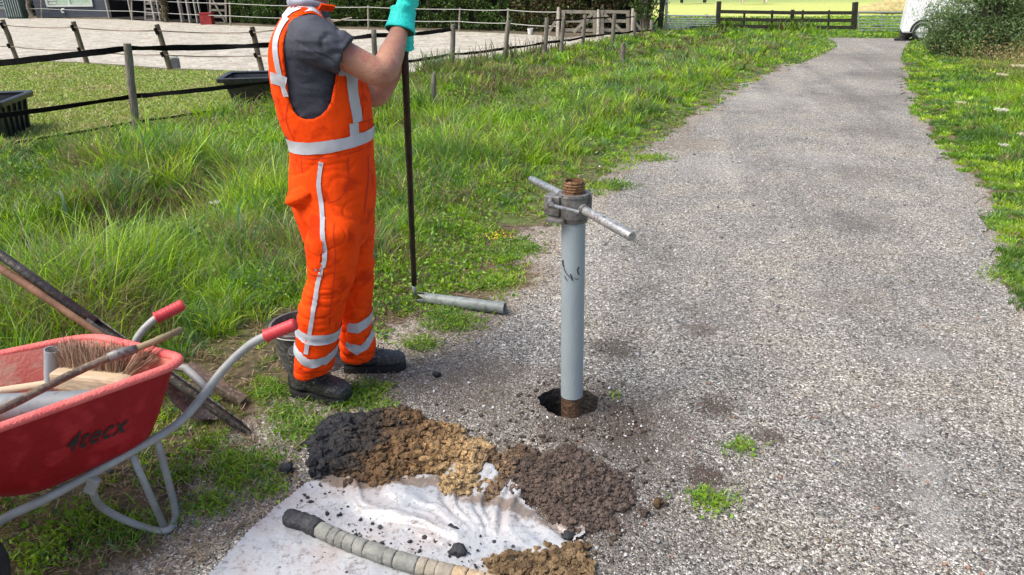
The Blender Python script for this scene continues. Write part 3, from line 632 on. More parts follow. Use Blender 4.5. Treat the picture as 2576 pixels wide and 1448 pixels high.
shrub('bush', G(2640, 170) + Vector((.3, .4, 0)), 1.0, 1.0, 2.3, 18000, (.14, .22, .09), 'grey green bush cut by the right edge behind the pale flowers', 'bush', (.022, .04), seed=18, ar=.28, lobes=9)
# left background tree trunk and shrub by the stable
q = G(76, 42) + Vector((0, .2, 0)); tr = thing('tree', q, 'twisted bare trunk left of the blue grey stable wall', 'tree')
M_TRUNK = mat('pale_trunk', (.16, .135, .10), (.32, .28, .22), rough=.9, sc=8, bump=2, bsc=25)
MB().tube(spline([q, q + Vector((-.08, 0, .5)), q + Vector((.05, 0, .95)), q + Vector((-.05, 0, 1.6)), q + Vector((-.1, 0, 2.6))], 4), [.13, .12, .11, .12, .11, .12, .14, .17, .19, .19, .18, .17, .16, .15, .15, .14, .14], 10, wob=.2).build('trunk', M_TRUNK, tr)
MB().tube([q + Vector((.0, 0, 1.2)), q + Vector((.15, 0, 1.5)), q + Vector((.35, .1, 2.4))], [.07, .06, .04], 8).build('limb', M_TRUNK, tr)
n = 3000; cen = np.array(q)[None] + RNG.normal(size=(n, 3)) * np.array([.9, .6, .5]) + np.array([0, .3, 3.2]); v, f, c_ = leaf_cards(cen, np.array([0, 0, .4]), .05 + .03 * RNG.random(n), greens(n, (.05, .10, .02))); mesh_obj('crown', v, f, M_LEAF, tr, smooth=False, col=c_)
shrub('bush', G(50, 42) + Vector((0, 1.2, 0)), 1.0, .6, 2.4, 9000, (.03, .055, .018), 'dark shrub behind the bare trunk and the steel bars', 'bush', (.04, .07), seed=22, ar=.5)
shrub('bush', G(92, 42) + Vector((0, 1.0, 0)), .55, .5, 2.2, 5000, (.05, .08, .02), 'green shrub squeezed between the bare trunk and the stable wall', 'bush', (.04, .07), seed=23, ar=.5)
shrub('climbing_plant', G(420, 57) + Vector((0, -.1, 0)), .22, .2, 2.6, 3000, (.09, .085, .04), 'brownish creeper on the posts between the stable bays', 'plant', (.03, .05), seed=31, ar=.5, dry=.4)
# hay rack of bars, dark crate with white slats, far left
q = G(30, 49); hr = thing('bar_panel', q, 'dark green panel of upright steel bars in the far left corner', 'panel')
M_GRNM = mat('dark_green_metal', (.012, .035, .028), (.03, .06, .05), rough=.5, sc=6); M_LBAR = mat('pale_bars', (.38, .44, .42), (.5, .55, .52), rough=.5, sc=6)
MB().box(q + Vector((0, .5, .9)), (.75, .4, 1.8), None, .02).build('cabinet', M_GRNM, hr)
for k in range(7): MB().tube([q + Vector((-.32 + k * .11, .2, .1)), q + Vector((-.36 + k * .11, .22, 1.7))], .014, 6).build('bar', M_LBAR, hr)
q = G(-2, 47); cr = thing('crate', q, 'dark blue crate with white slats at the far left edge', 'crate')
MB().box(q + Vector((0, .5, .45)), (.55, .6, .9), None, .02).build('body', M_CLAD, cr)
for k in range(5): MB().box(q + Vector((.02, .17, .50 + k * .13)), (.5 - k * .02, .02, .035)).build('slat', M_LBAR, cr)

# ---------------------------------------------------------------- white horse trailer
M_TWHITE = mat('trailer_white', (.78, .79, .80), (.84, .85, .86), rough=.35, sc=1.5); M_TYRE = mat('tyre_rubber', (.018, .018, .018), (.035, .034, .033), rough=.85, sc=20); M_ARCH = mat('black_arch', (.012, .012, .013), rough=.6)
q = G(2272, 104); ty = q.y; tl = thing('horse_trailer', Vector((q.x + 1.4, ty, 0)), 'white trailer parked at the end of the track, half hidden by the bush', 'trailer')
x0 = P(2266, 84, ty).x; zb = P(2266, 84, ty).z; LX = 2.9
prof = [(x0 + .02, zb), (x0 + LX, zb), (x0 + LX, 2.15), (x0 + .35, 2.2), (x0 + .10, 2.1), (x0 + .02, zb + .05)]
bmx = MB().loops([[Vector((x, ty, z)) for x, z in prof][::-1], [Vector((x, ty + 1.6, z)) for x, z in prof][::-1]]); bo = bmx.build('body', M_TWHITE, tl)
bvm = bo.modifiers.new('b', 'BEVEL'); bvm.width = .10; bvm.segments = 4; bvm.limit_method = 'ANGLE'
ax = P(2314, 78, ty).x; az = .235
arch = MB()
outer = [Vector((ax + math.cos(a) * .285, ty - .04, az + .02 + math.sin(a) * .285)) for a in np.linspace(-.1, math.pi + .1, 15)]; inner = [Vector((ax + math.cos(a) * .24, ty - .04, az + .02 + math.sin(a) * .24)) for a in np.linspace(-.1, math.pi + .1, 15)]
arch.loops([outer + inner[::-1], [p + Vector((0, .10, 0)) for p in outer + inner[::-1]]]); arch.build('mudguard', M_ARCH, tl)
def wheel(c, r, w_, parent, axis='Y'):
    n = 28; pr = [(r * .62, -w_ * .5), (r * .92, -w_ * .5), (r, -w_ * .32), (r, w_ * .32), (r * .92, w_ * .5), (r * .62, w_ * .5)]
    A_ = {'Y': Vector((0, 1, 0))}.get(axis, axis); A_ = Vector(A_).normalized(); u_ = Vector((0, 0, 1)); s_ = A_.cross(u_).normalized()
    ls = [[c + (s_ * math.cos(2 * math.pi * k / n) + u_ * math.sin(2 * math.pi * k / n)) * rr + A_ * oo for k in range(n)] for rr, oo in pr]
    ty_ = MB().loops(ls + [ls[0]], False, False).build('tyre', M_TYRE, parent, smooth=True)
    pr2 = [(r * .62, -w_ * .42), (r * .55, -w_ * .3), (r * .2, -w_ * .38), (.001, -w_ * .38)]
    ls = [[c + (s_ * math.cos(2 * math.pi * k / n) + u_ * math.sin(2 * math.pi * k / n)) * rr + A_ * oo for k in range(n)] for rr, oo in pr2]
    MB().loops(ls, False, False).build('rim', M_GALV, ty_, smooth=True); ls = [[q_ - A_ * 2 * (q_ - c).dot(A_) for q_ in l_][::-1] for l_ in ls]; MB().loops(ls, False, False).build('rim', M_GALV, ty_, smooth=True)
wheel(Vector((ax, ty + .07, az)), .225, .15, tl); wheel(Vector((ax + .62, ty + .07, az)), .225, .15, tl)
MB().box((x0 + LX / 2, ty + .8, zb - .06), (LX - .1, 1.3, .10)).build('chassis', M_ARCH, tl)
MB().beam(Vector((x0 + .16, ty + .12, zb)), Vector((x0 - .03, ty + .12, .0)), .10, .10, (0, 1, 0), .01).build('prop_stand', M_ARCH, tl)
MB().box((x0 - .01, ty + .12, .03), (.22, .2, .06), None, .01).build('stand_foot', M_ARCH, tl)
th_ = math.radians(-24); piv = Vector((x0, ty, 0)); lc_ = tl.location - piv; tl.rotation_euler.z = th_; tl.location = piv + Matrix.Rotation(th_, 3, 'Z') @ lc_
# ---------------------------------------------------------------- cows far out in the field
def cow(base, face, m1, label, s=1.0):
    fx = face; t = None
    me = bpy.data.meshes.new('cow'); bm = bmesh.new(); sk = []
    def add(p, r): v = bm.verts.new(Vector((p[0] * fx, p[1], p[2])) * s); sk.append(r); return v
    hip = add((-.6, 0, 1.15), .30); mid = add((0, 0, 1.05), .36); sh = add((.55, 0, 1.15), .28); nk = add((.95, 0, 1.05), .17); hd = add((1.25, 0, .70), .13); mz = add((1.42, 0, .42), .09)
    for a, b_ in ((hip, mid), (mid, sh), (sh, nk), (nk, hd), (hd, mz)): bm.edges.new((a, b_))
    for sy in (-.2, .2):
        k = add((-.72, sy, .75), .13); h_ = add((-.85, sy, .45), .07); f_ = add((-.78, sy, .05), .055); bm.edges.new((hip, k)); bm.edges.new((k, h_)); bm.edges.new((h_, f_))
        k = add((.55, sy, .7), .10); h_ = add((.57, sy, .38), .06); f_ = add((.55, sy, .05), .055); bm.edges.new((sh, k)); bm.edges.new((k, h_)); bm.edges.new((h_, f_))
    ta = add((-.95, 0, 1.1), .035); tb = add((-1.0, 0, .5), .03); bm.edges.new((hip, ta)); bm.edges.new((ta, tb))
    e1 = add((1.15, .2, .85), .03); e2 = add((1.15, -.2, .85), .03); bm.edges.new((nk, e1)); bm.edges.new((nk, e2))
    bm.to_mesh(me); bm.free(); o = bpy.data.objects.new('cow', me); C.objects.link(o); sm = o.modifiers.new('s', 'SKIN')
    for k, v_ in enumerate(me.skin_vertices[0].data if me.skin_vertices else []): v_.radius = (sk[k] * s, sk[k] * s)
    if not me.skin_vertices:
        bm = bmesh.new(); bm.from_mesh(me); bm.verts.layers.skin.verify(); bm.to_mesh(me); bm.free()
        for k, v_ in enumerate(me.skin_vertices[0].data): v_.radius = (sk[k] * s, sk[k] * s)
    me.skin_vertices[0].data[0].use_root = True; o.modifiers.new('u', 'SUBSURF').levels = 1; o.modifiers['u'].render_levels = 1
    me.materials.append(m1); o.location = base; tag(o, label, 'cow', 'cows grazing far out in the field')
cow(G(1738, 11), -1, mat('black_hide', (.012, .011, .011), (.03, .028, .026), rough=.7, sc=2), 'black cow grazing far out, cut by the top of the photo')
cow(G(1890, 12), -1, mat('cream_hide', (.62, .52, .38), (.75, .68, .55), rough=.7, sc=1.5), 'cream coloured cow grazing far out above the dark board fence')
q = G(2284, 52); q = G(2280, 33)
pile = MB(); n_ = 16
lsx = []
for k, (r_, z) in enumerate(((1.5, 0), (1.35, .18), (1.0, .38), (.5, .55), (.1, .62))): lsx.append([q + Vector((math.cos(2 * math.pi * j / n_) * r_ * 1.5 * (1 + .2 * (random.random() - .5)), math.sin(2 * math.pi * j / n_) * r_ * .6, z + .06 * random.random())) for j in range(n_)])
pile.loops(lsx); M_HAY = mat('dry_hay', (.30, .24, .10), (.52, .45, .20), rough=.95, sc=6, bump=3, bsc=20); tag(pile.build('hay_heap', M_HAY, None, q, smooth=True), 'low heap of dry yellow hay in the field beyond the gate by the trailer', 'hay heap')
# ---------------------------------------------------------------- auger casing with cross handle
M_PVC = mat('grey_pvc', (.25, .30, .32), (.33, .385, .40), rough=.42, sc=3.5, bump=.15, bsc=120, str_=(1, 1, .4))
M_PVCD = mat('old_grey_pvc', (.17, .195, .185), (.26, .29, .275), rough=.5, sc=5, c3=(.13, .14, .12), bump=.2, bsc=80)
M_STEEL = mat('worn_steel', (.30, .31, .31), (.52, .54, .54), rough=.36, metal=.6, sc=22, c3=(.20, .17, .14))
M_CAST = mat('dirty_cast_steel', (.13, .125, .12), (.26, .25, .235), rough=.5, metal=.4, sc=16, bump=.25, bsc=90, c3=(.10, .085, .07))
M_RUST = mat('rusty_thread', (.13, .06, .025), (.30, .165, .075), rough=.7, metal=.3, sc=24, bump=1.0, bsc=60, c3=(.06, .035, .02))
M_MUD = mat('mud_film', (.035, .020, .012), (.12, .06, .028), rough=.7, sc=30, bump=1, bsc=70)
cb = G(1438, 1040); ctop = P(1443, 548, cb.y + .005); axv = (ctop - cb).normalized(); R = .0445
cs = thing('bore_casing', Vector((cb.x, cb.y, 0)), 'grey drill casing with steel cross handle standing in the bore hole', 'drill casing')
def cyl_wall(mb, a, b_, r1, r2, th, n=40, cap=False):
    d = (b_ - a).normalized(); x = d.cross(Vector((0, 1, 0))).normalized(); y = d.cross(x); L_ = []
    for p, r in ((a, r1), (b_, r2), (b_, r2 - th), (a, r1 - th)): L_.append([p + x * math.cos(2 * math.pi * k / n) * r + y * math.sin(2 * math.pi * k / n) * r for k in range(n)])
    mb.loops(L_, False, False)
    mb.f += [[len(mb.v) - n + k, len(mb.v) - n + (k + 1) % n, len(mb.v) - 4 * n + (k + 1) % n, len(mb.v) - 4 * n + k] for k in range(n)]; return mb
zmud = G(1437, 1005, 0.0); t0 = cb - axv * .6; tm = P(1437, 1008, cb.y - R); tmz = tm.z + .0
pm = cb + axv * ((tmz - cb.z) / axv.z); pt_ = cb + axv * ((ctop.z - cb.z) / axv.z)
o = cyl_wall(MB(), pm, pt_ + axv * .05, R, R, .006).build('casing_pipe', M_PVC, cs); smooth_by_angle(o)
o = cyl_wall(MB(), t0, pm - axv * .001, R - .0015, R - .0015, .006).build('muddy_end', M_MUD, cs); smooth_by_angle(o)
# clamp collar
c0 = pt_ + axv * .0; c1 = pt_ + axv * .088
o = cyl_wall(MB(), c0 + axv * .006, c1, R + .012, R + .012, .010).build('clamp', M_CAST, cs); smooth_by_angle(o)
o = cyl_wall(MB(), c0 - axv * .012, c0 + axv * .004, R + .006, R + .008, .007).build('clamp_ring', M_CAST, cs); smooth_by_angle(o)
o = cyl_wall(MB(), c1 - axv * .004, c1 + axv * .006, R + .015, R + .014, .016).build('clamp_ring', M_CAST, cs); smooth_by_angle(o)
# threaded rusty top
th = MB(); n = 40; ls = []
p0 = c1 - axv * .01; xx = axv.cross(Vector((0, 1, 0))).normalized(); yy_ = axv.cross(xx); HT = .062
for i in range(26):
    z = HT * i / 25; r = R * .86 - .0016 * (1 if i % 4 < 2 else -1) - (.002 if z > HT - .01 else 0); ls.append([p0 + axv * z + (xx * math.cos(2 * math.pi * k / n) + yy_ * math.sin(2 * math.pi * k / n)) * r for k in range(n)])
for i in range(12):
    z = HT - HT * i / 11; r = R * .86 - .009; ls.append([p0 + axv * z + (xx * math.cos(2 * math.pi * k / n) + yy_ * math.sin(2 * math.pi * k / n)) * r for k in range(n)])
# notched crown
for l in (25, 26):
    for k in range(n):
        if (k // 5) % 3 == 0: ls[l][k] = ls[l][k] - axv * .012
o = th.loops(ls, False, False).build('threaded_top', M_RUST, cs); smooth_by_angle(o, 60)
# cross bar: two pieces
hz = (pt_ + axv * .045).z
bl = G(1337, 452, hz + .01); br = G(1590, 596, hz - .002); mid = pt_ + axv * .045
dv = (br - bl).normalized(); ml = mid + Vector((0, 0, .014)) - dv * (R + .0)
sidev = dv.cross(Vector((0, 0, 1))).normalized()
b1 = G(1404, 486, hz + .014)
o = MB().tube([bl, bl + (b1 - bl) * .02, b1 + (b1 - bl) * .25], [.0145, .0155, .0155], 20).build('handle_bar', M_STEEL, cs); smooth_by_angle(o)
a1 = G(1462, 524, hz); a1 = a1.lerp(mid, .25)
o = MB().tube([a1, br - (br - a1).normalized() * .003, br], [.0165, .0165, .0150], 20).build('handle_bar', M_STEEL, cs); smooth_by_angle(o)
o = MB().tube([a1 - (br - a1).normalized() * .02, a1 + (br - a1).normalized() * .045], [.021, .021], 20).build('bar_socket', M_CAST, cs); smooth_by_angle(o)
# lug plates at left + bolt
lug = MB(); la = mid + Vector((-.043, -.01, -.005)); lug.box(la + Vector((-.028, .012, .01)), (.062, .05, .075), Matrix.Rotation(math.radians(-28), 3, 'Z'), .006)
lug.box(la + Vector((-.022, -.018, -.038)), (.07, .045, .016), Matrix.Rotation(math.radians(-20), 3, 'Z'), .004); lug.build('clamp_lug', M_CAST, cs)
bz = hz - .03; ba = P(1391, 518, mid.y - .065); bb = P(1456, 534, mid.y - .075)
o = MB().tube([ba, bb], .0065, 12).build('bolt', M_STEEL, cs)
o = MB().tube([ba + (ba - bb).normalized() * .016, ba], .012, 6).build('nut', M_CAST, cs)
o = MB().tube([ba + (ba - bb).normalized() * .012, ba + Vector((-.008, .04, .012)), mid + Vector((-.06, -.02, -.01))], .009, 8).build('swing_link', M_CAST, cs)
o = MB().box(mid + Vector((.056, .005, .012)), (.016, .05, .06), None, .003).build('clamp_lug', M_CAST, cs)
# black scuff marks
sc_ = MB()
def scuff(pts, w_):
    vs = []; 
    for i, (u, v) in enumerate(pts):
        q = P(u, v, cb.y - R * math.sqrt(max(0, 1 - ((u - 1440) / 27.5) ** 2)) - .0012)
        vs.append(q)
    for a, b_ in zip(vs[:-1], vs[1:]):
        d = (b_ - a).normalized(); s_ = d.cross(Vector((0, 1, 0))).normalized() * w_; k = random.uniform(.6, 1.1)
        i0 = len(sc_.v); sc_.v += [tuple(a + s_ * k), tuple(a - s_), tuple(b_ - s_ * k), tuple(b_ + s_)]; sc_.f.append([i0, i0 + 1, i0 + 2, i0 + 3])
scuff([(1416, 655), (1416, 664), (1418, 674)], .003); scuff([(1418, 676), (1424, 688), (1432, 697), (1437, 700)], .0016); scuff([(1435, 690), (1438, 698), (1440, 707)], .003)
scuff([(1456, 672), (1453, 680), (1455, 690), (1459, 695)], .0028); scuff([(1420, 694), (1423, 702), (1427, 708)], .0014); scuff([(1445, 700), (1450, 704), (1456, 702)], .0012)
sc_.build('scuff_marks', mat('black_scuff', (.02, .022, .022), rough=.7), cs)

# ---------------------------------------------------------------- tall rod held by the worker
rb_ = GH(1043, 748); RODY = 3.02
rtop = P(1010, -140, RODY - .06); rmid = P(1018, 130, RODY)
rd = thing('sampling_rod', rb_, 'tall dark rusty rod held upright by the worker beside the track', 'rod')
M_ROD = mat('rusty_black_rod', (.012, .009, .008), (.055, .032, .022), rough=.65, metal=.3, sc=26, bump=.6, bsc=60, str_=(1, 1, .3))
k1 = P(1024, 290, 3.22); k2 = P(1031, 450, 3.42)
pts = [rtop, rmid, k1, k2, rb_ + (k2 - rb_) * .12]
o = MB().tube(spline(pts, 6), [.0135] * 7 + [.0145] * 6 + [.016] * 4 + [.0145] * 8, 14, wob=.05).build('rod', M_ROD, rd, smooth=True)
o = MB().tube([rb_ + (k2 - rb_) * .12, rb_ - Vector((0, 0, .03))], [.011, .010], 12).build('rod_tip', M_STEEL, rd, smooth=True)

# ---------------------------------------------------------------- broken pipe on the ground
pa = GH(1040, 747, .02); pb2 = GH(1270, 776, .035); d = (pb2 - pa).normalized(); rpipe = .031
bp_ = thing('broken_pipe', pa, 'short grey plastic pipe with a jagged broken end lying by the track', 'pipe')
n = 32; x = d.cross(Vector((0, 0, 1))).normalized(); y = x.cross(d); Ltot = (pb2 - pa).length
def jag(a): return .02 + .055 * max(0, math.sin(a * 2 + .5)) * (.7 + .3 * math.sin(5 * a)) + (.10 if (1.0 < a < 2.0) else 0) * .5
lo = []; 
L_ = []
for rr in (rpipe, rpipe - .004):
    rows = []
    for s_ in (0, .25, .5, .75, 1):
        rows.append([pa + d * (jag(2 * math.pi * k / n) * (1 - s_) + Ltot * s_) + x * math.cos(2 * math.pi * k / n) * rr + y * math.sin(2 * math.pi * k / n) * rr for k in range(n)])
    L_.append(rows)
o = MB().loops(L_[0] + L_[1][::-1] + [L_[0][0]], False, False).build('pipe_wall', M_PVCD, bp_); smooth_by_angle(o, 50)

# ---------------------------------------------------------------- bucket behind the worker's leg
M_BUCK = mat('dusty_black_bucket', (.045, .048, .048), (.12, .12, .115), rough=.7, sc=7, c3=(.17, .15, .13), bump=.3, bsc=60)
bq = G(758, 945) + Vector((0, .10, 0)); bk = bucket(bq, .138, .205, M_BUCK, 'dusty black bucket behind the leg of the worker in orange')
cl = lambda rr, z: [bq + Vector((math.cos(2 * math.pi * k / 24) * rr, math.sin(2 * math.pi * k / 24) * rr, z)) for k in range(24)]
MB().loops([cl(.118, .165)], False, True).build('muddy_water', mat('brown_water', (.05, .032, .02), (.09, .06, .035), rough=.15, sc=6), bk)
MB().tube([bq + Vector((math.cos(a) * .138, math.sin(a) * .142, .198)) for a in np.linspace(math.pi + .15, 2 * math.pi - .15, 22)], .0035, 6).build('handle', M_WIRE, bk)

# ---------------------------------------------------------------- wheelbarrow
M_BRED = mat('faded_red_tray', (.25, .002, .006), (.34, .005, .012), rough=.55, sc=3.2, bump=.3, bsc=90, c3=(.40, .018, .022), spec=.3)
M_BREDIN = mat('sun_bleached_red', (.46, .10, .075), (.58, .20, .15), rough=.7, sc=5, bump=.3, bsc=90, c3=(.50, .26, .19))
M_BRIM = mat('red_rim', (.66, .09, .085), (.74, .17, .14), rough=.6, sc=9, bump=.6, bsc=140)
M_TUBE = mat('grey_painted_tube', (.24, .25, .245), (.36, .37, .355), rough=.48, sc=9, c3=(.30, .28, .24), bump=.2, bsc=60)
M_GRIP = mat('red_grip', (.48, .025, .035), (.60, .05, .055), rough=.5, sc=12)
wbz = G(420, 1338); wb = thing('wheelbarrow', Vector((-1.25, 1.85, 0)), 'red wheelbarrow loaded with tools, cut by the left edge of the photo', 'wheelbarrow')
# tray loops (near rear, near front, far front, far rear)
def Gz(u, v, z): return G(u, v, z)
rimN = Gz(472, 908, .60); axd = (Gz(0, 1088, .60) - Gz(440, 932, .60)).normalized()
rimNF = rimN + axd * .88
rimF = Gz(226, 846, .52); rimFF = rimF + (Gz(0, 893, .525) - rimF).normalized() * .80
botN = Gz(393, 1108, .335); botNF = Gz(95, 1250, .29) + axd * .02
pv = (rimF - rimN); pv.z = 0; pv.normalize()
botF = botN + pv * .40 + Vector((0, 0, -.06)); botFF = botNF + pv * .36 + Vector((0, 0, -.06))
def rloop(c4, r, n=6):
    out = []
    for i in range(4):
        p = c4[i]; a = c4[i - 1]; b_ = c4[(i + 1) % 4]; da = (a - p).normalized() * r; db = (b_ - p).normalized() * r
        for k in range(n + 1):
            t = k / n; out.append((p + da) * (1 - t) ** 2 + p * 2 * t * (1 - t) + (p + db) * t ** 2)
        e = (c4[(i + 1) % 4] - p); L0 = e.length - 2 * r; d0 = e.normalized()
        for k in range(1, 8): out.append(p + d0 * (r + L0 * k / 8))
    return out
rim4 = [rimN, rimF, rimFF, rimNF]; bot4 = [botN, botF, botFF, botNF]
def mix4(t, bulge=0): 
    c = [b_.lerp(r_, t) for b_, r_ in zip(bot4, rim4)]; ctr = (c[0] + c[1] + c[2] + c[3]) / 4
    return [p + (p - ctr).normalized() * bulge for p in c]
lv = [(0.0, -.05, .09), (0.02, 0, .10), (.10, .018, .11), (.3, .022, .12), (.6, .014, .115), (.85, .004, .105), (1, 0, .10)]
outer = [rloop(mix4(t, b_), r_) for t, b_, r_ in lv]
def humps(lp):   # raised rim in the middle of the far side
    return lp
ctr0 = sum((p for p in outer[0]), Vector()) / len(outer[0])
o = MB().loops(outer, True, False); 
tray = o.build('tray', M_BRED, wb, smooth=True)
inn = []
for lp in outer[::-1]:
    c = sum(lp, Vector()) / len(lp); inn.append([p + (c - p).normalized() * .006 + Vector((0, 0, .004)) for p in lp])
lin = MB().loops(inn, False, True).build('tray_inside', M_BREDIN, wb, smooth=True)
rl = outer[-1]; rc = sum(rl, Vector()) / len(rl)
rim_pts = [p + (p - rc).normalized() * .008 for p in rl]; n = len(rim_pts); ls = []
for i, p in enumerate(rim_pts):
    t = (rim_pts[(i + 1) % n] - rim_pts[i - 1]).normalized(); s_ = t.cross(Vector((0, 0, 1))).normalized(); u_ = s_.cross(t)
    ls.append([p + s_ * (.0165 * math.cos(a)) + u_ * (.0125 * math.sin(a)) for a in np.linspace(0, 2 * math.pi, 11)[:-1]])
rm = MB().loops(ls + [ls[0]], False, False).build('rim', M_BRIM, wb, smooth=True)
# frame tubes
tr_ = .0138
nearT = [G(-260, 1440, .14), G(-90, 1366, .20), Gz(20, 1300, .245), Gz(110, 1258, .27), Gz(240, 1188, .30), Gz(330, 1137, .325), Gz(400, 1098, .345), Gz(455, 1060, .365), Gz(500, 1010, .405), Gz(560, 932, .47), Gz(622, 873, .535), Gz(668, 846, .575)]
grN = Gz(745, 815, .615)
MB().tube(spline(nearT + [nearT[-1].lerp(grN, .4)], 5), tr_, 14).build('frame_tube', M_TUBE, wb, smooth=True)
def grip(a, b_):
    d = (b_ - a).normalized(); L0 = (b_ - a).length; pts = []; rr = []
    for k in range(25):
        pts.append(a + d * L0 * k / 24); rr.append(.020 + (.0012 if k % 3 == 0 else 0) + (.004 if k == 1 else 0) - (.006 if k in (0, 24) else 0))
    g_ = MB().tube(pts, rr, 16); o = g_.build('grip', M_GRIP, wb, smooth=True); return o
grip(nearT[-1] - (grN - nearT[-1]) * .03, grN)
grF = P(462, 766, 2.42); gF0 = P(392, 801, 2.36)
farT = [gF0.lerp(grF, .4), gF0, P(358, 833, 2.335), P(340, 862, 2.32), P(326, 905, 2.30), P(300, 970, 2.27), P(270, 1060, 2.20)]
MB().tube(spline(farT, 5), tr_ * .93, 14).build('frame_tube', M_TUBE, wb, smooth=True); grip(gF0 - (grF - gF0) * .03, grF)
# cross strut seen between tray and handle
MB().tube([Gz(528, 988, .42), Gz(500, 958, .435), Gz(468, 928, .45), farT[4]], .0135, 12).build('cross_bar', M_TUBE, wb, smooth=True)
# legs: bent tube loop near side
lp = [Gz(225, 1205, .285), P(232, 1232, 1.80), P(250, 1270, 1.84), P(300, 1302, 1.87), G(372, 1330, .018), G(420, 1335, .016), P(440, 1308, 1.94), P(436, 1262, 1.95), P(415, 1180, 1.945), Gz(395, 1108, .33)]
lg = MB().tube(spline(lp, 6), .0115, 12).build('leg', M_TUBE, wb, smooth=True)
MB().tube([Gz(330, 1140, .315), P(368, 1225, 1.90), G(412, 1325, .022)], .011, 12).build('leg_stay', M_TUBE, wb, smooth=True)
MB().box(Gz(232, 1222, .265), (.035, .02, .06), Matrix.Rotation(.5, 3, 'Y'), .006).build('leg_bracket', M_TUBE, wb)
pvf = pv * .42 + Vector((0, .0, -.05)); l2 = [p + pvf for p in spline(lp, 6)]
MB().tube(l2, .0115, 12).build('leg', M_TUBE, wb, smooth=True)
MB().tube([nearT[5] + pvf + Vector((0, 0, 0)), lp[7] + pvf], .011, 10).build('leg_stay', M_TUBE, wb, smooth=True)
MB().tube([p + pvf for p in spline(nearT[1:8], 4)], tr_, 12).build('frame_tube', M_TUBE, wb, smooth=True)
wc = G(-190, 1495, .185); wheel(Vector((wc.x, wc.y, .185)), .19, .085, wb, tuple(pv))
# lettering on the tray side
def text_on(parent, txt, uv0, uv1, h_px, mat_, bvh, shear=.35, th=.0026):
    cu = bpy.data.curves.new('t', 'FONT'); cu.body = txt; cu.shear = shear; cu.size = 1; cu.resolution_u = 4; cu.offset = .012; cu.space_character = 1.12
    ob = bpy.data.objects.new('t', cu); C.objects.link(ob); dg = bpy.context.evaluated_depsgraph_get(); me = ob.evaluated_get(dg).to_mesh()
    bm = bmesh.new(); bm.from_mesh(me); ob.to_mesh_clear(); bmesh.ops.triangulate(bm, faces=bm.faces[:]); 
    for _ in range(2): bmesh.ops.subdivide_edges(bm, edges=[e for e in bm.edges if e.calc_length() > .12], cuts=1)
    bmesh.ops.triangulate(bm, faces=bm.faces[:])
    xs = [v.co.x for v in bm.verts]; ys_ = [v.co.y for v in bm.verts]; x0_, x1_ = min(xs), max(xs); y0_, y1_ = min(ys_), max(ys_)
    bl_, br_ = uv0, uv1; vs = []
    for v in bm.verts:
        s_ = (v.co.x - x0_) / (x1_ - x0_); q_ = (v.co.y - y0_) / (y1_ - y0_)
        u = bl_[0] + (br_[0] - bl_[0]) * s_; vv_ = bl_[1] + (br_[1] - bl_[1]) * s_ - q_ * (h_px[0] + (h_px[1] - h_px[0]) * s_)
        d_ = ray(u, vv_); hit = bvh.ray_cast(Vector((0, 0, CAMH)), d_)
        p = hit[0] if hit[0] else Vector((0, 0, CAMH)) + d_ * 2
        nrm = hit[1] if hit[0] else -d_
        if nrm.dot(d_) > 0: nrm = -nrm
        vs.append(p + nrm * th)
    bm.verts.index_update(); fs = [[v.index for v in f.verts] for f in bm.faces]; bm.free(); bpy.data.objects.remove(ob); bpy.data.curves.remove(cu)
    return mesh_obj('lettering', vs, fs, mat_, parent, smooth=False)
def bvh_of(mb_v, mb_f): return BVHTree.FromPolygons([Vector(q) for q in mb_v], [list(f) for f in mb_f])
text_on(wb, '4tecx', (166, 1141), (326, 1082), (45, 42), mat('black_print', (.016, .012, .012), rough=.6), bvh_of(o.v, o.f), .45)
# ---- load in the barrow
M_BROOMW = mat('broom_wood', (.42, .31, .19), (.56, .44, .30), rough=.75, sc=6, bump=.5, bsc=40, str_=(.3, 1, 1), c3=(.34, .25, .16))
M_STICK = mat('dirty_handle', (.075, .055, .042), (.17, .125, .09), rough=.8, sc=18, bump=.5, bsc=60, c3=(.24, .18, .12))
M_BROWNH = mat('brown_wood_handle', (.14, .065, .032), (.26, .13, .07), rough=.7, sc=12, bump=.4, bsc=50, str_=(1, 1, .3))
# broom lying bristles up
br0 = G(152, 950, .50); br1 = G(322, 968, .50); bd_ = (br1 - br0).normalized(); bn = Vector((-bd_.y, bd_.x, 0)).normalized()
bm_t = thing('broom', (br0 + br1) / 2, 'wooden broom lying bristles up inside the red wheelbarrow', 'broom')
MB().beam(br0 - bd_ * .01 + bn * .01, br1 + bd_ * .015 + bn * .005, .085, .062, (0, 0, 1), .012).build('broom_head', M_BROOMW, bm_t)
nb_ = 1500; t = RNG.random(nb_); a_ = np.array(br0)[None] + np.array(br1 - br0)[None] * t[:, None] + np.array(bn)[None] * ((RNG.random((nb_, 1)) - .5) * .045 + .028) + np.array([0, 0, .02])
spread = (t - .45)[:, None] * np.array(bd_)[None] * .05 + np.where(t[:, None] > .86, np.array(bd_)[None] * .06, 0)
tp = a_ + spread + np.array([0, 0, 1])[None] * (.062 + .026 * RNG.random((nb_, 1)) * (1 - .25 * np.abs(t - .4)[:, None])) + RNG.normal(size=(nb_, 3)) * .012 + np.array(bn)[None] * .015
w_ = RNG.normal(size=(nb_, 3)); w_ = w_ / np.linalg.norm(w_, axis=1)[:, None] * .0011
v = np.stack([a_ - w_, a_ + w_, tp + w_ * .7, tp - w_ * .7], 1).reshape(-1, 3); f = np.arange(nb_ * 4).reshape(-1, 4)
cb_ = np.repeat(np.array([[.40, .29, .20]]) * (.3 + 1.2 * RNG.random((nb_, 1))), 4, 0)
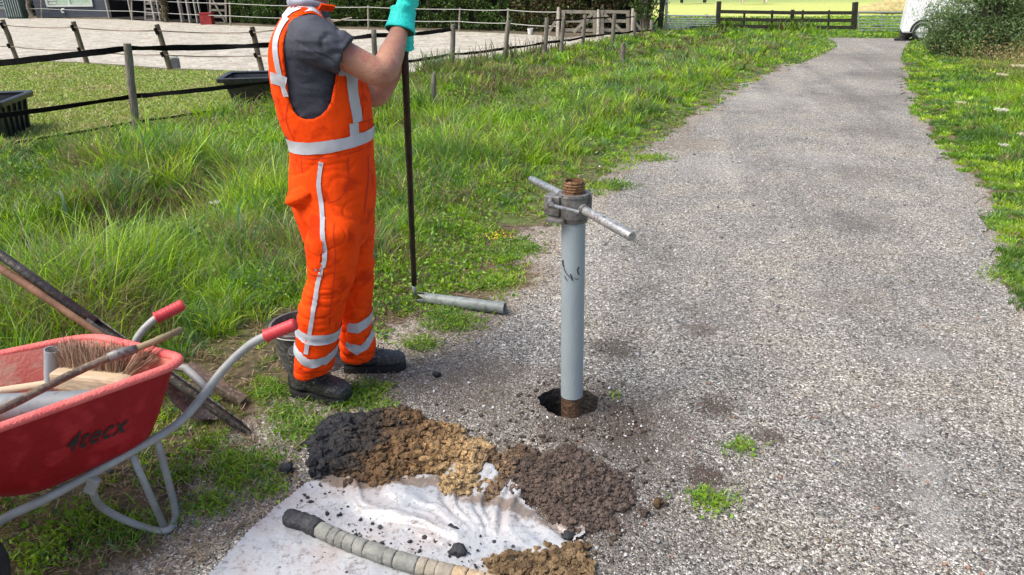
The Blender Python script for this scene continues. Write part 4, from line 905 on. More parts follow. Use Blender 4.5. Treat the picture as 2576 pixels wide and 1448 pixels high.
M_BRIST = leafmat('bristles', .05, .6); mesh_obj('bristles', v, f, M_BRIST, bm_t, smooth=False, col=cb_)
MB().tube([G(-140, 1010, .45), G(0, 985, .46), G(110, 968, .465), G(215, 972, .46)], [.0135, .0135, .013, .012], 12).build('broom_handle', M_BROOMW, bm_t, smooth=True)
# dirty long stick across the tray
sk_ = thing('long_handle', G(200, 950, .6), 'long dirty stick lying diagonally across the wheelbarrow over the broom', 'handle')
sp = [G(-60, 1062, .60), G(60, 1003, .60), G(160, 952, .605), G(235, 917, .61), G(285, 897, .615)]
MB().tube(spline(sp, 4), [.0115] * 17, 12, wob=.08).build('stick', M_STICK, sk_, smooth=True)
MB().tube([G(272, 902, .614), G(300, 891, .616), G(345, 877, .62)], [.0155, .017, .013], 12, wob=.1).build('ferrule', M_CAST, sk_, smooth=True)
MB().tube([G(340, 879, .62), G(400, 855, .625), G(456, 830, .63)], [.0105, .0105, .0105], 12).build('wooden_end', mat('olive_wood', (.20, .15, .08), (.30, .23, .13), rough=.75, sc=10), sk_, smooth=True)
# pipes
pz = thing('grey_pipe', G(60, 1040, .50), 'thick grey plastic pipe lying along the near side inside the wheelbarrow', 'pipe')
MB().tube([G(-330, 1040, .44), G(250, 1015, .475)], .042, 28).build('pipe_wall', mat('dusty_dark_pvc', (.13, .145, .16), (.21, .23, .245), rough=.6, sc=6, c3=(.12, .11, .10)), pz, smooth=False); smooth_by_angle(bpy.data.objects[pz.children[0].name])
ps = G(120, 965, .46); pz = thing('pipe_stub', ps, 'short grey pipe stub standing up between the broom and the tray side', 'pipe')
o = cyl_wall(MB(), ps - Vector((0, 0, .05)), P(130, 880, ps.y - .005), .0215, .0215, .003, 24).build('pipe_wall', M_PVC, pz); smooth_by_angle(o)
# timber pieces in the tray
t = thing('timber_piece', G(235, 995, .44), 'pale split wood offcut under the stick in the wheelbarrow', 'timber')
MB().beam(G(175, 1000, .43), G(290, 985, .44), .10, .05, (0, 0, 1), .008).build('plank', M_BROOMW, t)
# tools leaning behind the barrow
ga = G(626, 1088, .01); gb = P(-20, 627, 2.72); t = thing('gouge_auger', ga, 'long dark steel gouge leaning behind the wheelbarrow, upper one of the two shafts', 'soil auger')
M_DARKST = mat('dark_muddy_steel', (.035, .032, .03), (.12, .11, .105), rough=.45, metal=.4, sc=14, bump=.6, bsc=60, c3=(.17, .13, .09))
dd = (gb - ga); dn = dd.normalized(); sN = dn.cross(Vector((0, 0, 1))).normalized(); uN = sN.cross(dn); ls = []
for k in range(13):
    p = ga + dd * (.62 * k / 12); r = .022 if k > 0 else .012
    ls.append([p + (sN * math.cos(a) + uN * math.sin(a)) * rr for a, rr in [(x_, r) for x_ in np.linspace(-3.9, .75, 10)] + [(x_, r * .72) for x_ in np.linspace(.75, -3.9, 10)]])
o = MB().loops(ls).build('gouge', M_DARKST, t); smooth_by_angle(o, 60)
MB().tube([ga + dd * .60, gb, gb + dd * .15], [.020, .0185, .0185], 14).build('shaft', M_DARKST, t, smooth=True)
sa = P(480, 930, 2.50); g2a = P(300, 872, 2.56); g2b = P(-20, 662, 2.68); t = thing('shovel', G(610, 1012, .01), 'brown handled shovel leaning behind the wheelbarrow, lower one of the two shafts', 'shovel')
MB().tube([g2b + (g2b - g2a) * .4, g2b, P(120, 752, 2.64), g2a, P(400, 930, 2.55)], .0165, 14).build('handle', M_BROWNH, t, smooth=True)
bl_ = MB(); e0_, e1_ = P(400, 930, 2.55), G(545, 1055, .015); bw = Vector((.022, .045, .012)); rows = []
for k in range(9):
    s_ = k / 8; c_ = e0_.lerp(e1_, s_) + Vector((0, 0, -.05 * math.sin(s_ * 3.14))); wd = (.25 + .75 * min(1, s_ * 3)) * (1 - .5 * max(0, s_ - .75) * 4)
    rows.append([c_ + bw * wd * q_ + Vector((0, 0, .02 * q_ * q_)) for q_ in (-1, -.5, 0, .5, 1)] + [c_ + bw * wd * q_ + Vector((0, 0, .02 * q_ * q_ - .004)) for q_ in (1, .5, 0, -.5, -1)])
o = bl_.loops(rows).build('blade', M_DARKST, t); smooth_by_angle(o, 60)
t = thing('plank', G(616, 1012, .02), 'short dark plank on the ground behind the handle of the wheelbarrow', 'plank')
MB().beam(G(470, 922, .16), G(614, 1010, .022), .05, .03, (0, 0, 1), .004).build('board', M_STICK, t)
# ---------------------------------------------------------------- soil heaps
def soilmat(name, stops, sc=14, rough=.9):
    m, N, L, b, out = newmat(name); tc = N.new('ShaderNodeTexCoord')
    n1 = nd(N, 'ShaderNodeTexNoise'); n1.inputs['Scale'].default_value = sc; n1.inputs['Detail'].default_value = 7; n1.inputs['Roughness'].default_value = .7; L.new(tc.outputs['Object'], n1.inputs[0])
    L.new(ramp(N, L, n1.outputs[0], stops), b.inputs['Base Color']); b.inputs['Roughness'].default_value = rough; b.inputs['Specular IOR Level'].default_value = .3
    n2 = nd(N, 'ShaderNodeTexNoise'); n2.inputs['Scale'].default_value = 85; n2.inputs['Detail'].default_value = 6; L.new(tc.outputs['Object'], n2.inputs[0])
    bp = N.new('ShaderNodeBump'); bp.inputs['Strength'].default_value = 1; bp.inputs['Distance'].default_value = .010; L.new(n2.outputs[0], bp.inputs['Height']); L.new(bp.outputs[0], b.inputs['Normal']); return m
M_CLAY = soilmat('black_clay', [(.35, (.014, .015, .017)), (.55, (.045, .046, .05)), (.72, (.10, .10, .105))], 18, .6)
M_BRSOIL = soilmat('brown_soil', [(.32, (.025, .016, .010)), (.5, (.10, .058, .026)), (.68, (.22, .13, .06))], 16)
M_YSAND = soilmat('ochre_sand', [(.3, (.10, .052, .018)), (.48, (.30, .17, .062)), (.66, (.50, .32, .13))], 15)
M_DKSOIL = soilmat('dark_gritty_soil', [(.32, (.022, .015, .012)), (.52, (.075, .054, .042)), (.66, (.12, .09, .07)), (.76, (.28, .25, .22))], 26)
def spoilmat():
    m, N, L, b, out = newmat('drilled_spoil'); ge = N.new('ShaderNodeNewGeometry'); p0_ = G(775, 1130); p1_ = G(1600, 1240); d_ = (p1_ - p0_); L2 = d_.length_squared
    vm = N.new('ShaderNodeVectorMath'); vm.operation = 'SUBTRACT'; L.new(ge.outputs['Position'], vm.inputs[0]); vm.inputs[1].default_value = p0_
    dt = N.new('ShaderNodeVectorMath'); dt.operation = 'DOT_PRODUCT'; L.new(vm.outputs[0], dt.inputs[0]); dt.inputs[1].default_value = d_ / L2
    n1 = nd(N, 'ShaderNodeTexNoise'); n1.inputs['Scale'].default_value = 13; n1.inputs['Detail'].default_value = 7; n1.inputs['Roughness'].default_value = .7; L.new(ge.outputs['Position'], n1.inputs[0])
    a = N.new('ShaderNodeMath'); a.operation = 'MULTIPLY_ADD'; L.new(n1.outputs[0], a.inputs[0]); a.inputs[1].default_value = .42; a.inputs[2].default_value = -.21
    s_ = N.new('ShaderNodeMath'); L.new(a.outputs[0], s_.inputs[0]); L.new(dt.outputs['Value'], s_.inputs[1])
    c0 = ramp(N, L, s_.outputs[0], [(.10, (.030, .031, .034)), (.20, (.045, .036, .028)), (.26, (.12, .072, .035)), (.36, (.15, .09, .042)), (.43, (.29, .19, .09)), (.53, (.36, .255, .13)), (.60, (.16, .105, .06)), (.68, (.085, .062, .048)), (1.0, (.095, .072, .060))])
    n2 = nd(N, 'ShaderNodeTexNoise'); n2.inputs['Scale'].default_value = 34; n2.inputs['Detail'].default_value = 8; n2.inputs['Roughness'].default_value = .8; L.new(ge.outputs['Position'], n2.inputs[0])
    c1 = mixc(N, L, 1.0, c0, ramp(N, L, n2.outputs[0], [(.36, (.28, .26, .25)), (.5, (1, 1, 1)), (.66, (2.1, 2.0, 1.9))]), 'MULTIPLY')
    L.new(c1, b.inputs['Base Color']); b.inputs['Roughness'].default_value = .85; b.inputs['Specular IOR Level'].default_value = .3
    n3 = nd(N, 'ShaderNodeTexNoise'); n3.inputs['Scale'].default_value = 110; n3.inputs['Detail'].default_value = 6; L.new(ge.outputs['Position'], n3.inputs[0]); bp = N.new('ShaderNodeBump'); bp.inputs['Strength'].default_value = 1; bp.inputs['Distance'].default_value = .010; L.new(n3.outputs[0], bp.inputs['Height']); L.new(bp.outputs[0], b.inputs['Normal']); return m
M_SPOIL = spoilmat()
M_MIX = soilmat('mixed_soil', [(.3, (.03, .02, .012)), (.5, (.14, .09, .045)), (.68, (.30, .21, .11))], 16)
ICO = None
def ico():
    bm = bmesh.new(); bmesh.ops.create_icosphere(bm, subdivisions=2, radius=1); v = np.array([q.co[:] for q in bm.verts]); f = np.array([[q.index for q in a.verts] for a in bm.faces]); bm.free(); return v, f
IV, IF = ico()
def ico1():
    bm = bmesh.new(); bmesh.ops.create_icosphere(bm, subdivisions=1, radius=1); v = np.array([q.co[:] for q in bm.verts]); f = np.array([[q.index for q in a.verts] for a in bm.faces]); bm.free(); return v, f
IV1, IF1 = ico1()
def clods(cen, rad, seed, lump=.5, base=(IV, IF), flat=.75):
    rr = np.random.default_rng(seed); n = len(cen); BV, BF = base; m_ = len(BV)
    V_ = np.empty((n, m_, 3))
    ph = rr.random((n, 1, 3)) * 50
    d = 1 + lump * (vn((BV[None, :, 0] * 1.6 + ph[..., 0] + BV[None, :, 2] * 1.3), (BV[None, :, 1] * 1.6 + ph[..., 1]), seed) * 2 - 1)
    d = d + .22 * rr.normal(size=d.shape).clip(-1.5, 1.5); V_ = BV[None] * d[..., None] * (np.array([1, 1, flat])[None, None] * (.8 + .4 * rr.random((n, 1, 3))))
    a = rr.random(n) * 6.28; ca, sa_ = np.cos(a), np.sin(a); x = V_[..., 0] * ca[:, None] - V_[..., 1] * sa_[:, None]; y = V_[..., 0] * sa_[:, None] + V_[..., 1] * ca[:, None]
    V_[..., 0] = x; V_[..., 1] = y; V_ = V_ * rad[:, None, None] + cen[:, None]
    F_ = (BF[None] + (np.arange(n) * m_)[:, None, None]).reshape(-1, 3); return V_.reshape(-1, 3), F_
HEAPS = []
def heap(poly_px, hmax, m, label, seed, lump, ncl, rcl, zbase=.008, exp_=.6):
    poly = [(G(*p).x, G(*p).y) for p in poly_px]; xs = [p[0] for p in poly]; ys_ = [p[1] for p in poly]; st = .0065
    gx = np.arange(min(xs) - .02, max(xs) + .02, st); gy = np.arange(min(ys_) - .02, max(ys_) + .02, st); X, Y = np.meshgrid(gx, gy, indexing='ij')
    d = dist_line(X, Y, poly + [poly[0]]); ins = inside(X, Y, poly); d = np.where(ins, d, -d); d = d + (fbm(X * 9, Y * 9, seed, 4) - .5) * .15
    dm = max(d.max(), .05); hgt = hmax * np.clip(d / dm, 0, 1) ** exp_
    bil = np.abs(fbm(X * 22, Y * 22, seed + 3, 3) - .5) * 2; bil2 = fbm(X * 60, Y * 60, seed + 5, 3)
    hgt = hgt * (.60 + .5 * fbm(X * 9, Y * 9, seed + 1, 3)) + lump * (bil + .5 * bil2) * sstep(d, 0, .04)
    Z = zbase + hgt - .012 * (d < 0)
    idx = np.arange(X.size).reshape(X.shape); fc = np.stack([idx[:-1, :-1], idx[1:, :-1], idx[1:, 1:], idx[:-1, 1:]], -1).reshape(-1, 4); keep = (d[:-1, :-1] > -.008).ravel(); fc = fc[keep]
    used = np.unique(fc); remap = -np.ones(X.size, int); remap[used] = np.arange(len(used)); V_ = np.stack([X, Y, Z], -1).reshape(-1, 3)[used]; fc = remap[fc]
    cx_, cy_ = sum(xs) / len(xs), sum(ys_) / len(ys_)
    # join clods into the heap's own mesh
    rr = np.random.default_rng(seed); pick = rr.integers(0, len(V_), ncl); cen = V_[pick] + np.array([0, 0, .002]); rad = rcl * (.30 + rr.random(ncl) ** 3 * 1.9); cen[:, 2] += rad * .25
    cv, cf = clods(cen, rad, seed + 2)
    bm = bmesh.new(); me = bpy.data.meshes.new('soil_heap')
    allv = np.concatenate([V_, cv]) - np.array([cx_, cy_, 0]); nq = len(fc)
    me.vertices.add(len(allv)); me.vertices.foreach_set('co', allv.astype(np.float32).ravel())
    lt = np.concatenate([np.full(nq, 4), np.full(len(cf), 3)]).astype(np.int32); li = np.concatenate([fc.ravel(), (cf + len(V_)).ravel()]).astype(np.int32)
    me.loops.add(len(li)); me.loops.foreach_set('vertex_index', li); me.polygons.add(len(lt)); me.polygons.foreach_set('loop_start', np.concatenate([[0], np.cumsum(lt)[:-1]]).astype(np.int32)); me.polygons.foreach_set('loop_total', lt); me.update(calc_edges=True)
    me.polygons.foreach_set('use_smooth', np.concatenate([np.ones(nq, bool), np.zeros(len(cf), bool)])); me.materials.append(m); bm.free()
    o = bpy.data.objects.new('soil_heap', me); C.objects.link(o); o.location = (cx_, cy_, 0); tag(o, label, 'soil heap', 'heaps of drilled soil round the plastic sheet'); return o
heap([(775, 1120), (800, 1088), (850, 1070), (905, 1062), (935, 1075), (950, 1120), (940, 1165), (905, 1195), (860, 1205), (815, 1210), (790, 1200), (800, 1160)], .055, M_SPOIL, 'lumpy black clay heap at the left end of the spoil', 11, .022, 420, .015)
heap([(905, 1075), (950, 1052), (1020, 1042), (1060, 1060), (1080, 1110), (1110, 1160), (1110, 1205), (1040, 1225), (960, 1240), (880, 1236), (850, 1205), (895, 1160)], .050, M_SPOIL, 'crumbly brown soil heap between the black clay and the ochre sand', 23, .022, 1100, .0095)
heap([(1010, 1092), (1050, 1080), (1120, 1090), (1170, 1108), (1215, 1112), (1252, 1130), (1256, 1165), (1240, 1195), (1210, 1240), (1160, 1250), (1118, 1240), (1140, 1200), (1110, 1180), (1070, 1160), (1030, 1140)], .046, M_SPOIL, 'ochre sand heap in the middle of the spoil', 37, .018, 900, .0075)
heap([(1235, 1160), (1290, 1140), (1350, 1138), (1430, 1140), (1500, 1165), (1560, 1185), (1602, 1235), (1590, 1275), (1540, 1315), (1470, 1338), (1385, 1330), (1345, 1295), (1290, 1288), (1225, 1292), (1180, 1270), (1165, 1245), (1215, 1215)], .042, M_SPOIL, 'wide dark gritty soil heap right of the ochre sand', 51, .014, 2600, .0058)
heap([(1200, 1438), (1225, 1415), (1290, 1402), (1340, 1392), (1400, 1384), (1465, 1382), (1470, 1400), (1475, 1440), (1480, 1520), (1180, 1520), (1185, 1460)], .026, M_MIX, 'brown and yellow soil heap at the bottom edge of the photo', 67, .013, 1100, .0065)
# scattered crumbs of soil on road and sheet
def scatter_px(poly_px, n, rlo, rhi, m, name, label, cat, z=.008, seed=5, base=(IV1, IF1), pw=2.2, kind='stuff', origin=None):
    rr = np.random.default_rng(seed); pts = []
    us = [p[0] for p in poly_px]; vs_ = [p[1] for p in poly_px]
    while len(pts) < n:
        u = rr.uniform(min(us), max(us)); v_ = rr.uniform(min(vs_), max(vs_))
        if inside(np.array([u]), np.array([v_]), poly_px)[0]:
            q = G(u, v_, z)
            if (q.x - HOLE.x) ** 2 + (q.y - HOLE.y) ** 2 < (HR + .015) ** 2: continue
            pts.append((q.x, q.y, q.z))
    cen = np.array(pts); rad = rlo + (rhi - rlo) * rr.random(n) ** pw; cen[:, 2] += rad * .3
    v_, f_ = clods(cen, rad, seed, .4, base); o = mesh_obj(name, v_, f_, m, smooth=True); return tag(o, label, cat, kind=kind)
scatter_px([(760, 1210), (1250, 1230), (1500, 1340), (1450, 1440), (1150, 1440), (720, 1300)], 420, .0012, .0085, M_CLAY, 'clay_crumbs', 'dark crumbs of clay strewn over the white sheet', 'crumbs', .012, 71)
scatter_px([(560, 1448), (740, 1270), (1200, 1400), (1180, 1448)], 90, .001, .005, M_CLAY, 'clay_crumbs', 'few tiny black crumbs on the smooth lower left part of the sheet', 'crumbs', .008, 72)
scatter_px([(700, 1150), (1000, 1000), (1300, 1050), (1550, 1090), (1720, 1220), (1640, 1380), (1450, 1448), (1300, 1200), (900, 1240), (740, 1230)], 700, .0015, .011, M_DKSOIL, 'soil_crumbs', 'dark soil crumbs strewn on the gravel round the heaps', 'crumbs', .005, 73, pw=3)
scatter_px([(1290, 1000), (1360, 950), (1500, 950), (1580, 1010), (1640, 1090), (1520, 1110), (1380, 1075), (1300, 1050)], 500, .0015, .008, M_DKSOIL, 'soil_crumbs', 'dark soil crumbs round the rim of the bore hole', 'crumbs', .005, 74, pw=3)
for (u, v_, r, s_, lab, mm) in [(1653, 1268, .016, 81, 'reddish brown soil lump on the gravel right of the dark heap', M_BRSOIL), (1620, 1292, .013, 82, 'grey soil lump on the gravel just below the reddish lump', M_DKSOIL), (1140, 1335, .020, 83, 'black clay lump on the white sheet near the folds', M_CLAY), (1152, 1392, .019, 84, 'black clay lump on the sheet just above the core sample', M_CLAY), (720, 1186, .022, 85, 'black clay lump on the bare soil left of the clay heap', M_CLAY), (790, 1120, .028, 86, 'black clay lump at the left rim of the clay heap', M_CLAY), (1098, 945, .016, 87, 'black lump on the gravel in front of the boots', M_CLAY), (1430, 1355, .018, 88, 'black clay lump on the right tip of the sheet', M_CLAY)]:
    q = G(u, v_, .012); v2, f2 = clods(np.array([[q.x, q.y, q.z + r * .4], [q.x + r * .8, q.y + r * .3, q.z + r * .1]]), np.array([r, r * .6]), s_, .45); tag(mesh_obj('soil_lump', v2, f2, mm, origin=(q.x, q.y, 0)), lab, 'soil lump', 'loose soil lumps')

# ---------------------------------------------------------------- white plastic sheet
m, N, L, b, out = newmat('white_sheet'); tc = N.new('ShaderNodeTexCoord')
n1 = nd(N, 'ShaderNodeTexNoise'); n1.inputs['Scale'].default_value = 5; n1.inputs['Detail'].default_value = 6; L.new(tc.outputs['Object'], n1.inputs[0])
c = ramp(N, L, n1.outputs[0], [(.3, (.30, .325, .35)), (.5, (.41, .42, .43)), (.68, (.39, .355, .34))])
n2 = nd(N, 'ShaderNodeTexNoise'); n2.inputs['Scale'].default_value = 42; n2.inputs['Detail'].default_value = 6; n2.inputs['Roughness'].default_value = .75; L.new(tc.outputs['Object'], n2.inputs[0])
d_ = ramp(N, L, n2.outputs[0], [(.36, (.55, .50, .45)), (.47, (1, 1, 1))]); c = mixc(N, L, 1, c, d_, 'MULTIPLY'); adt = nd(N, 'ShaderNodeAttribute', attribute_name='Col'); n9 = nd(N, 'ShaderNodeTexNoise'); n9.inputs['Scale'].default_value = 16; n9.inputs['Detail'].default_value = 7; n9.inputs['Roughness'].default_value = .75; L.new(tc.outputs['Object'], n9.inputs[0]); am = N.new('ShaderNodeMath'); am.operation = 'MULTIPLY_ADD'; L.new(n9.outputs[0], am.inputs[0]); am.inputs[1].default_value = 1.3; am.inputs[2].default_value = -.85; a3 = N.new('ShaderNodeMath'); L.new(am.outputs[0], a3.inputs[0]); L.new(adt.outputs['Fac'], a3.inputs[1]); dm_ = ramp(N, L, a3.outputs[0], [(.56, (0, 0, 0)), (.72, (.85, .85, .85))]); c = mixc(N, L, dm_, c, (.17, .125, .09))
n4 = nd(N, 'ShaderNodeTexNoise'); n4.inputs['Scale'].default_value = 2.2; n4.inputs['Detail'].default_value = 3; L.new(tc.outputs['Object'], n4.inputs[0])
L.new(c, b.inputs['Base Color']); b.inputs['Roughness'].default_value = .26; b.inputs['Specular IOR Level'].default_value = .6
n3 = nd(N, 'ShaderNodeTexNoise'); n3.inputs['Scale'].default_value = 30; n3.inputs['Detail'].default_value = 4; L.new(tc.outputs['Object'], n3.inputs[0]); bp = N.new('ShaderNodeBump'); bp.inputs['Strength'].default_value = .8; bp.inputs['Distance'].default_value = .008; L.new(n3.outputs[0], bp.inputs['Height']); L.new(bp.outputs[0], b.inputs['Normal'])
M_SHEET = m
shp = [(470, 1520), (532, 1448), (610, 1362), (700, 1278), (765, 1226), (830, 1206), (850, 1200), (1000, 1190), (1130, 1195), (1180, 1160), (1240, 1200), (1300, 1255), (1345, 1300), (1385, 1330), (1462, 1342), (1468, 1358), (1440, 1372), (1466, 1380), (1420, 1385), (1440, 1420), (1300, 1440), (1250, 1448), (1230, 1530)]
sp_ = [(G(*p).x, G(*p).y) for p in shp]; st = .0065
xs = [p[0] for p in sp_]; ys_ = [p[1] for p in sp_]; gx = np.arange(min(xs) - .01, max(xs) + .02, st); gy = np.arange(min(ys_) - .01, max(ys_) + .02, st); X, Y = np.meshgrid(gx, gy, indexing='ij')
foc = G(1215, 1412); ang = np.arctan2(Y - foc.y, X - foc.x); rad = np.hypot(X - foc.x, Y - foc.y)
up_ = sstep(ang, .75, 1.25) * (1 - sstep(ang, 2.55, 2.75)); angw = ang + (fbm(X * 4, Y * 4, 55, 2) - .5) * .55; fold = (np.abs(fbm(angw * 5.2, rad * 2.2, 12, 2) - .5) * 2); fold = (1 - fold) ** 2.2
fine = (1 - np.abs(fbm(angw * 15 + X * 6, rad * 6, 14, 2) - .5) * 2) ** 2
Zs = .007 + up_ * sstep(rad, .05, .18) * (1 - sstep(rad, .55, .75)) * (fold * .021 + fine * .013) + (fbm(X * 5, Y * 5, 8, 3) - .3) * .012 * sstep(rad, .0, .2) + .0015 * fbm(X * 30, Y * 30, 9, 2)
rgt_ = sstep(X, foc.x + .0, foc.x + .1); fl2 = (1 - np.abs(fbm((X + Y * .8) * 16, (Y - X) * 3, 15, 2) - .5) * 2) ** 2; Zs += rgt_ * fl2 * .012
dS = dist_line(X, Y, sp_ + [sp_[0]]); insS = inside(X, Y, sp_); dS = np.where(insS, dS, -dS); dS += (fbm(X * 13, Y * 13, 44, 2) - .5) * np.where(X > foc.x - .25, .035, .006)
Zs += .006 * sstep(dS, .02, .0) * vn(X * 20, Y * 20, 3)
idx = np.arange(X.size).reshape(X.shape); fc = np.stack([idx[:-1, :-1], idx[1:, :-1], idx[1:, 1:], idx[:-1, 1:]], -1).reshape(-1, 4); fc = fc[(dS[:-1, :-1] > 0).ravel()]
used = np.unique(fc); remap = -np.ones(X.size, int); remap[used] = np.arange(len(used)); V_ = np.stack([X, Y, Zs], -1).reshape(-1, 3)[used]
topl = [(G(*p).x, G(*p).y) for p in [(790, 1205), (900, 1235), (1110, 1225), (1180, 1270), (1290, 1288), (1385, 1330), (1460, 1345)]]; dt_ = dist_line(V_[:, 0], V_[:, 1], topl); dirt = 1 - sstep(dt_, .0, .10); sh = mesh_obj('plastic_sheet', V_, remap[fc], M_SHEET, origin=(foc.x, foc.y, 0), col=np.repeat(dirt[:, None], 3, 1)); tag(sh, 'crumpled white plastic sheet under the soil heaps and the core sample', 'sheet')
# ---------------------------------------------------------------- core sample
cpx = [(722, 1303), (770, 1316), (820, 1340), (880, 1366), (940, 1388), (1010, 1412), (1090, 1432), (1170, 1452), (1260, 1474), (1340, 1490)]
cp = spline([G(u, v_, .030) for u, v_ in cpx], 14); cum_ = [0]
for a, b_ in zip(cp[:-1], cp[1:]): cum_.append(cum_[-1] + (b_ - a).length)
co_t = thing('core_sample', cp[0], 'long cylindrical soil core with black and grey clay lying on the white sheet', 'core sample')
def colmat(nm, a, b_, bump=1.0): return mat(nm, a, b_, rough=.8, sc=22, bump=bump, bsc=80)
M_C1 = M_CLAY; M_C2 = colmat('grey_clay', (.15, .155, .135), (.27, .27, .24), .5); M_C3 = colmat('grey_beige_clay', (.24, .21, .16), (.36, .32, .25), .5); M_C4 = colmat('beige_sand_core', (.33, .24, .14), (.50, .38, .24), .8)
cuts = [0, .115, .155, .185, .23, .27, .335, .372, .45, .47, .52, .56, .60, .655, .70, .78, 1.1]
cm = [0, 1, 1, 1, 1, 1, 1, 1, 1, 2, 2, 2, 3, 3, 3, 3]
def at_len(s_):
    for i in range(len(cum_) - 1):
        if cum_[i + 1] >= s_: return cp[i].lerp(cp[i + 1], (s_ - cum_[i]) / (cum_[i + 1] - cum_[i]))
    return cp[-1]
pxl = [np.hypot(*(np.array(b_) - np.array(a))) for a, b_ in zip(cpx[:-1], cpx[1:])]
Lc = cum_[-1]; cuts = [min(c_ * Lc / .72 * .72, Lc) for c_ in [0, .155, .215, .25, .285, .33, .375, .46, .50, .585, .62, .66, .72, .77, .83, .9, 1.0]]
for i in range(len(cuts) - 1):
    a, b_ = cuts[i] + random.uniform(.0002, .0016), cuts[i + 1] - random.uniform(.0002, .0012); n_ = max(6, int((b_ - a) / .006)); rough_ = cm[i] == 0; ls = []
    tilt = random.uniform(-.25, .25)
    for k in range(n_ + 1):
        s_ = a + (b_ - a) * k / n_; p = at_len(s_); t_ = (at_len(s_ + .01) - at_len(max(s_ - .01, 0))).normalized(); sx_ = t_.cross(Vector((0, 0, 1))).normalized(); ux_ = sx_.cross(t_); r = .0265 if not rough_ else .029
        e_ = min(k, n_ - k); r *= (1 - .05 * (e_ == 0)) ; row = []
        for j in range(26):
            an = 2 * math.pi * j / 26; nz_ = mnoise.noise(Vector((math.cos(an) * 1.5, math.sin(an) * 1.5, s_ * 60 if rough_ else s_ * 18)) * (1.3 if rough_ else 1) + Vector((i * 7.1, 0, 0)))
            rr_ = r * (1 + nz_ * (.20 if rough_ else .07)); row.append(p + sx_ * math.cos(an) * rr_ + ux_ * math.sin(an) * rr_ + t_ * (tilt * math.sin(an) * .01 + .004 * mnoise.noise(Vector((an * 2, i, k * .0))) * (e_ == 0)))
        ls.append(row)
    MB().loops(ls).build('clay_segment', [M_C1, M_C2, M_C3, M_C4][cm[i]], co_t, smooth=True)
# dark inner core seen in the cracks
MB().tube(cp, .0235, 16).build('inner_core', M_CLAY, co_t, smooth=True)
# ---------------------------------------------------------------- the worker
M_ORANGE = mat('hi_vis_orange', (.90, .060, .003), (.98, .082, .005), rough=.85, sc=4, bump=.25, bsc=220, spec=.12, c3=(.66, .042, .003))
M_REFL = mat('reflective_silver', (.40, .42, .45), (.52, .54, .57), rough=.4, sc=9, spec=.5)
M_SHIRT = mat('dark_grey_shirt', (.032, .036, .050), (.060, .066, .085), rough=.85, sc=6, bump=.3, bsc=200)
M_SKIN = mat('tanned_skin', (.36, .165, .098), (.47, .235, .15), rough=.5, sc=9, bump=.3, bsc=140, c3=(.40, .15, .10))
M_GLOVE = mat('turquoise_glove', (.003, .58, .47), (.02, .76, .64), rough=.65, sc=18, bump=.5, bsc=120)
M_BOOT = mat('black_boot_leather', (.014, .014, .015), (.045, .045, .046), rough=.55, sc=20, bump=.8, bsc=70, c3=(.10, .095, .085)); M_SOLE = mat('black_sole', (.010, .010, .011), rough=.8)
M_HAIR = mat('grey_brown_hair', (.06, .05, .045), (.14, .12, .11), rough=.8, sc=40, bump=1, bsc=150)
YN, YF, YC = 2.70, 2.92, 2.82
SQ = .98
def ring3(u0, u1, v, y, b_, n=40, ex=2.3, dv=0.0, z=None, yaw=0):
    """horizontal-ish ring between the two silhouette pixels, half depth b_"""
    A = P(u0, v, y); B = P(u1, v + dv, y); c = (A + B) / 2; a = (B - A) / 2; out = []
    a = a * SQ
    for k in range(n):
        t = 2 * math.pi * k / n; ct, st_ = math.cos(t), math.sin(t); r = (abs(ct) ** ex + abs(st_) ** ex) ** (-1 / ex)
        out.append(c + a * (ct * r) + Vector((0, b_ * st_ * r, 0)))
    return out
def interp_rings(rs, sub=4):
    n = len(rs[0]); cols = [spline([r[k] for r in rs], sub) for k in range(n)]; return [[cols[k][i] for k in range(n)] for i in range(len(cols[0]))]
def loft(rs, sub=4): return MB().loops(interp_rings(rs, sub))
def remesh(mbs, name, m, parent, vox=.008, smooth_it=6, disp=None, origin=None, keep=False):
    allmb = MB()
    for q in mbs: allmb.add(q.v, q.f)
    tmp = allmb.build('tmp', m, None)
    bm = bmesh.new(); bm.from_mesh(tmp.data); bmesh.ops.recalc_face_normals(bm, faces=bm.faces); bm.to_mesh(tmp.data); bm.free()
    r = tmp.modifiers.new('r', 'REMESH'); r.mode = 'VOXEL'; r.voxel_size = vox
    s_ = tmp.modifiers.new('s', 'SMOOTH'); s_.factor = .5; s_.iterations = smooth_it
    dg = bpy.context.evaluated_depsgraph_get(); ev = tmp.evaluated_get(dg); me = bpy.data.meshes.new_from_object(ev); bpy.data.objects.remove(tmp)
    V_ = np.empty(len(me.vertices) * 3); me.vertices.foreach_get('co', V_); V_ = V_.reshape(-1, 3)
    Nn = np.empty(len(me.vertices) * 3); me.vertices.foreach_get('normal', Nn); Nn = Nn.reshape(-1, 3)
    fs = [list(p.vertices) for p in me.polygons]; bpy.data.meshes.remove(me)
    if disp is not None: V_ = V_ + Nn * disp(V_, Nn)[:, None]
    return V_, fs
def wrinkle(V_, amp, sx, sy, sz, seed):
    a = fbm(V_[:, 0] * sx + V_[:, 1] * sy * .7, V_[:, 2] * sz + V_[:, 0] * 2.0, seed, 2); return amp * ((1 - np.abs(a - .5) * 2) ** 2 - .45)
wpos = Vector((-.76, 2.81, 0)); 
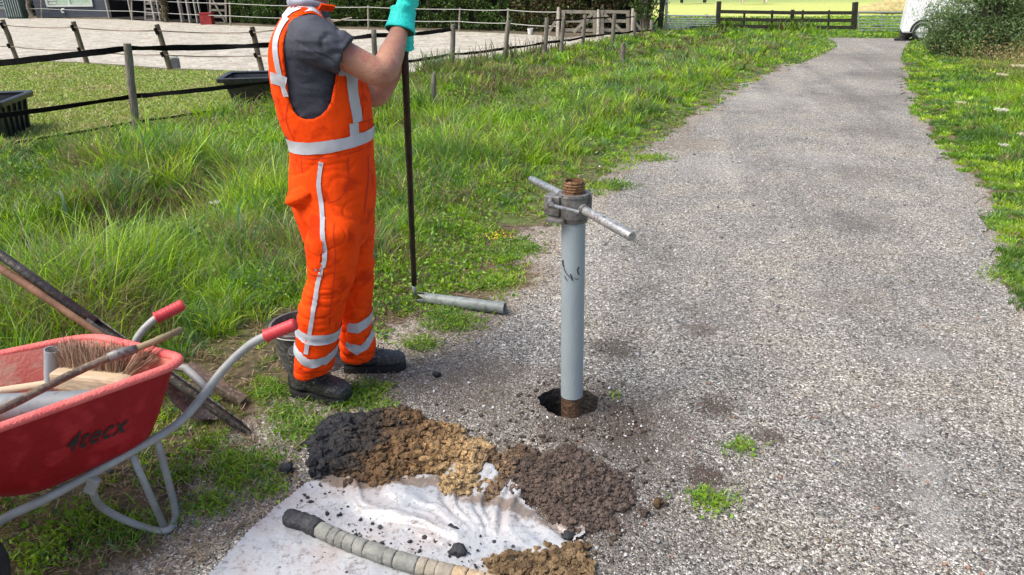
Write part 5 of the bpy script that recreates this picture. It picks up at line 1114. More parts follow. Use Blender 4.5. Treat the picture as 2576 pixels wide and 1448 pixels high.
# skin body, one continuous surface (inner body under the clothes, neck, head, arms)
def limb(pts, rad, sub=5, n=20, sq=1.0): return MB().tube(spline(pts, sub), list(np.interp(np.linspace(0, 1, (len(pts) - 1) * sub + 1), np.linspace(0, 1, len(pts)), rad)), n, True, sq)
SR = P(778, 100, 2.66); ER_ = P(962, 186, 2.68); WR = P(1003, 84, 2.93); HR_ = P(1015, 20, 2.985)
SL_ = P(800, 95, 3.02); ELB = P(925, 222, 3.04); WL = P(1014, 138, 3.035); 
NB_ = P(775, 28, YC); HC = P(798, -98, YC); 
torso_in = loft([ring3(752, 925, 560, YC, .14), ring3(745, 925, 450, YC, .15), ring3(735, 915, 360, YC, .14), ring3(710, 900, 260, YC, .155), ring3(695, 880, 170, YC, .17), ring3(705, 850, 95, YC, .17), ring3(725, 832, 55, YC, .12), ring3(745, 822, 30, YC, .065), ring3(752, 822, 5, YC, .056), ring3(755, 825, -20, YC, .056)])
def mkhead():
    m_ = MB(); hx = Vector((1, 0, 0)); c = HC; rows = []
    prof = [(-.125, .030, .035, .035), (-.115, .055, .05, .02), (-.09, .075, .062, .008), (-.06, .085, .068, .004), (-.03, .092, .073, 0), (0, .098, .076, -.002), (.03, .102, .078, -.004), (.06, .100, .076, -.008), (.09, .085, .066, -.014), (.11, .06, .05, -.018), (.123, .02, .02, -.02)]
    for z, a, b_, dx in prof: rows.append([c + Vector((dx + math.cos(2 * math.pi * k / 28) * a, math.sin(2 * math.pi * k / 28) * b_, z)) for k in range(28)])
    return MB().loops(rows)
nose = MB().tube([HC + Vector((.088, 0, .03)), HC + Vector((.108, 0, .0)), HC + Vector((.122, 0, -.022)), HC + Vector((.098, 0, -.034))], [.010, .012, .017, .012], 10)
chin = MB().tube([HC + Vector((.065, 0, -.085)), HC + Vector((.085, 0, -.10))], [.032, .024], 12); brow = MB().tube([HC + Vector((.085, -.045, .035)), HC + Vector((.098, -.02, .04)), HC + Vector((.098, .02, .04)), HC + Vector((.085, .045, .035))], .012, 8)
lips = MB().tube([HC + Vector((.088, -.024, -.058)), HC + Vector((.102, 0, -.056)), HC + Vector((.088, .024, -.058))], [.005, .009, .005], 8)
ears = MB().tube([HC + Vector((-.005, -.074, .015)), HC + Vector((-.016, -.086, .02)), HC + Vector((-.018, -.084, -.02)), HC + Vector((-.004, -.074, -.03))], [.008, .010, .009, .006], 8); ears2 = MB().tube([HC + Vector((-.005, .074, .015)), HC + Vector((-.016, .086, .02)), HC + Vector((-.018, .084, -.02)), HC + Vector((-.004, .074, -.03))], [.008, .010, .009, .006], 8)
neck = limb([P(770, 60, YC), P(780, 15, YC), P(792, -30, YC)], [.066, .058, .056])
arm_r = limb([P(800, 105, 2.66), P(860, 136, 2.655), P(915, 166, 2.66), P(950, 183, 2.665), P(970, 170, 2.70), P(984, 138, 2.78), P(997, 104, 2.86), P(1005, 75, 2.93)], [.052, .050, .050, .048, .050, .047, .038, .032])
arm_l = limb([P(815, 110, 3.0), P(870, 185, 3.03), P(920, 228, 3.04), P(945, 240, 3.05), P(970, 208, 3.06), P(995, 155, 3.06), P(1014, 108, 3.05)], [.055, .052, .048, .048, .046, .038, .032])
leg_r_in = limb([P(830, 500, YN + .02), P(832, 700, YN), P(800, 930, YN)], [.075, .048, .034]); leg_l_in = limb([P(850, 500, YF), P(885, 700, YF), P(893, 880, YF)], [.075, .045, .034])
V_, fs = remesh([torso_in, mkhead(), nose, chin, brow, lips, ears, ears2, neck, arm_r, arm_l, leg_r_in, leg_l_in], 'b', M_SKIN, None, .0075, 4)
body = mesh_obj('person', V_, fs, M_SKIN, None, wpos); tag(body, 'person in orange overalls and dark shirt gripping a tall rod beside the track', 'person')
for sy_ in (-.026, .026):
    MB().tube([HC + Vector((.080, sy_, .012)), HC + Vector((.094, sy_, .012))], [.013, .009], 12).build('eye', mat('eye_white', (.75, .73, .70), rough=.2), body, smooth=True)
hr_ = MB(); rows = []
for z, a, b_, dx in [(-.03, .07, .080, -.035), (0, .085, .083, -.026), (.035, .098, .085, -.016), (.07, .103, .083, -.012), (.10, .088, .073, -.016), (.122, .06, .052, -.02), (.133, .02, .02, -.02)]:
    rows.append([HC + Vector((dx + math.cos(2 * math.pi * k / 28) * a, math.sin(2 * math.pi * k / 28) * b_, z)) for k in range(28)])
hr_.loops(rows, True, True).build('hair', M_HAIR, body, smooth=True)
# shirt
sh_t = loft([ring3(738, 925, 395, YC, .155), ring3(722, 920, 340, YC, .16), ring3(705, 912, 280, YC, .168), ring3(697, 898, 220, YC, .18), ring3(694, 880, 160, YC, .19), ring3(700, 850, 105, YC, .195), ring3(713, 835, 66, YC, .165), ring3(728, 826, 40, YC, .11), ring3(738, 822, 20, YC, .075)])
sl_r = limb([P(772, 98, 2.72), P(795, 108, 2.665), P(832, 122, 2.645), P(866, 140, 2.64)], [.082, .087, .076, .067]); sl_l = limb([P(790, 90, 2.95), P(820, 115, 3.0), P(868, 175, 3.04)], [.08, .078, .065])
# sleeve hem flare
hem_r = MB().tube([P(852, 133, 2.64), P(869, 142, 2.64)], [.0700, .0695], 24)
lat = limb([P(800, 130, 2.72), P(790, 190, 2.70), P(775, 270, 2.72)], [.05, .045, .03])
def dsp(V_, Nn):
    w1 = wrinkle(V_, .007, 9, 5, 30, 3); w2 = .0022 * (fbm(V_[:, 0] * 30, V_[:, 2] * 45, 6, 2) - .5); sl = sstep(V_[:, 0], -.72, -.60) * (V_[:, 1] < 2.75); cr = np.exp(-((fbm((V_[:, 0] - V_[:, 2] * .5) * 7, (V_[:, 2] + V_[:, 0] * .6) * 20, 211, 2) - .5) / .045) ** 2); return w1 * .6 * (1 + sl * .6) + w2 - .0045 * cr * (.5 + sl)
V_, fs = remesh([sh_t, sl_r, sl_l, hem_r, lat], 's', M_SHIRT, None, .0055, 5, dsp)
shirt = mesh_obj('shirt', V_, fs, M_SHIRT, body); SHB = BVHTree.FromPolygons([Vector(q) for q in V_], fs)
MB().tube([P(738, 12, YC - .05), P(730, 6, YC), P(740, 8, YC + .05), P(775, 12, YC + .07), P(812, 22, YC + .04), P(818, 24, YC), P(812, 20, YC - .04), P(775, 10, YC - .065), P(738, 12, YC - .05)], .013, 10, True, 1.6).build('collar', mat('grey_blue_collar', (.20, .22, .28), (.30, .32, .38), rough=.85, sc=20), shirt, smooth=True)
# overalls: torso + legs as one surface
SQ = .955
ov_t = loft([ring3(770, 925, 600, YC, .145), ring3(752, 940, 545, YC, .175), ring3(735, 946, 490, YC, .185), ring3(731, 944, 440, YC, .18), ring3(733, 940, 395, YC, .172), ring3(729, 939, 350, YC, .172), ring3(712, 938, 310, YC, .176), ring3(700, 934, 270, YC, .180), ring3(690, 926, 225, YC, .188), ring3(685, 905, 180, YC, .196), ring3(685, 870, 130, YC, .20), ring3(693, 845, 92, YC, .19), ring3(705, 836, 62, YC, .150), ring3(718, 832, 40, YC, .11), ring3(728, 826, 20, YC, .085)])
SQ = .87
leg_r = loft([ring3(736, 900, 480, YN + .05, .11), ring3(752, 915, 530, YN + .03, .118), ring3(778, 913, 570, YN, .115), ring3(764, 911, 600, YN, .11), ring3(768, 905, 650, YN, .105), ring3(768, 897, 700, YN, .100), ring3(750, 876, 760, YN, .098), ring3(745, 862, 810, YN, .095), ring3(742, 856, 850, YN, .098), ring3(740, 850, 880, YN, .10), ring3(737, 846, 915, YN, .10, dv=-8), ring3(740, 842, 936, YN, .09, dv=-14)], 5)
leg_l = loft([ring3(770, 946, 480, YF - .03, .11), ring3(790, 949, 560, YF - .02, .112), ring3(800, 948, 640, YF, .105), ring3(815, 945, 700, YF, .10), ring3(835, 939, 760, YF, .095), ring3(850, 935, 810, YF, .092), ring3(852, 939, 845, YF, .094), ring3(852, 948, 872, YF, .096), ring3(858, 946, 892, YF, .09)], 5)
pkt = MB().tube([P(752, 478, YN - .03), P(757, 498, YN - .04), P(770, 518, YN - .04)], [.03, .045, .02], 12, True, 1.3)
def dov(V_, Nn):
    z = V_[:, 2]; x = V_[:, 0]
    low = sstep(z, 1.0, .75); knee = np.exp(-((z - .50) / .16) ** 2); ank = np.exp(-((z - .14) / .10) ** 2); wst = np.exp(-((z - 1.0) / .05) ** 2)
    d = wrinkle(V_, .012, 4, 4, 16, 11) * (.35 + .5 * knee + .6 * ank + .2 * low) + wrinkle(V_, .006, 16, 8, 9, 19) * (.3 + .5 * low + .4 * ank) + .008 * wst * (fbm(x * 40, V_[:, 1] * 40, 3, 1) - .5)
    d *= .38
    y_ = V_[:, 1]
    def crease(n_, wdt): return -np.exp(-((n_ - .5) / wdt) ** 2)
    c1 = crease(fbm((x + z * .45) * 5 + y_ * 3, (z - x * .3) * 11, 131, 2), .035); c2 = crease(fbm((x - z * .6) * 6 + y_ * 2, (z + x * .5) * 9, 151, 2), .03); c3 = crease(fbm(x * 9 + y_ * 4, z * 22, 171, 2), .05)
    d += .004 * c1 * (.25 + .8 * knee + .7 * ank + .5 * wst) + .0045 * c2 * (.3 + .6 * low) + .006 * c3 * (ank + .6 * knee + .4 * wst)
    return d + .0012 * (fbm(x * 60, z * 60, 31, 2) - .5)
SQ = .98
V_, fs = remesh([ov_t, leg_r, leg_l, pkt], 'o', M_ORANGE, None, .0055, 5, dov)
# armholes and neck opening cut along side-view outlines
armpx = [(752, 40), (737, 56), (727, 78), (724, 107), (728, 168), (731, 205), (734, 246), (744, 276), (757, 290), (775, 296), (795, 295), (813, 287), (828, 272), (838, 252), (846, 207), (848, 168), (846, 130), (838, 95), (828, 60), (812, 42), (790, 30), (770, 30)]
YS = YC - .14; arm = [(P(u, v_, YS).x, P(u, v_, YS).z) for u, v_ in armpx]; arm2 = arm + [arm[0]]
arr = np.array(V_); dl = dist_line(arr[:, 0], arr[:, 2], arm2); side = np.abs(arr[:, 1] - YC) > .075
near = (dl < .0052) & side
for i in np.where(near)[0]:
    best = None
    for a, b_ in zip(arm2[:-1], arm2[1:]):
        ax_, az_ = a; bx_, bz_ = b_; t = max(0, min(1, ((arr[i, 0] - ax_) * (bx_ - ax_) + (arr[i, 2] - az_) * (bz_ - az_)) / ((bx_ - ax_) ** 2 + (bz_ - az_) ** 2 + 1e-12))); qx, qz = ax_ + t * (bx_ - ax_), az_ + t * (bz_ - az_); dd_ = (arr[i, 0] - qx) ** 2 + (arr[i, 2] - qz) ** 2
        if best is None or dd_ < best[0]: best = (dd_, qx, qz)
    arr[i, 0], arr[i, 2] = best[1], best[2]
fcn = np.array([arr[f].mean(0) for f in fs]); kill = inside(fcn[:, 0], fcn[:, 2], arm) & (np.abs(fcn[:, 1] - YC) > .075)
ztop = P(740, 20, YC).z; kill |= (fcn[:, 2] > ztop + .008)
kill |= (fcn[:, 0] > P(800, 100, YC).x) & (fcn[:, 2] > P(850, 172, YC).z)
fs2 = [f for f, k in zip(fs, kill) if not k]; used = sorted({i for f in fs2 for i in f}); mp = {i: k for k, i in enumerate(used)}
ova = mesh_obj('overalls', arr[used], [[mp[i] for i in f] for f in fs2], M_ORANGE, body); so = ova.modifiers.new('t', 'SOLIDIFY'); so.thickness = .005; so.offset = 1
OVB = BVHTree.FromPolygons([Vector(q) for q in arr], fs)
OFF = .0088
def proj_side(x, z, y0=2.0, d=1):
    h = OVB.ray_cast(Vector((x, y0, z)), Vector((0, d, 0)));
    if h[0] is None: return None
    n_ = h[1] if h[1].dot(Vector((0, d, 0))) < 0 else -h[1]; return h[0], n_
def strip_side(px, w0, w1, name, m, parent, plane, nw=5, y0=2.0, d=1, off_=OFF, step=.008):
    """ribbon laid on the near side of the overalls along a line, w in metres"""
    pts = [P(u, v_, plane) for u, v_ in px]; pts = spline([Vector((p.x, 0, p.z)) for p in pts], 8); rows = []; m_ = len(pts)
    for i, p in enumerate(pts):
        t_ = (pts[min(i + 1, m_ - 1)] - pts[max(i - 1, 0)]).normalized(); s_ = Vector((-t_.z, 0, t_.x)); w_ = w0 + (w1 - w0) * i / (m_ - 1); row = []
        for k in range(nw + 1):
            q = p + s_ * (w_ * (k / nw - .5)); h = proj_side(q.x, q.z, y0, d); row.append(h)
        rows.append(row)
    vs = []; idm = {}; fs_ = []
    for i, r in enumerate(rows):
        for k, h in enumerate(r):
            if h: idm[(i, k)] = len(vs); vs.append(h[0] + h[1] * off_)
    for i in range(m_ - 1):
        for k in range(nw):
            q = [(i, k), (i, k + 1), (i + 1, k + 1), (i + 1, k)]
            if all(x_ in idm for x_ in q) and max((vs[idm[q[a]]] - vs[idm[q[a - 1]]]).length for a in range(4)) < .05: fs_.append([idm[x_] for x_ in q])
    o = mesh_obj(name, vs, fs_, m, parent); return o
def band_round(px_top, px_bot, plane, cxy, name, m, parent, n=90, rmax=.32, nw=4, off_=OFF):
    """band round a limb: height limits given as side-view lines"""
    tp_ = [P(u, v_, plane) for u, v_ in px_top]; bt_ = [P(u, v_, plane) for u, v_ in px_bot]
    tx, tz = [p.x for p in tp_], [p.z for p in tp_]; bx_, bz_ = [p.x for p in bt_], [p.z for p in bt_]; rows = []
    for k in range(n):
        a = 2 * math.pi * k / n; dr_ = Vector((math.cos(a), math.sin(a), 0)); row = []
        for j in range(nw + 1):
            x = cxy[0] + dr_.x * .11
            for it in range(3):
                z0 = np.interp(x, tx, tz); z1 = np.interp(x, bx_, bz_); z = z0 + (z1 - z0) * j / nw
                h = OVB.ray_cast(Vector((cxy[0], cxy[1], z)) + dr_ * rmax, -dr_)
                if h[0] is None: break
                x = h[0].x
            row.append((h[0] + (h[1] if h[1].dot(dr_) > 0 else -h[1]) * off_) if h[0] is not None else None)
        rows.append(row)
    vs = []; idm = {}; fs_ = []
    for i, r in enumerate(rows):
        for j, p in enumerate(r):
            if p is not None: idm[(i, j)] = len(vs); vs.append(p)
    for i in range(n):
        i2 = (i + 1) % n
        for j in range(nw):
            q = [(i, j), (i, j + 1), (i2, j + 1), (i2, j)]
            if all(x_ in idm for x_ in q) and max((vs[idm[q[a]]] - vs[idm[q[a - 1]]]).length for a in range(4)) < .07: fs_.append([idm[x_] for x_ in q])
    return mesh_obj(name, vs, fs_, m, parent)
LR = (P(800, 870, YN).x, YN); LL = (P(898, 840, YF).x, YF); WC_ = (P(835, 370, YC).x, YC)
yn = YN - .09
strip_side([(803, 414), (799, 445), (798, 472), (803, 505), (810, 540), (817, 588), (821, 620), (820, 650), (813, 675), (805, 700), (797, 745), (790, 785), (781, 839)], .0165, .0155, 'side_stripe', M_REFL, ova, yn)
strip_side([(776, 862), (773, 888)], .0165, .0165, 'side_stripe', M_REFL, ova, yn)
band_round([(740, 829), (780, 840), (858, 847)], [(740, 853), (780, 864), (858, 871)], yn, LR, 'leg_band', M_REFL, ova, rmax=.2)
band_round([(740, 880), (760, 889), (783, 899), (815, 898), (845, 884)], [(740, 898), (760, 911), (783, 922), (815, 920), (845, 905)], yn, LR, 'leg_band', M_REFL, ova, rmax=.2)
yf = YF - .085
band_round([(855, 806), (898, 812), (935, 799)], [(855, 826), (898, 838), (935, 824)], yf, LL, 'leg_band', M_REFL, ova, rmax=.19)
band_round([(852, 842), (878, 858), (901, 869), (915, 862), (926, 845), (934, 830)], [(852, 862), (878, 876), (902, 890), (922, 880), (938, 858), (948, 848)], yf, LL, 'leg_band', M_REFL, ova, rmax=.19)
yt = YC - .17
band_round([(725, 358), (780, 358), (850, 350), (942, 337)], [(725, 392), (780, 390), (850, 381), (942, 366)], yt, WC_, 'waist_band', M_REFL, ova, 120, .4)
ya = YC - .15
strip_side([(716, 50), (708, 66), (703, 90), (702, 120), (706, 150), (711, 178), (716, 200), (722, 222), (728, 240)], .024, .018, 'back_stripe', M_REFL, ova, ya)
strip_side([(755, 19), (738, 26), (725, 38), (716, 50)], .022, .024, 'shoulder_stripe', M_REFL, ova, YC - .09)
strip_side([(682, 196), (700, 197), (716, 200), (730, 205)], .040, .040, 'back_band', M_REFL, ova, ya)
strip_side([(868, 188), (874, 205), (881, 245), (887, 280), (892, 312)], .026, .026, 'chest_stripe', M_REFL, ova, ya)
strip_side([(884, 313), (886, 345)], .026, .026, 'chest_stripe', M_REFL, ova, ya)
strip_side([(848, 186), (860, 187), (872, 188)], .022, .022, 'chest_stripe', M_REFL, ova, ya)
# pockets
strip_side([(795, 594), (792, 640), (793, 690)], .055, .058, 'thigh_pocket', M_ORANGE, ova, yn, off_=.009)
strip_side([(797, 596), (794, 632)], .062, .062, 'pocket_flap', M_ORANGE, ova, yn, off_=.0125)
strip_side([(912, 215), (917, 250), (920, 300), (920, 314)], .055, .060, 'chest_pocket', M_ORANGE, ova, ya, off_=.011)
MB().tube([P(794, 680, YN - .118), P(794, 680, YN - .126)], .0045, 10).build('press_stud', M_STEEL, ova)
strip_side([(938, 330), (938, 420), (940, 480)], .006, .006, 'zip', mat('dark_zip', (.05, .01, .008), rough=.6), ova, YC - .10, 1)
M_SEAM = mat('dark_orange_seam', (.58, .034, .003), rough=.9)
for px_, pl_ in [([(744, 398), (800, 399), (860, 392), (930, 380)], yt), ([(733, 250), (722, 300), (742, 352)], ya), ([(915, 400), (918, 460), (912, 540)], YC - .12), ([(862, 420), (866, 470), (850, 505), (820, 515)], yn), ([(770, 596), (800, 600), (816, 606)], yn), ([(772, 640), (776, 690), (800, 690)], yn), ([(870, 400), (872, 440)], yt), ([(757, 402), (760, 440)], yt), ([(840, 560), (845, 640), (838, 720), (825, 820)], yn), ([(748, 925), (790, 934), (835, 925)], yn)]:
    strip_side(px_, .0032, .0032, 'seam', M_SEAM, ova, pl_, 1, off_=.0068)
strip_side([(896, 313), (915, 315), (934, 314)], .004, .004, 'seam', M_SEAM, ova, ya, 1, off_=.013)
# shoulder straps over the top with a loose front end
def on_shirt(u, v_, y):
    q = P(u, v_, y); h = SHB.ray_cast(Vector((q.x, y, 2.2)), Vector((0, 0, -1))); return (h[0] if h[0] else q)
for sy_ in (-1, 1):
    y = YC + sy_ * .085; rows = []
    px = [(733, 0), (750, 0), (768, 0), (786, 0), (802, 0), (816, 0)]
    for u, _ in px:
        row = []
        for k in range(6):
            yy2 = y + (k / 5 - .5) * .052; q = on_shirt(u, 30, yy2); row.append(q + Vector((0, 0, .008)))
        rows.append(row)
    rows = interp_rings(rows, 3)
    top = MB(); vs = [q for r in rows for q in r] + [q - Vector((0, 0, .005)) for r in rows for q in r]; nn = len(rows); off0 = nn * 6; fs_ = []
    for i in range(nn - 1):
        for k in range(5): fs_.append((i * 6 + k, i * 6 + k + 1, (i + 1) * 6 + k + 1, (i + 1) * 6 + k)); fs_.append((off0 + i * 6 + k, off0 + (i + 1) * 6 + k, off0 + (i + 1) * 6 + k + 1, off0 + i * 6 + k + 1))
        for k in (0, 5): fs_.append((i * 6 + k, (i + 1) * 6 + k, off0 + (i + 1) * 6 + k, off0 + i * 6 + k))
    top.add(vs, fs_).build('strap', M_ORANGE, ova, smooth=True)
    st2 = MB(); vs = []; 
    for r in rows: vs += [r[1] + (r[2] - r[1]) * .3 + Vector((0, 0, .003)), r[3] + (r[4] - r[3]) * .7 + Vector((0, 0, .003))]
    st2.add(vs, [(i * 2, i * 2 + 1, i * 2 + 3, i * 2 + 2) for i in range(len(rows) - 1)]).build('shoulder_stripe', M_REFL, ova)
a_ = P(818, 26, YC - .10); MB().beam(a_, P(826, 13, YC - .12), .05, .006, (0, .3, 1)).build('strap_end', M_ORANGE, ova)
# boots
def boot(toe, heel, wid, h_, label=None):
    d = (toe - heel); L0 = d.length; d.normalize(); s_ = Vector((-d.y, d.x, 0)); t = MB(); n = 24
    rows = []
    stn = [(.0, .30, .55, .75), (.06, .42, .85, .95), (.18, .46, 1.0, 1.0), (.32, .45, 1.0, .96), (.46, .42, .80, .90), (.60, .46, .64, .90), (.74, .50, .56, 1.0), (.88, .46, .50, 1.0), (.97, .32, .40, .85), (1.0, .14, .28, .6)]
    for f_, wf, hf, z_ in stn:
        c = heel + d * (L0 * f_); row = []
        for k in range(n):
            a = 2 * math.pi * k / n; x = math.cos(a); z = math.sin(a); ex_ = 2.6; r = (abs(x) ** ex_ + abs(z) ** ex_) ** (-1 / ex_)
            row.append(c + s_ * (x * r * wid * wf) + Vector((0, 0, .022 + h_ * hf * .5 + z * r * h_ * hf * .5)))
        rows.append(row)
    up_ = loft(rows, 3); ank_ = MB().tube([heel + d * L0 * .22 + Vector((0, 0, .05)), heel + d * L0 * .24 + Vector((0, 0, h_ * 1.6))], [wid * .55, wid * .52], 20)
    V2, f2 = remesh([up_, ank_], 'bt', M_BOOT, None, .005, 3, lambda a, b2: .003 * (fbm(a[:, 0] * 40, a[:, 2] * 40, 3, 2) - .5)); b_ = mesh_obj('boot', V2, f2, M_BOOT, body)
    outl = []
    for f_, wf, hf, z_ in stn:
        outl.append((heel + d * (L0 * f_), wf * wid * 1.07))
    lo = [c + s_ * w2 for c, w2 in outl] + [c - s_ * w2 for c, w2 in outl[::-1]]
    MB().loops([[p + Vector((0, 0, .001)) for p in lo], [p + Vector((0, 0, .026)) for p in lo], [p.lerp(heel + d * L0 * .5, .04) + Vector((0, 0, .034)) for p in lo]]).build('sole', M_SOLE, b_)
    lc = MB()
    for k in range(4):
        f_ = .40 + k * .08; c = heel + d * (L0 * f_); z = .026 + h_ * (.95 - k * .10); lc.tube([c - s_ * wid * .26 + Vector((0, 0, z - .004)), c + d * .006 + Vector((0, 0, z + .010)), c + s_ * wid * .26 + Vector((0, 0, z - .004))], .0032, 6)
    lc.build('laces', mat('worn_lace', (.05, .05, .05), (.35, .34, .32), rough=.8, sc=60, contrast=(.5, .62)), b_)
    for k in range(3): 
        f_ = .34 + k * .09; c = heel + d * (L0 * f_) - s_ * wid * .40 + Vector((0, 0, .026 + h_ * (.72 - k * .10))); MB().tube([c, c - s_ * .006], .0045, 8).build('eyelet', M_STEEL, b_)
    return b_
boot(G(880, 1014), G(740, 984), .108, .135); boot(G(1022, 925), G(868, 930), .100, .11)
# gloves
def glove(wrist, dirw, palm_n, rod_p, rod_d, cuffL, label, scale=1.0, side_s=1):
    """fist closed round the rod: cuff, palm and five separate fingers"""
    parts = []; dirw = dirw.normalized(); rd_ = rod_d.normalized()
    a = wrist - dirw * cuffL
    parts.append(MB().tube([a, a + dirw * cuffL * .5, wrist, wrist + dirw * .02], [.050 * scale, .043 * scale, .040 * scale, .042 * scale], 24))
    out_ = (wrist + dirw * .06 - rod_p); out_ = (out_ - rd_ * out_.dot(rd_)); out_.normalize()          # from the rod towards the palm
    tg = rd_.cross(out_).normalized() * side_s
    pc = rod_p + out_ * .036
    parts.append(MB().tube([wrist - dirw * .01, wrist.lerp(pc - rd_ * .005, .5), pc - rd_ * .03, pc + rd_ * .03], [.038 * scale, .040 * scale, .034 * scale, .030 * scale], 16, True, .75))
    parts.append(MB().tube([pc - rd_ * .045 * scale, pc - rd_ * .036 * scale, pc + rd_ * .030 * scale, pc + rd_ * .042 * scale], [.022 * scale, .036 * scale, .037 * scale, .024 * scale], 18, True, .55, upv=tuple(out_)))
    for k, (o_, L0) in enumerate(((.034, .95), (.012, 1.04), (-.010, 1.0), (-.031, .86))):
        pts = []
        for s_ in range(8):
            an = -0.5 + s_ / 7 * 3.9 * L0; r = .0225 + .004; pts.append(rod_p + rd_ * o_ + (out_ * math.cos(an) + tg * math.sin(an)) * (r + .010 * max(0, math.cos(an))))
        parts.append(MB().tube(pts, [.0128 * scale] * 2 + [.0120 * scale] * 3 + [.0112, .0106, .0085], 12))
    pts = [pc - tg * .03 + rd_ * .012, rod_p - tg * .034 + rd_ * .028, rod_p - tg * .022 - out_ * .020 + rd_ * .038, rod_p - tg * .000 - out_ * .030 + rd_ * .036]
    parts.append(MB().tube(spline(pts, 3), [.016 * scale] * 3 + [.014] * 4 + [.012, .011, .009], 12))
    V2, f2 = remesh(parts, 'g', M_GLOVE, None, .0042, 3, lambda a_, b2: .0025 * (fbm(a_[:, 0] * 60, a_[:, 2] * 60 + a_[:, 1] * 30, 3, 2) - .5))
    gl = mesh_obj('glove', V2, f2, M_GLOVE, body)
    # dark disc on the closed cuff end, standing in for shade inside
    MB().loops([[a - dirw * .0015 + q for q in [((dirw.cross(Vector((0, 0, 1)))).normalized() * math.cos(t_) + dirw.cross(dirw.cross(Vector((0, 0, 1)))).normalized() * math.sin(t_)) * .044 * scale for t_ in np.linspace(0, 2 * math.pi, 25)[:-1]]], [a + dirw * .02 + q for q in [((dirw.cross(Vector((0, 0, 1)))).normalized() * math.cos(t_) + dirw.cross(dirw.cross(Vector((0, 0, 1)))).normalized() * math.sin(t_)) * .041 * scale for t_ in np.linspace(0, 2 * math.pi, 25)[:-1]]]]).build('cuff_shade_disc', mat('dark_cuff_mouth', (.012, .05, .04), rough=.8), gl)
    return gl
rdir = (rtop - rmid).normalized()
rp1 = rmid.lerp(rtop, .56); glove(P(1013, 38, 2.955), P(1018, -10, 2.98) - P(1004, 76, 2.93), None, rp1, rdir, .062, '', 1.2)
rp2 = rmid + rdir * .045; glove(P(1010, 112, 3.06), P(1014, 96, 3.05) - P(998, 148, 3.06), None, rp2, rdir, .03, '', .85, -1)
# ---------------------------------------------------------------- grass
M_GRASS = leafmat('grass_blades', .38, .42)
def in_objects(x, y):   # keep grass out of things standing on the ground
    k = np.zeros(x.shape, bool)
    k |= np.hypot(x - HOLE.x, y - HOLE.y) < .25
    return k
def blades(x, y, z, h, wd, col, bend, ang=None):
    n = len(x); a = RNG.random(n) * 6.283; dx, dy = np.cos(a), np.sin(a); b_ = RNG.random(n) * 6.283 if ang is None else ang; lx = np.cos(b_) * bend * h; ly = np.sin(b_) * bend * h
    V_ = np.empty((n, 7, 3)); 
    for i, (t, w_) in enumerate(((0, 1.0), (.38, .9), (.75, .6))):
        cx_ = x + lx * t ** 2; cy_ = y + ly * t ** 2; cz = z + h * (t - .22 * bend * t * t)
        V_[:, i * 2, 0] = cx_ - dx * wd * w_; V_[:, i * 2, 1] = cy_ - dy * wd * w_; V_[:, i * 2, 2] = cz
        V_[:, i * 2 + 1, 0] = cx_ + dx * wd * w_; V_[:, i * 2 + 1, 1] = cy_ + dy * wd * w_; V_[:, i * 2 + 1, 2] = cz
    V_[:, 6, 0] = x + lx; V_[:, 6, 1] = y + ly; V_[:, 6, 2] = z + h * (1 - .30 * bend)
    T = np.array([[0, 1, 3], [0, 3, 2], [2, 3, 5], [2, 5, 4], [4, 5, 6]]); F_ = (T[None] + (np.arange(n) * 7)[:, None, None]).reshape(-1, 3)
    c_ = np.repeat(col[:, None], 7, 1)
    return V_.reshape(-1, 3), F_, c_.reshape(-1, 3)
def sample(n, r0_, r1_, sl, sr, p=1.0):
    """points spread over the visible wedge and some way beyond it, thinning with distance"""
    r = np.exp(np.log(r0_) + RNG.random(n) ** p * (np.log(r1_) - np.log(r0_))); s_ = sl + (sr - sl) * RNG.random(n); return s_ * (r * .95 + .55), r
ELp = [(p.x, p.y) for p in EL]; ERp = [(p.x, p.y) for p in ER]
def zone(x, y):
    inr = inside(x, y, RPs); dl_ = dist_line(x, y, ELp); dr_ = dist_line(x, y, ERp); return inr, dl_, dr_
def mk_grass(name, x, y, h, col, bend, label, wk=.00062, wmin=.0021, ang=None):
    z = H(x, y) - .004; d = np.hypot(x, y); wd = np.maximum(wmin, wk * d) * (.6 + .8 * RNG.random(len(x)))
    v_, f_, c_ = blades(x, y, z, h, wd, col, bend, ang); o = mesh_obj(name, v_, f_, M_GRASS, smooth=False, col=c_); tag(o, label, 'grass', kind='stuff'); return o
GB = np.array([.21, .38, .032]); GD = np.array([.10, .195, .030]); GY_ = np.array([.37, .50, .05]); DRY = np.array([.30, .235, .125]); BLU = np.array([.11, .21, .085]); BRN = np.array([.16, .105, .06])
def gcol(x, y, yellow, dry, seed):
    n = len(x); k = fbm(x * 1.1, y * 1.1, seed, 3); k2 = fbm(x * 4, y * 4, seed + 1, 2); c = GD[None] + (GB - GD)[None] * sstep(k * .6 + k2 * .4 + (RNG.random(n) - .5) * .3, .32, .60)[:, None]
    c = c + (GY_[None] - c) * (sstep(k2 + (RNG.random(n) - .5) * .4, .45, .8) * yellow)[:, None]
    b_ = RNG.random(n) < .12; c[b_] = BLU
    dm = RNG.random(n) < dry; c[dm] = DRY * (.55 + .7 * RNG.random((dm.sum(), 1)))
    return c * (.75 + .5 * RNG.random((n, 1)))
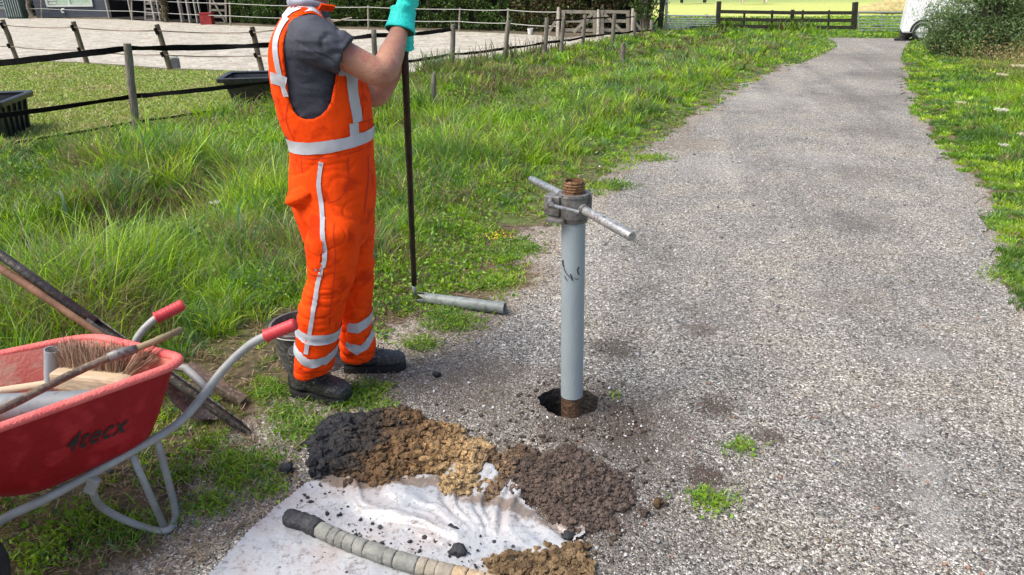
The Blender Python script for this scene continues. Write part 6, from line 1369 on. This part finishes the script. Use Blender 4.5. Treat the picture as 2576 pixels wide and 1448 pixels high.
# left verge and ditch --------------------------------------------------
x, y = sample(40000, 1.3, 31, -.92, .62)
inr, dl_, dr_ = zone(x, y); ok = (~inr) & (x < np.interp(y, [p[1] for p in ELp[2:]], [p[0] for p in ELp[2:]]) + .3) & ~left_of_fence(x, y) & (dr_ > .3)
dd_ = dist_line(x, y, DL); nz1 = fbm(x * 2.2, y * 2.2, 61, 4); nz2 = fbm(x * .9, y * .9, 62, 3)
tw = np.interp(y, [1.5, 2.8, 3.6, 5, 8], [.85, .75, .32, .20, .14]); dens = sstep(dl_ / tw + (nz1 - .5) * 1.7, .25, 1.05)
wornz = (y > 2.7) & (y < 5.2) & (dl_ < 1.0); dens *= np.where(wornz, .10 + .9 * sstep(fbm(x * 3.0, y * 3.0, 63, 3) + .45 * (dl_ - .55), .50, .58), 1)
dens *= np.where((dd_ < .45) & (y > 3.5), .55 + .45 * sstep(nz1, .4, .6), 1)
bare = sstep(nz1, .30, .42); near_l = (y < 3.0); dens *= np.where(near_l, .04 + .62 * sstep(nz1, .44, .60), .80 + .20 * bare)
keep = ok & (RNG.random(len(x)) < dens); x, y, dl_, dd_, nz1, nz2 = [q[keep] for q in (x, y, dl_, dd_, nz1, nz2)]
tw = np.interp(y, [1.5, 2.8, 3.6, 5, 8], [.85, .8, .8, .75, .5])
h = .035 + .16 * sstep(dl_ / tw, .6, 1.8) * (.5 + .9 * nz2) + .20 * sstep(nz2, .5, .75) * sstep(dl_, .8, 1.6) * sstep(x, 1.0, -1.0)
h *= np.where(y < 2.6, .7, .82); h *= .55 + .75 * RNG.random(len(x)); tub_near = (dd_ < .35)
fl = left_of_fence(x - .5, y + .1) ; h = np.where(y > 16, np.minimum(h, .16), h)
K_ = 20; nt_ = len(x); tc_ = gcol(x, y, .6, .0, 71) * (.65 + .7 * RNG.random((nt_, 1))); typ = RNG.random(nt_); tc_[typ < .10] = DRY * .9; tc_[(typ > .10) & (typ < .2)] = np.array([.16, .27, .12]); tc_[typ > .9] = GY_ * 1.1
th_ = h * (.65 + .8 * RNG.random(nt_)); tr2 = np.clip(.025 + .25 * th_, .02, .09) * (.6 + .07 * np.clip(y, 2, 14)); rep = lambda q: np.repeat(q, K_, 0)
an_ = RNG.random(nt_ * K_) * 6.283; rr_ = np.sqrt(RNG.random(nt_ * K_)) * rep(tr2); tw_ = rep(.5 * np.cos(RNG.random(nt_) * 6.283)); x0_, y0_ = rep(x), rep(y); x = x0_ + np.cos(an_) * rr_; y = y0_ + np.sin(an_) * rr_; dd_ = rep(dd_); nz1 = rep(nz1); dl_ = rep(dl_)
h = rep(th_) * (.45 + .7 * RNG.random(len(x))); c = rep(tc_) * (.72 + .56 * RNG.random((len(x), 1))); ANG_ = an_ + tw_ + RNG.normal(size=len(x)) * .5; brn = (dd_ < np.clip(.14 + .05 * y, .3, .9)) & (fbm(x * 1.3, y * .8, 91, 3) > .45) & (RNG.random(len(x)) < .75) & (y > 4.6); c[brn] = np.where(RNG.random((brn.sum(), 1)) < .6, DRY, BRN) * (.5 + .7 * RNG.random((brn.sum(), 1))); h[brn] *= .7
drp = (nz1 < .42) & (RNG.random(len(x)) < .45); c[drp] = DRY * (.5 + .7 * RNG.random((drp.sum(), 1)))
mk_grass('verge_grass', x, y, h, c, .25 + .85 * RNG.random(len(x)) ** 1.3, 'long green grass with brown patches on the verge left of the track', wmin=.0027, ang=ANG_)
# broad leaved weeds among it
x, y = sample(240000, 1.3, 14, -.92, .5)
inr, dl_, dr_ = zone(x, y); nz1 = fbm(x * 1.6, y * 1.6, 161, 3); ok = (~inr) & (x < np.interp(y, [p[1] for p in ELp[2:]], [p[0] for p in ELp[2:]]) + .3) & ~left_of_fence(x, y) & (RNG.random(len(x)) < np.maximum(sstep(nz1, .45, .62), .6 * sstep(fbm(x * 3.0, y * 3.0, 63, 3), .47, .56) * (dl_ < 1.0) * (y > 3.1)) * np.where(y < 2.7, .22, 1) * np.where((y > 2.7) & (y < 5.2) & (dl_ < 1.0), .12 + .88 * sstep(fbm(x * 3.0, y * 3.0, 63, 3) + .45 * (dl_ - .55), .48, .57), 1)) & (dl_ > .25 * RNG.random(len(x)) + .05)
x, y, dl_ = x[ok], y[ok], dl_[ok]; z = H(x, y) + (.01 + .12 * RNG.random(len(x))) * sstep(dl_, .2, 1.2) + .008; v, f, c_ = leaf_cards(np.stack([x, y, z], -1), np.array([0, 0, .0]), (.007 + .013 * RNG.random(len(x))) * np.clip(.7 + .06 * y, .8, 1.3), gcol(x, y, .3, .05, 13) * .9, .5); tag(mesh_obj('verge_weeds', v, f, M_GRASS, smooth=False, col=c_), 'low leafy weeds growing through the verge grass left of the track', 'weeds', kind='stuff')
# straw litter on bare patches
n = 26000; x, y = sample(n, 1.2, 9, -.9, .4); inr, dl_, dr_ = zone(x, y); ok = (~inr) & (x < np.interp(y, [p[1] for p in ELp[2:]], [p[0] for p in ELp[2:]]) + .3) & (RNG.random(n) < np.where(dl_ < 1.1, .9, .35)); x, y = x[ok], y[ok]; n = len(x); a = RNG.random(n) * 6.28; L_ = .012 + .035 * RNG.random(n); w_ = .0012 + .0004 * y; z = H(x, y) + .006 + .012 * RNG.random(n)
dx, dy = np.cos(a), np.sin(a); tz = (RNG.random(n) - .3) * .5 * L_
V_ = np.stack([np.stack([x - dy * w_, y + dx * w_, z], -1), np.stack([x + dy * w_, y - dx * w_, z], -1), np.stack([x + dx * L_ + dy * w_, y + dy * L_ - dx * w_, z + tz], -1), np.stack([x + dx * L_ - dy * w_, y + dy * L_ + dx * w_, z + tz], -1)], 1).reshape(-1, 3)
cs_ = np.repeat(np.array([[.36, .28, .18]]) * (.35 + .9 * RNG.random((n, 1))), 4, 0); tag(mesh_obj('straw_litter', V_, np.arange(n * 4).reshape(-1, 4), M_GRASS, smooth=False, col=cs_), 'dry straw bits lying on the bare strip beside the track', 'straw', kind='stuff')
# right verge -----------------------------------------------------------
x, y = sample(32000, 1.8, 26, .35, 1.4)
inr, dl_, dr_ = zone(x, y); ok = (~inr) & (x > np.interp(y, [p[1] for p in ERp[:-2]][::-1], [p[0] for p in ERp[:-2]][::-1]) - .3) & (dl_ > .5); nz1 = fbm(x * 2, y * 2, 261, 3)
ok &= RNG.random(len(x)) < sstep(dr_ + (nz1 - .5) * .3, .0, .14); x, y, dr_, nz1 = x[ok], y[ok], dr_[ok], nz1[ok]
h0 = .04 + .05 * sstep(dr_, .2, .8) + .26 * sstep(dr_, .9, 2.1) * (.4 + nz1) * sstep(y, 14, 9) ; K_ = 22; nt_ = len(x); tc_ = gcol(x, y, 1.0, .04, 77) * (.7 + .6 * RNG.random((nt_, 1))); th_ = h0 * (.65 + .75 * RNG.random(nt_)); tr2 = np.clip(.03 + .25 * th_, .02, .09) * (.6 + .07 * np.clip(y, 2, 14)); an_ = RNG.random(nt_ * K_) * 6.283; rr_ = np.sqrt(RNG.random(nt_ * K_)) * rep(tr2); x = rep(x) + np.cos(an_) * rr_; y = rep(y) + np.sin(an_) * rr_; h = rep(th_) * (.5 + .7 * RNG.random(len(x))); ANG_ = an_ + RNG.normal(size=len(x)) * .5; c = rep(tc_) * (.75 + .5 * RNG.random((len(x), 1)))
mk_grass('roadside_grass', x, y, h, c, .2 + .8 * RNG.random(len(x)), 'bright green grass on the verge right of the track', wmin=.0027, ang=ANG_)
# paddock turf -----------------------------------------------------------
x, y = sample(150000, 5.5, 17, -1.05, -.02); ok = left_of_fence(x, y) & ~inside(x, y, ARp); x, y = x[ok], y[ok]; n = len(x); nz1 = fbm(x * 1.4, y * 1.4, 361, 3)
c = np.array([.25, .33, .07])[None] * (.6 + .8 * RNG.random((n, 1))); dm = RNG.random(n) < .25 + .5 * sstep(nz1, .5, .7); c[dm] = np.array([.45, .42, .19]) * (.6 + .6 * RNG.random((dm.sum(), 1)))
mk_grass('paddock_grass', x, y, .015 + .045 * RNG.random(n) * (.5 + nz1), c, .3 + .7 * RNG.random(n), 'short grazed turf inside the paddock fence', wk=.0009)
# taller tufts at the fence line and between track end and gates
x, y = sample(60000, 15, 32, .05, 1.0); inr, dl_, dr_ = zone(x, y); ok = (~inr) & ~inside(x, y, ARp) & ~left_of_fence(x, y); x, y = x[ok], y[ok]; n = len(x); nz1 = fbm(x * .8, y * .8, 461, 3); sh_ = sstep(np.abs(y - DY), 2.0, .2) * sstep(x, 5, 6.5) * sstep(x, 11, 9.8) * (nz1 > .45)
mk_grass('far_grass', x, y, (.05 + .04 * nz1 + .34 * sh_) * (.5 + .8 * RNG.random(n)), gcol(x, y, .9, .03, 88) * (1 - .45 * sh_[:, None]), .3 + .6 * RNG.random(n), 'green grass at the end of the track before the gates', wk=.0008)
# small tufts on the gravel
TF = [(1795, 1268, .09, 150), (1765, 1255, .05, 70), (1865, 1128, .07, 110), (1255, 712, .14, 520), (1255, 650, .13, 400), (1140, 815, .15, 600), (1110, 790, .09, 260), (880, 1010, .13, 500), (930, 985, .1, 250), (760, 1085, .12, 350), (620, 1190, .13, 600), (590, 1165, .08, 350), (960, 1035, .08, 150), (1060, 870, .1, 250), (1320, 630, .12, 300), (1540, 470, .2, 500), (1640, 400, .2, 300), (1430, 560, .14, 300), (1180, 590, .15, 350), (680, 1240, .07, 120), (530, 1270, .10, 250), (330, 1340, .12, 260), (240, 1320, .12, 300), (130, 1400, .12, 260), (440, 1200, .10, 220), (520, 1120, .10, 220), (2540, 700, .15, 300), (1545, 1000, .04, 20), (730, 1040, .10, 260), (690, 990, .12, 400)]
xs, ys2, hs = [], [], []
for u, v_, r_, n_ in TF:
    q = G(u, v_); k = RNG.normal(size=(n_, 2)) * r_ * .5; xs.append(q.x + k[:, 0]); ys2.append(q.y + k[:, 1] * .8); hs.append((.018 + .035 * RNG.random(n_)) * (1.0 if r_ < .12 else 1.25))
x = np.concatenate(xs); y = np.concatenate(ys2); h = np.concatenate(hs)
mk_grass('grass_tufts', x, y, h, gcol(x, y, .7, .10, 99), .5 + .6 * RNG.random(len(x)), 'small green tufts scattered on the gravel and bare strip', wmin=.0022)
k = RNG.random(len(x)) < .7; v, f, c_ = leaf_cards(np.stack([x[k], y[k], H(x[k], y[k]) + .012 + .016 * RNG.random(k.sum())], -1), np.array([0, 0, .0]), .005 + .006 * RNG.random(k.sum()), gcol(x[k], y[k], .5, .06, 15), .6); tag(mesh_obj('clover_leaves', v, f, M_GRASS, smooth=False, col=c_), 'small clover leaves in the tufts on the bare strip', 'weeds', kind='stuff')
# long arching reed blades
def reed(pxs, w_, base, label, cc=(.22, .36, .26)):
    t = []
    for pts in pxs:
        y0_ = GH(*pts[0]).y; p3 = [GH(*pts[0])] + [P(u, v_, y0_ + .02 * i) for i, (u, v_) in enumerate(pts[1:])]; s_ = spline(p3, 6); t.append(s_)
    mb = MB()
    for s_ in t:
        vs = []; m_ = len(s_)
        for i, p in enumerate(s_): ww = w_ * (1 - .9 * (i / (m_ - 1)) ** 2); vs += [p + Vector((-ww, 0, .2 * ww)), p + Vector((ww, .3 * ww, -.2 * ww))]
        mb.add(vs, [(i * 2, i * 2 + 1, i * 2 + 3, i * 2 + 2) for i in range(m_ - 1)])
    o = mb.build('reed_plant', M_GRASS, None, t[0][0], col=np.tile(np.array(cc), (len(mb.v), 1))); tag(o, label, 'plant'); return o
reed([[(168, 560), (164, 520), (155, 492), (128, 482), (100, 510)], [(166, 560), (160, 515), (158, 490), (178, 498)], [(166, 560), (158, 500), (150, 478), (160, 468)]], .006, None, 'pale green reed with arching blades in the grass left of the worker')
reed([[(620, 640), (612, 560), (590, 520), (560, 512)], [(620, 640), (650, 570), (690, 548)], [(620, 640), (600, 560), (610, 500), (640, 498)]], .005, None, 'bluish grass clump with long curved blades behind the wheelbarrow handle', (.15, .28, .15))
# flowers ----------------------------------------------------------------
M_PETAL = leafmat('petals', .2, .6)
def umbel(name, base, hgt, r_, col, label, group=None, nfl=26, rays=True):
    t = thing(name, base, label, 'flower', group); tp = base + Vector((random.uniform(-.03, .03), random.uniform(-.03, .03), hgt)); st_ = MB().tube([base, base.lerp(tp, .5) + Vector((.01, 0, 0)), tp], [.004, .003, .002], 6)
    ends = []
    for k in range(nfl):
        a = random.uniform(0, 6.28); q = tp + Vector((math.cos(a), math.sin(a), 0)) * r_ * math.sqrt(random.random()) + Vector((0, 0, .02 + random.uniform(-.004, .006))); ends.append(q)
        if k % 3 == 0: st_.tube([tp - Vector((0, 0, .02)), q], .0009, 4)
    st_.build('stem', mat('flower_stem', (.10, .16, .05), (.18, .22, .09), rough=.7), t)
    cen = np.repeat(np.array([e[:] for e in ends]), 9, 0) + RNG.normal(size=(nfl * 9, 3)) * r_ * .07; v, f, c_ = leaf_cards(cen, np.array([0, 0, 0]), np.full(len(cen), r_ * .07), np.array([col]) * (.8 + .3 * RNG.random((len(cen), 1))), .8); mesh_obj('flower_head', v, f, M_PETAL, t, smooth=False, col=c_); return t
q = GH(552, 600); umbel('flower', q, (P(549, 516, q.y) - q).z, .035, (.72, .70, .55), 'single white flower head standing in the grass left of the worker')
M_YEL = None
q = G(1255, 610); cen = np.array(q)[None] + RNG.normal(size=(60, 3)) * np.array([.06, .04, .008]) + np.array([0, 0, .05]); v, f, c_ = leaf_cards(cen, np.array([0, 0, 0]), np.full(60, .007), np.array([[.75, .55, .03]]) * np.ones((60, 1)), .8); tag(mesh_obj('yellow_flowers', v, f, M_PETAL, smooth=False, col=c_), 'patch of tiny yellow flowers at the verge edge above the broken pipe', 'flowers', kind='stuff')
i_ = 0
desc = ['tall pale umbel at the right edge just under the big bush', 'pale umbel left of the tall one under the big bush', 'cream umbel low in the verge grass right of the track', 'broad white flower head in the right verge grass', 'small white umbel below the broad flower head', 'pale umbel near the right edge at mid height', 'whitish umbel highest up against the bush', 'thin cream umbel leaning at the right edge']
for k, (u, vb, vt, r_) in enumerate([(2540, 250, 170, .10), (2500, 265, 192, .07), (2405, 310, 262, .06), (2498, 340, 282, .075), (2510, 430, 372, .05), (2555, 420, 345, .06), (2562, 220, 145, .09), (2570, 330, 268, .06)]):
    q = GH(u, vb); umbel('flower', q, (P(u, vt, q.y) - q).z, r_, (.70, .64, .42) if k not in (3, 4) else (.74, .72, .60), desc[k], 'pale umbels in the right verge', 34)
# dry yellow plants at the bush foot
n = 5000; q = G(2555, 225); cen = np.array(q)[None] + RNG.normal(size=(n, 3)) * np.array([.55, .5, .14]) + np.array([.15, 0, .42]); cen = cen[cen[:, 2] > .02]; v, f, c_ = leaf_cards(cen, np.array([0, 0, .5]), .008 + .02 * RNG.random(len(cen)), np.array([[.42, .33, .14]]) * (.4 + .9 * RNG.random((len(cen), 1))), .25); tag(mesh_obj('dry_weeds', v, f, M_GRASS, smooth=False, col=c_), 'yellowed dry weeds at the foot of the bush by the right edge', 'weeds', kind='stuff')
# seed heads at the fence
n = 260; x = np.interp(RNG.random(n), [0, 1], [G(1030, 200).x, G(1420, 130).x]); tfe = (x - G(1030, 200).x) / (G(1420, 130).x - G(1030, 200).x); y = G(1030, 200).y + (G(1420, 130).y - G(1030, 200).y) * tfe ** 1.15 - .3 - RNG.random(n) * .6
mk_grass('seed_stalks', x, y, .25 + .3 * RNG.random(n), np.tile(np.array([.16, .15, .08]), (n, 1)), .1 + .3 * RNG.random(n), 'thin seed stalks in front of the sand arena right of the rod', wk=.0006)
# ---------------------------------------------------------------- loose stones on the track
def stonemat():
    m, N, L, b, out = newmat('loose_stone'); a = nd(N, 'ShaderNodeAttribute', attribute_name='Col'); L.new(a.outputs['Color'], b.inputs['Base Color']); b.inputs['Roughness'].default_value = .8; return m
M_STONE = stonemat()
n = 90000; x, y = sample(n, 1.25, 8.5, -.75, 1.0, .9); inr, dl_, dr_ = zone(x, y); grv = inr | ((dl_ < .45) & (RNG.random(n) < .6 * sstep(dl_, .5, .0))); grv &= np.hypot(x - HOLE.x, y - HOLE.y) > HR + .012
for hp_ in HEAPS: pass
shin = inside(x, y, sp_); grv &= ~shin; x, y = x[grv], y[grv]; n = len(x); rad = (.0020 + .0036 * RNG.random(n) ** 2.4 + .006 * (RNG.random(n) < .02)) * np.clip(.75 + .1 * y, .85, 1.6)
OV = np.array([[1, 0, 0], [-1, 0, 0], [0, 1, 0], [0, -1, 0], [0, 0, 1], [0, 0, -1.0]]); OF = np.array([[0, 2, 4], [2, 1, 4], [1, 3, 4], [3, 0, 4], [2, 0, 5], [1, 2, 5], [3, 1, 5], [0, 3, 5]])
sc3 = .55 + .75 * RNG.random((n, 1, 3)); sc3[..., 2] *= .7; V_ = OV[None] * sc3 + RNG.normal(size=(n, 6, 3)) * .12; a = RNG.random(n) * 6.28; ca_, sa_ = np.cos(a)[:, None], np.sin(a)[:, None]; vx = V_[..., 0] * ca_ - V_[..., 1] * sa_; vy = V_[..., 0] * sa_ + V_[..., 1] * ca_; V_ = np.stack([vx, vy, V_[..., 2]], -1) * rad[:, None, None] + np.stack([x, y, .004 + rad * .35], -1)[:, None]
g_ = RNG.random((n, 1)) ** 1.5; cc = .10 + .50 * g_ + np.array([[.012, .002, -.016]]) * (1 + RNG.normal(size=(n, 1))); wht = RNG.random(n) < .06; cc[wht] = .72; rd2 = RNG.random(n) < .05; cc[rd2] = np.array([.30, .17, .12])
tag(mesh_obj('loose_stones', V_.reshape(-1, 3), (OF[None] + (np.arange(n) * 6)[:, None, None]).reshape(-1, 3), M_STONE, smooth=False, col=np.repeat(np.clip(cc, .02, .9), 6, 0)), 'small loose stones all over the gravel track', 'stones', kind='stuff')
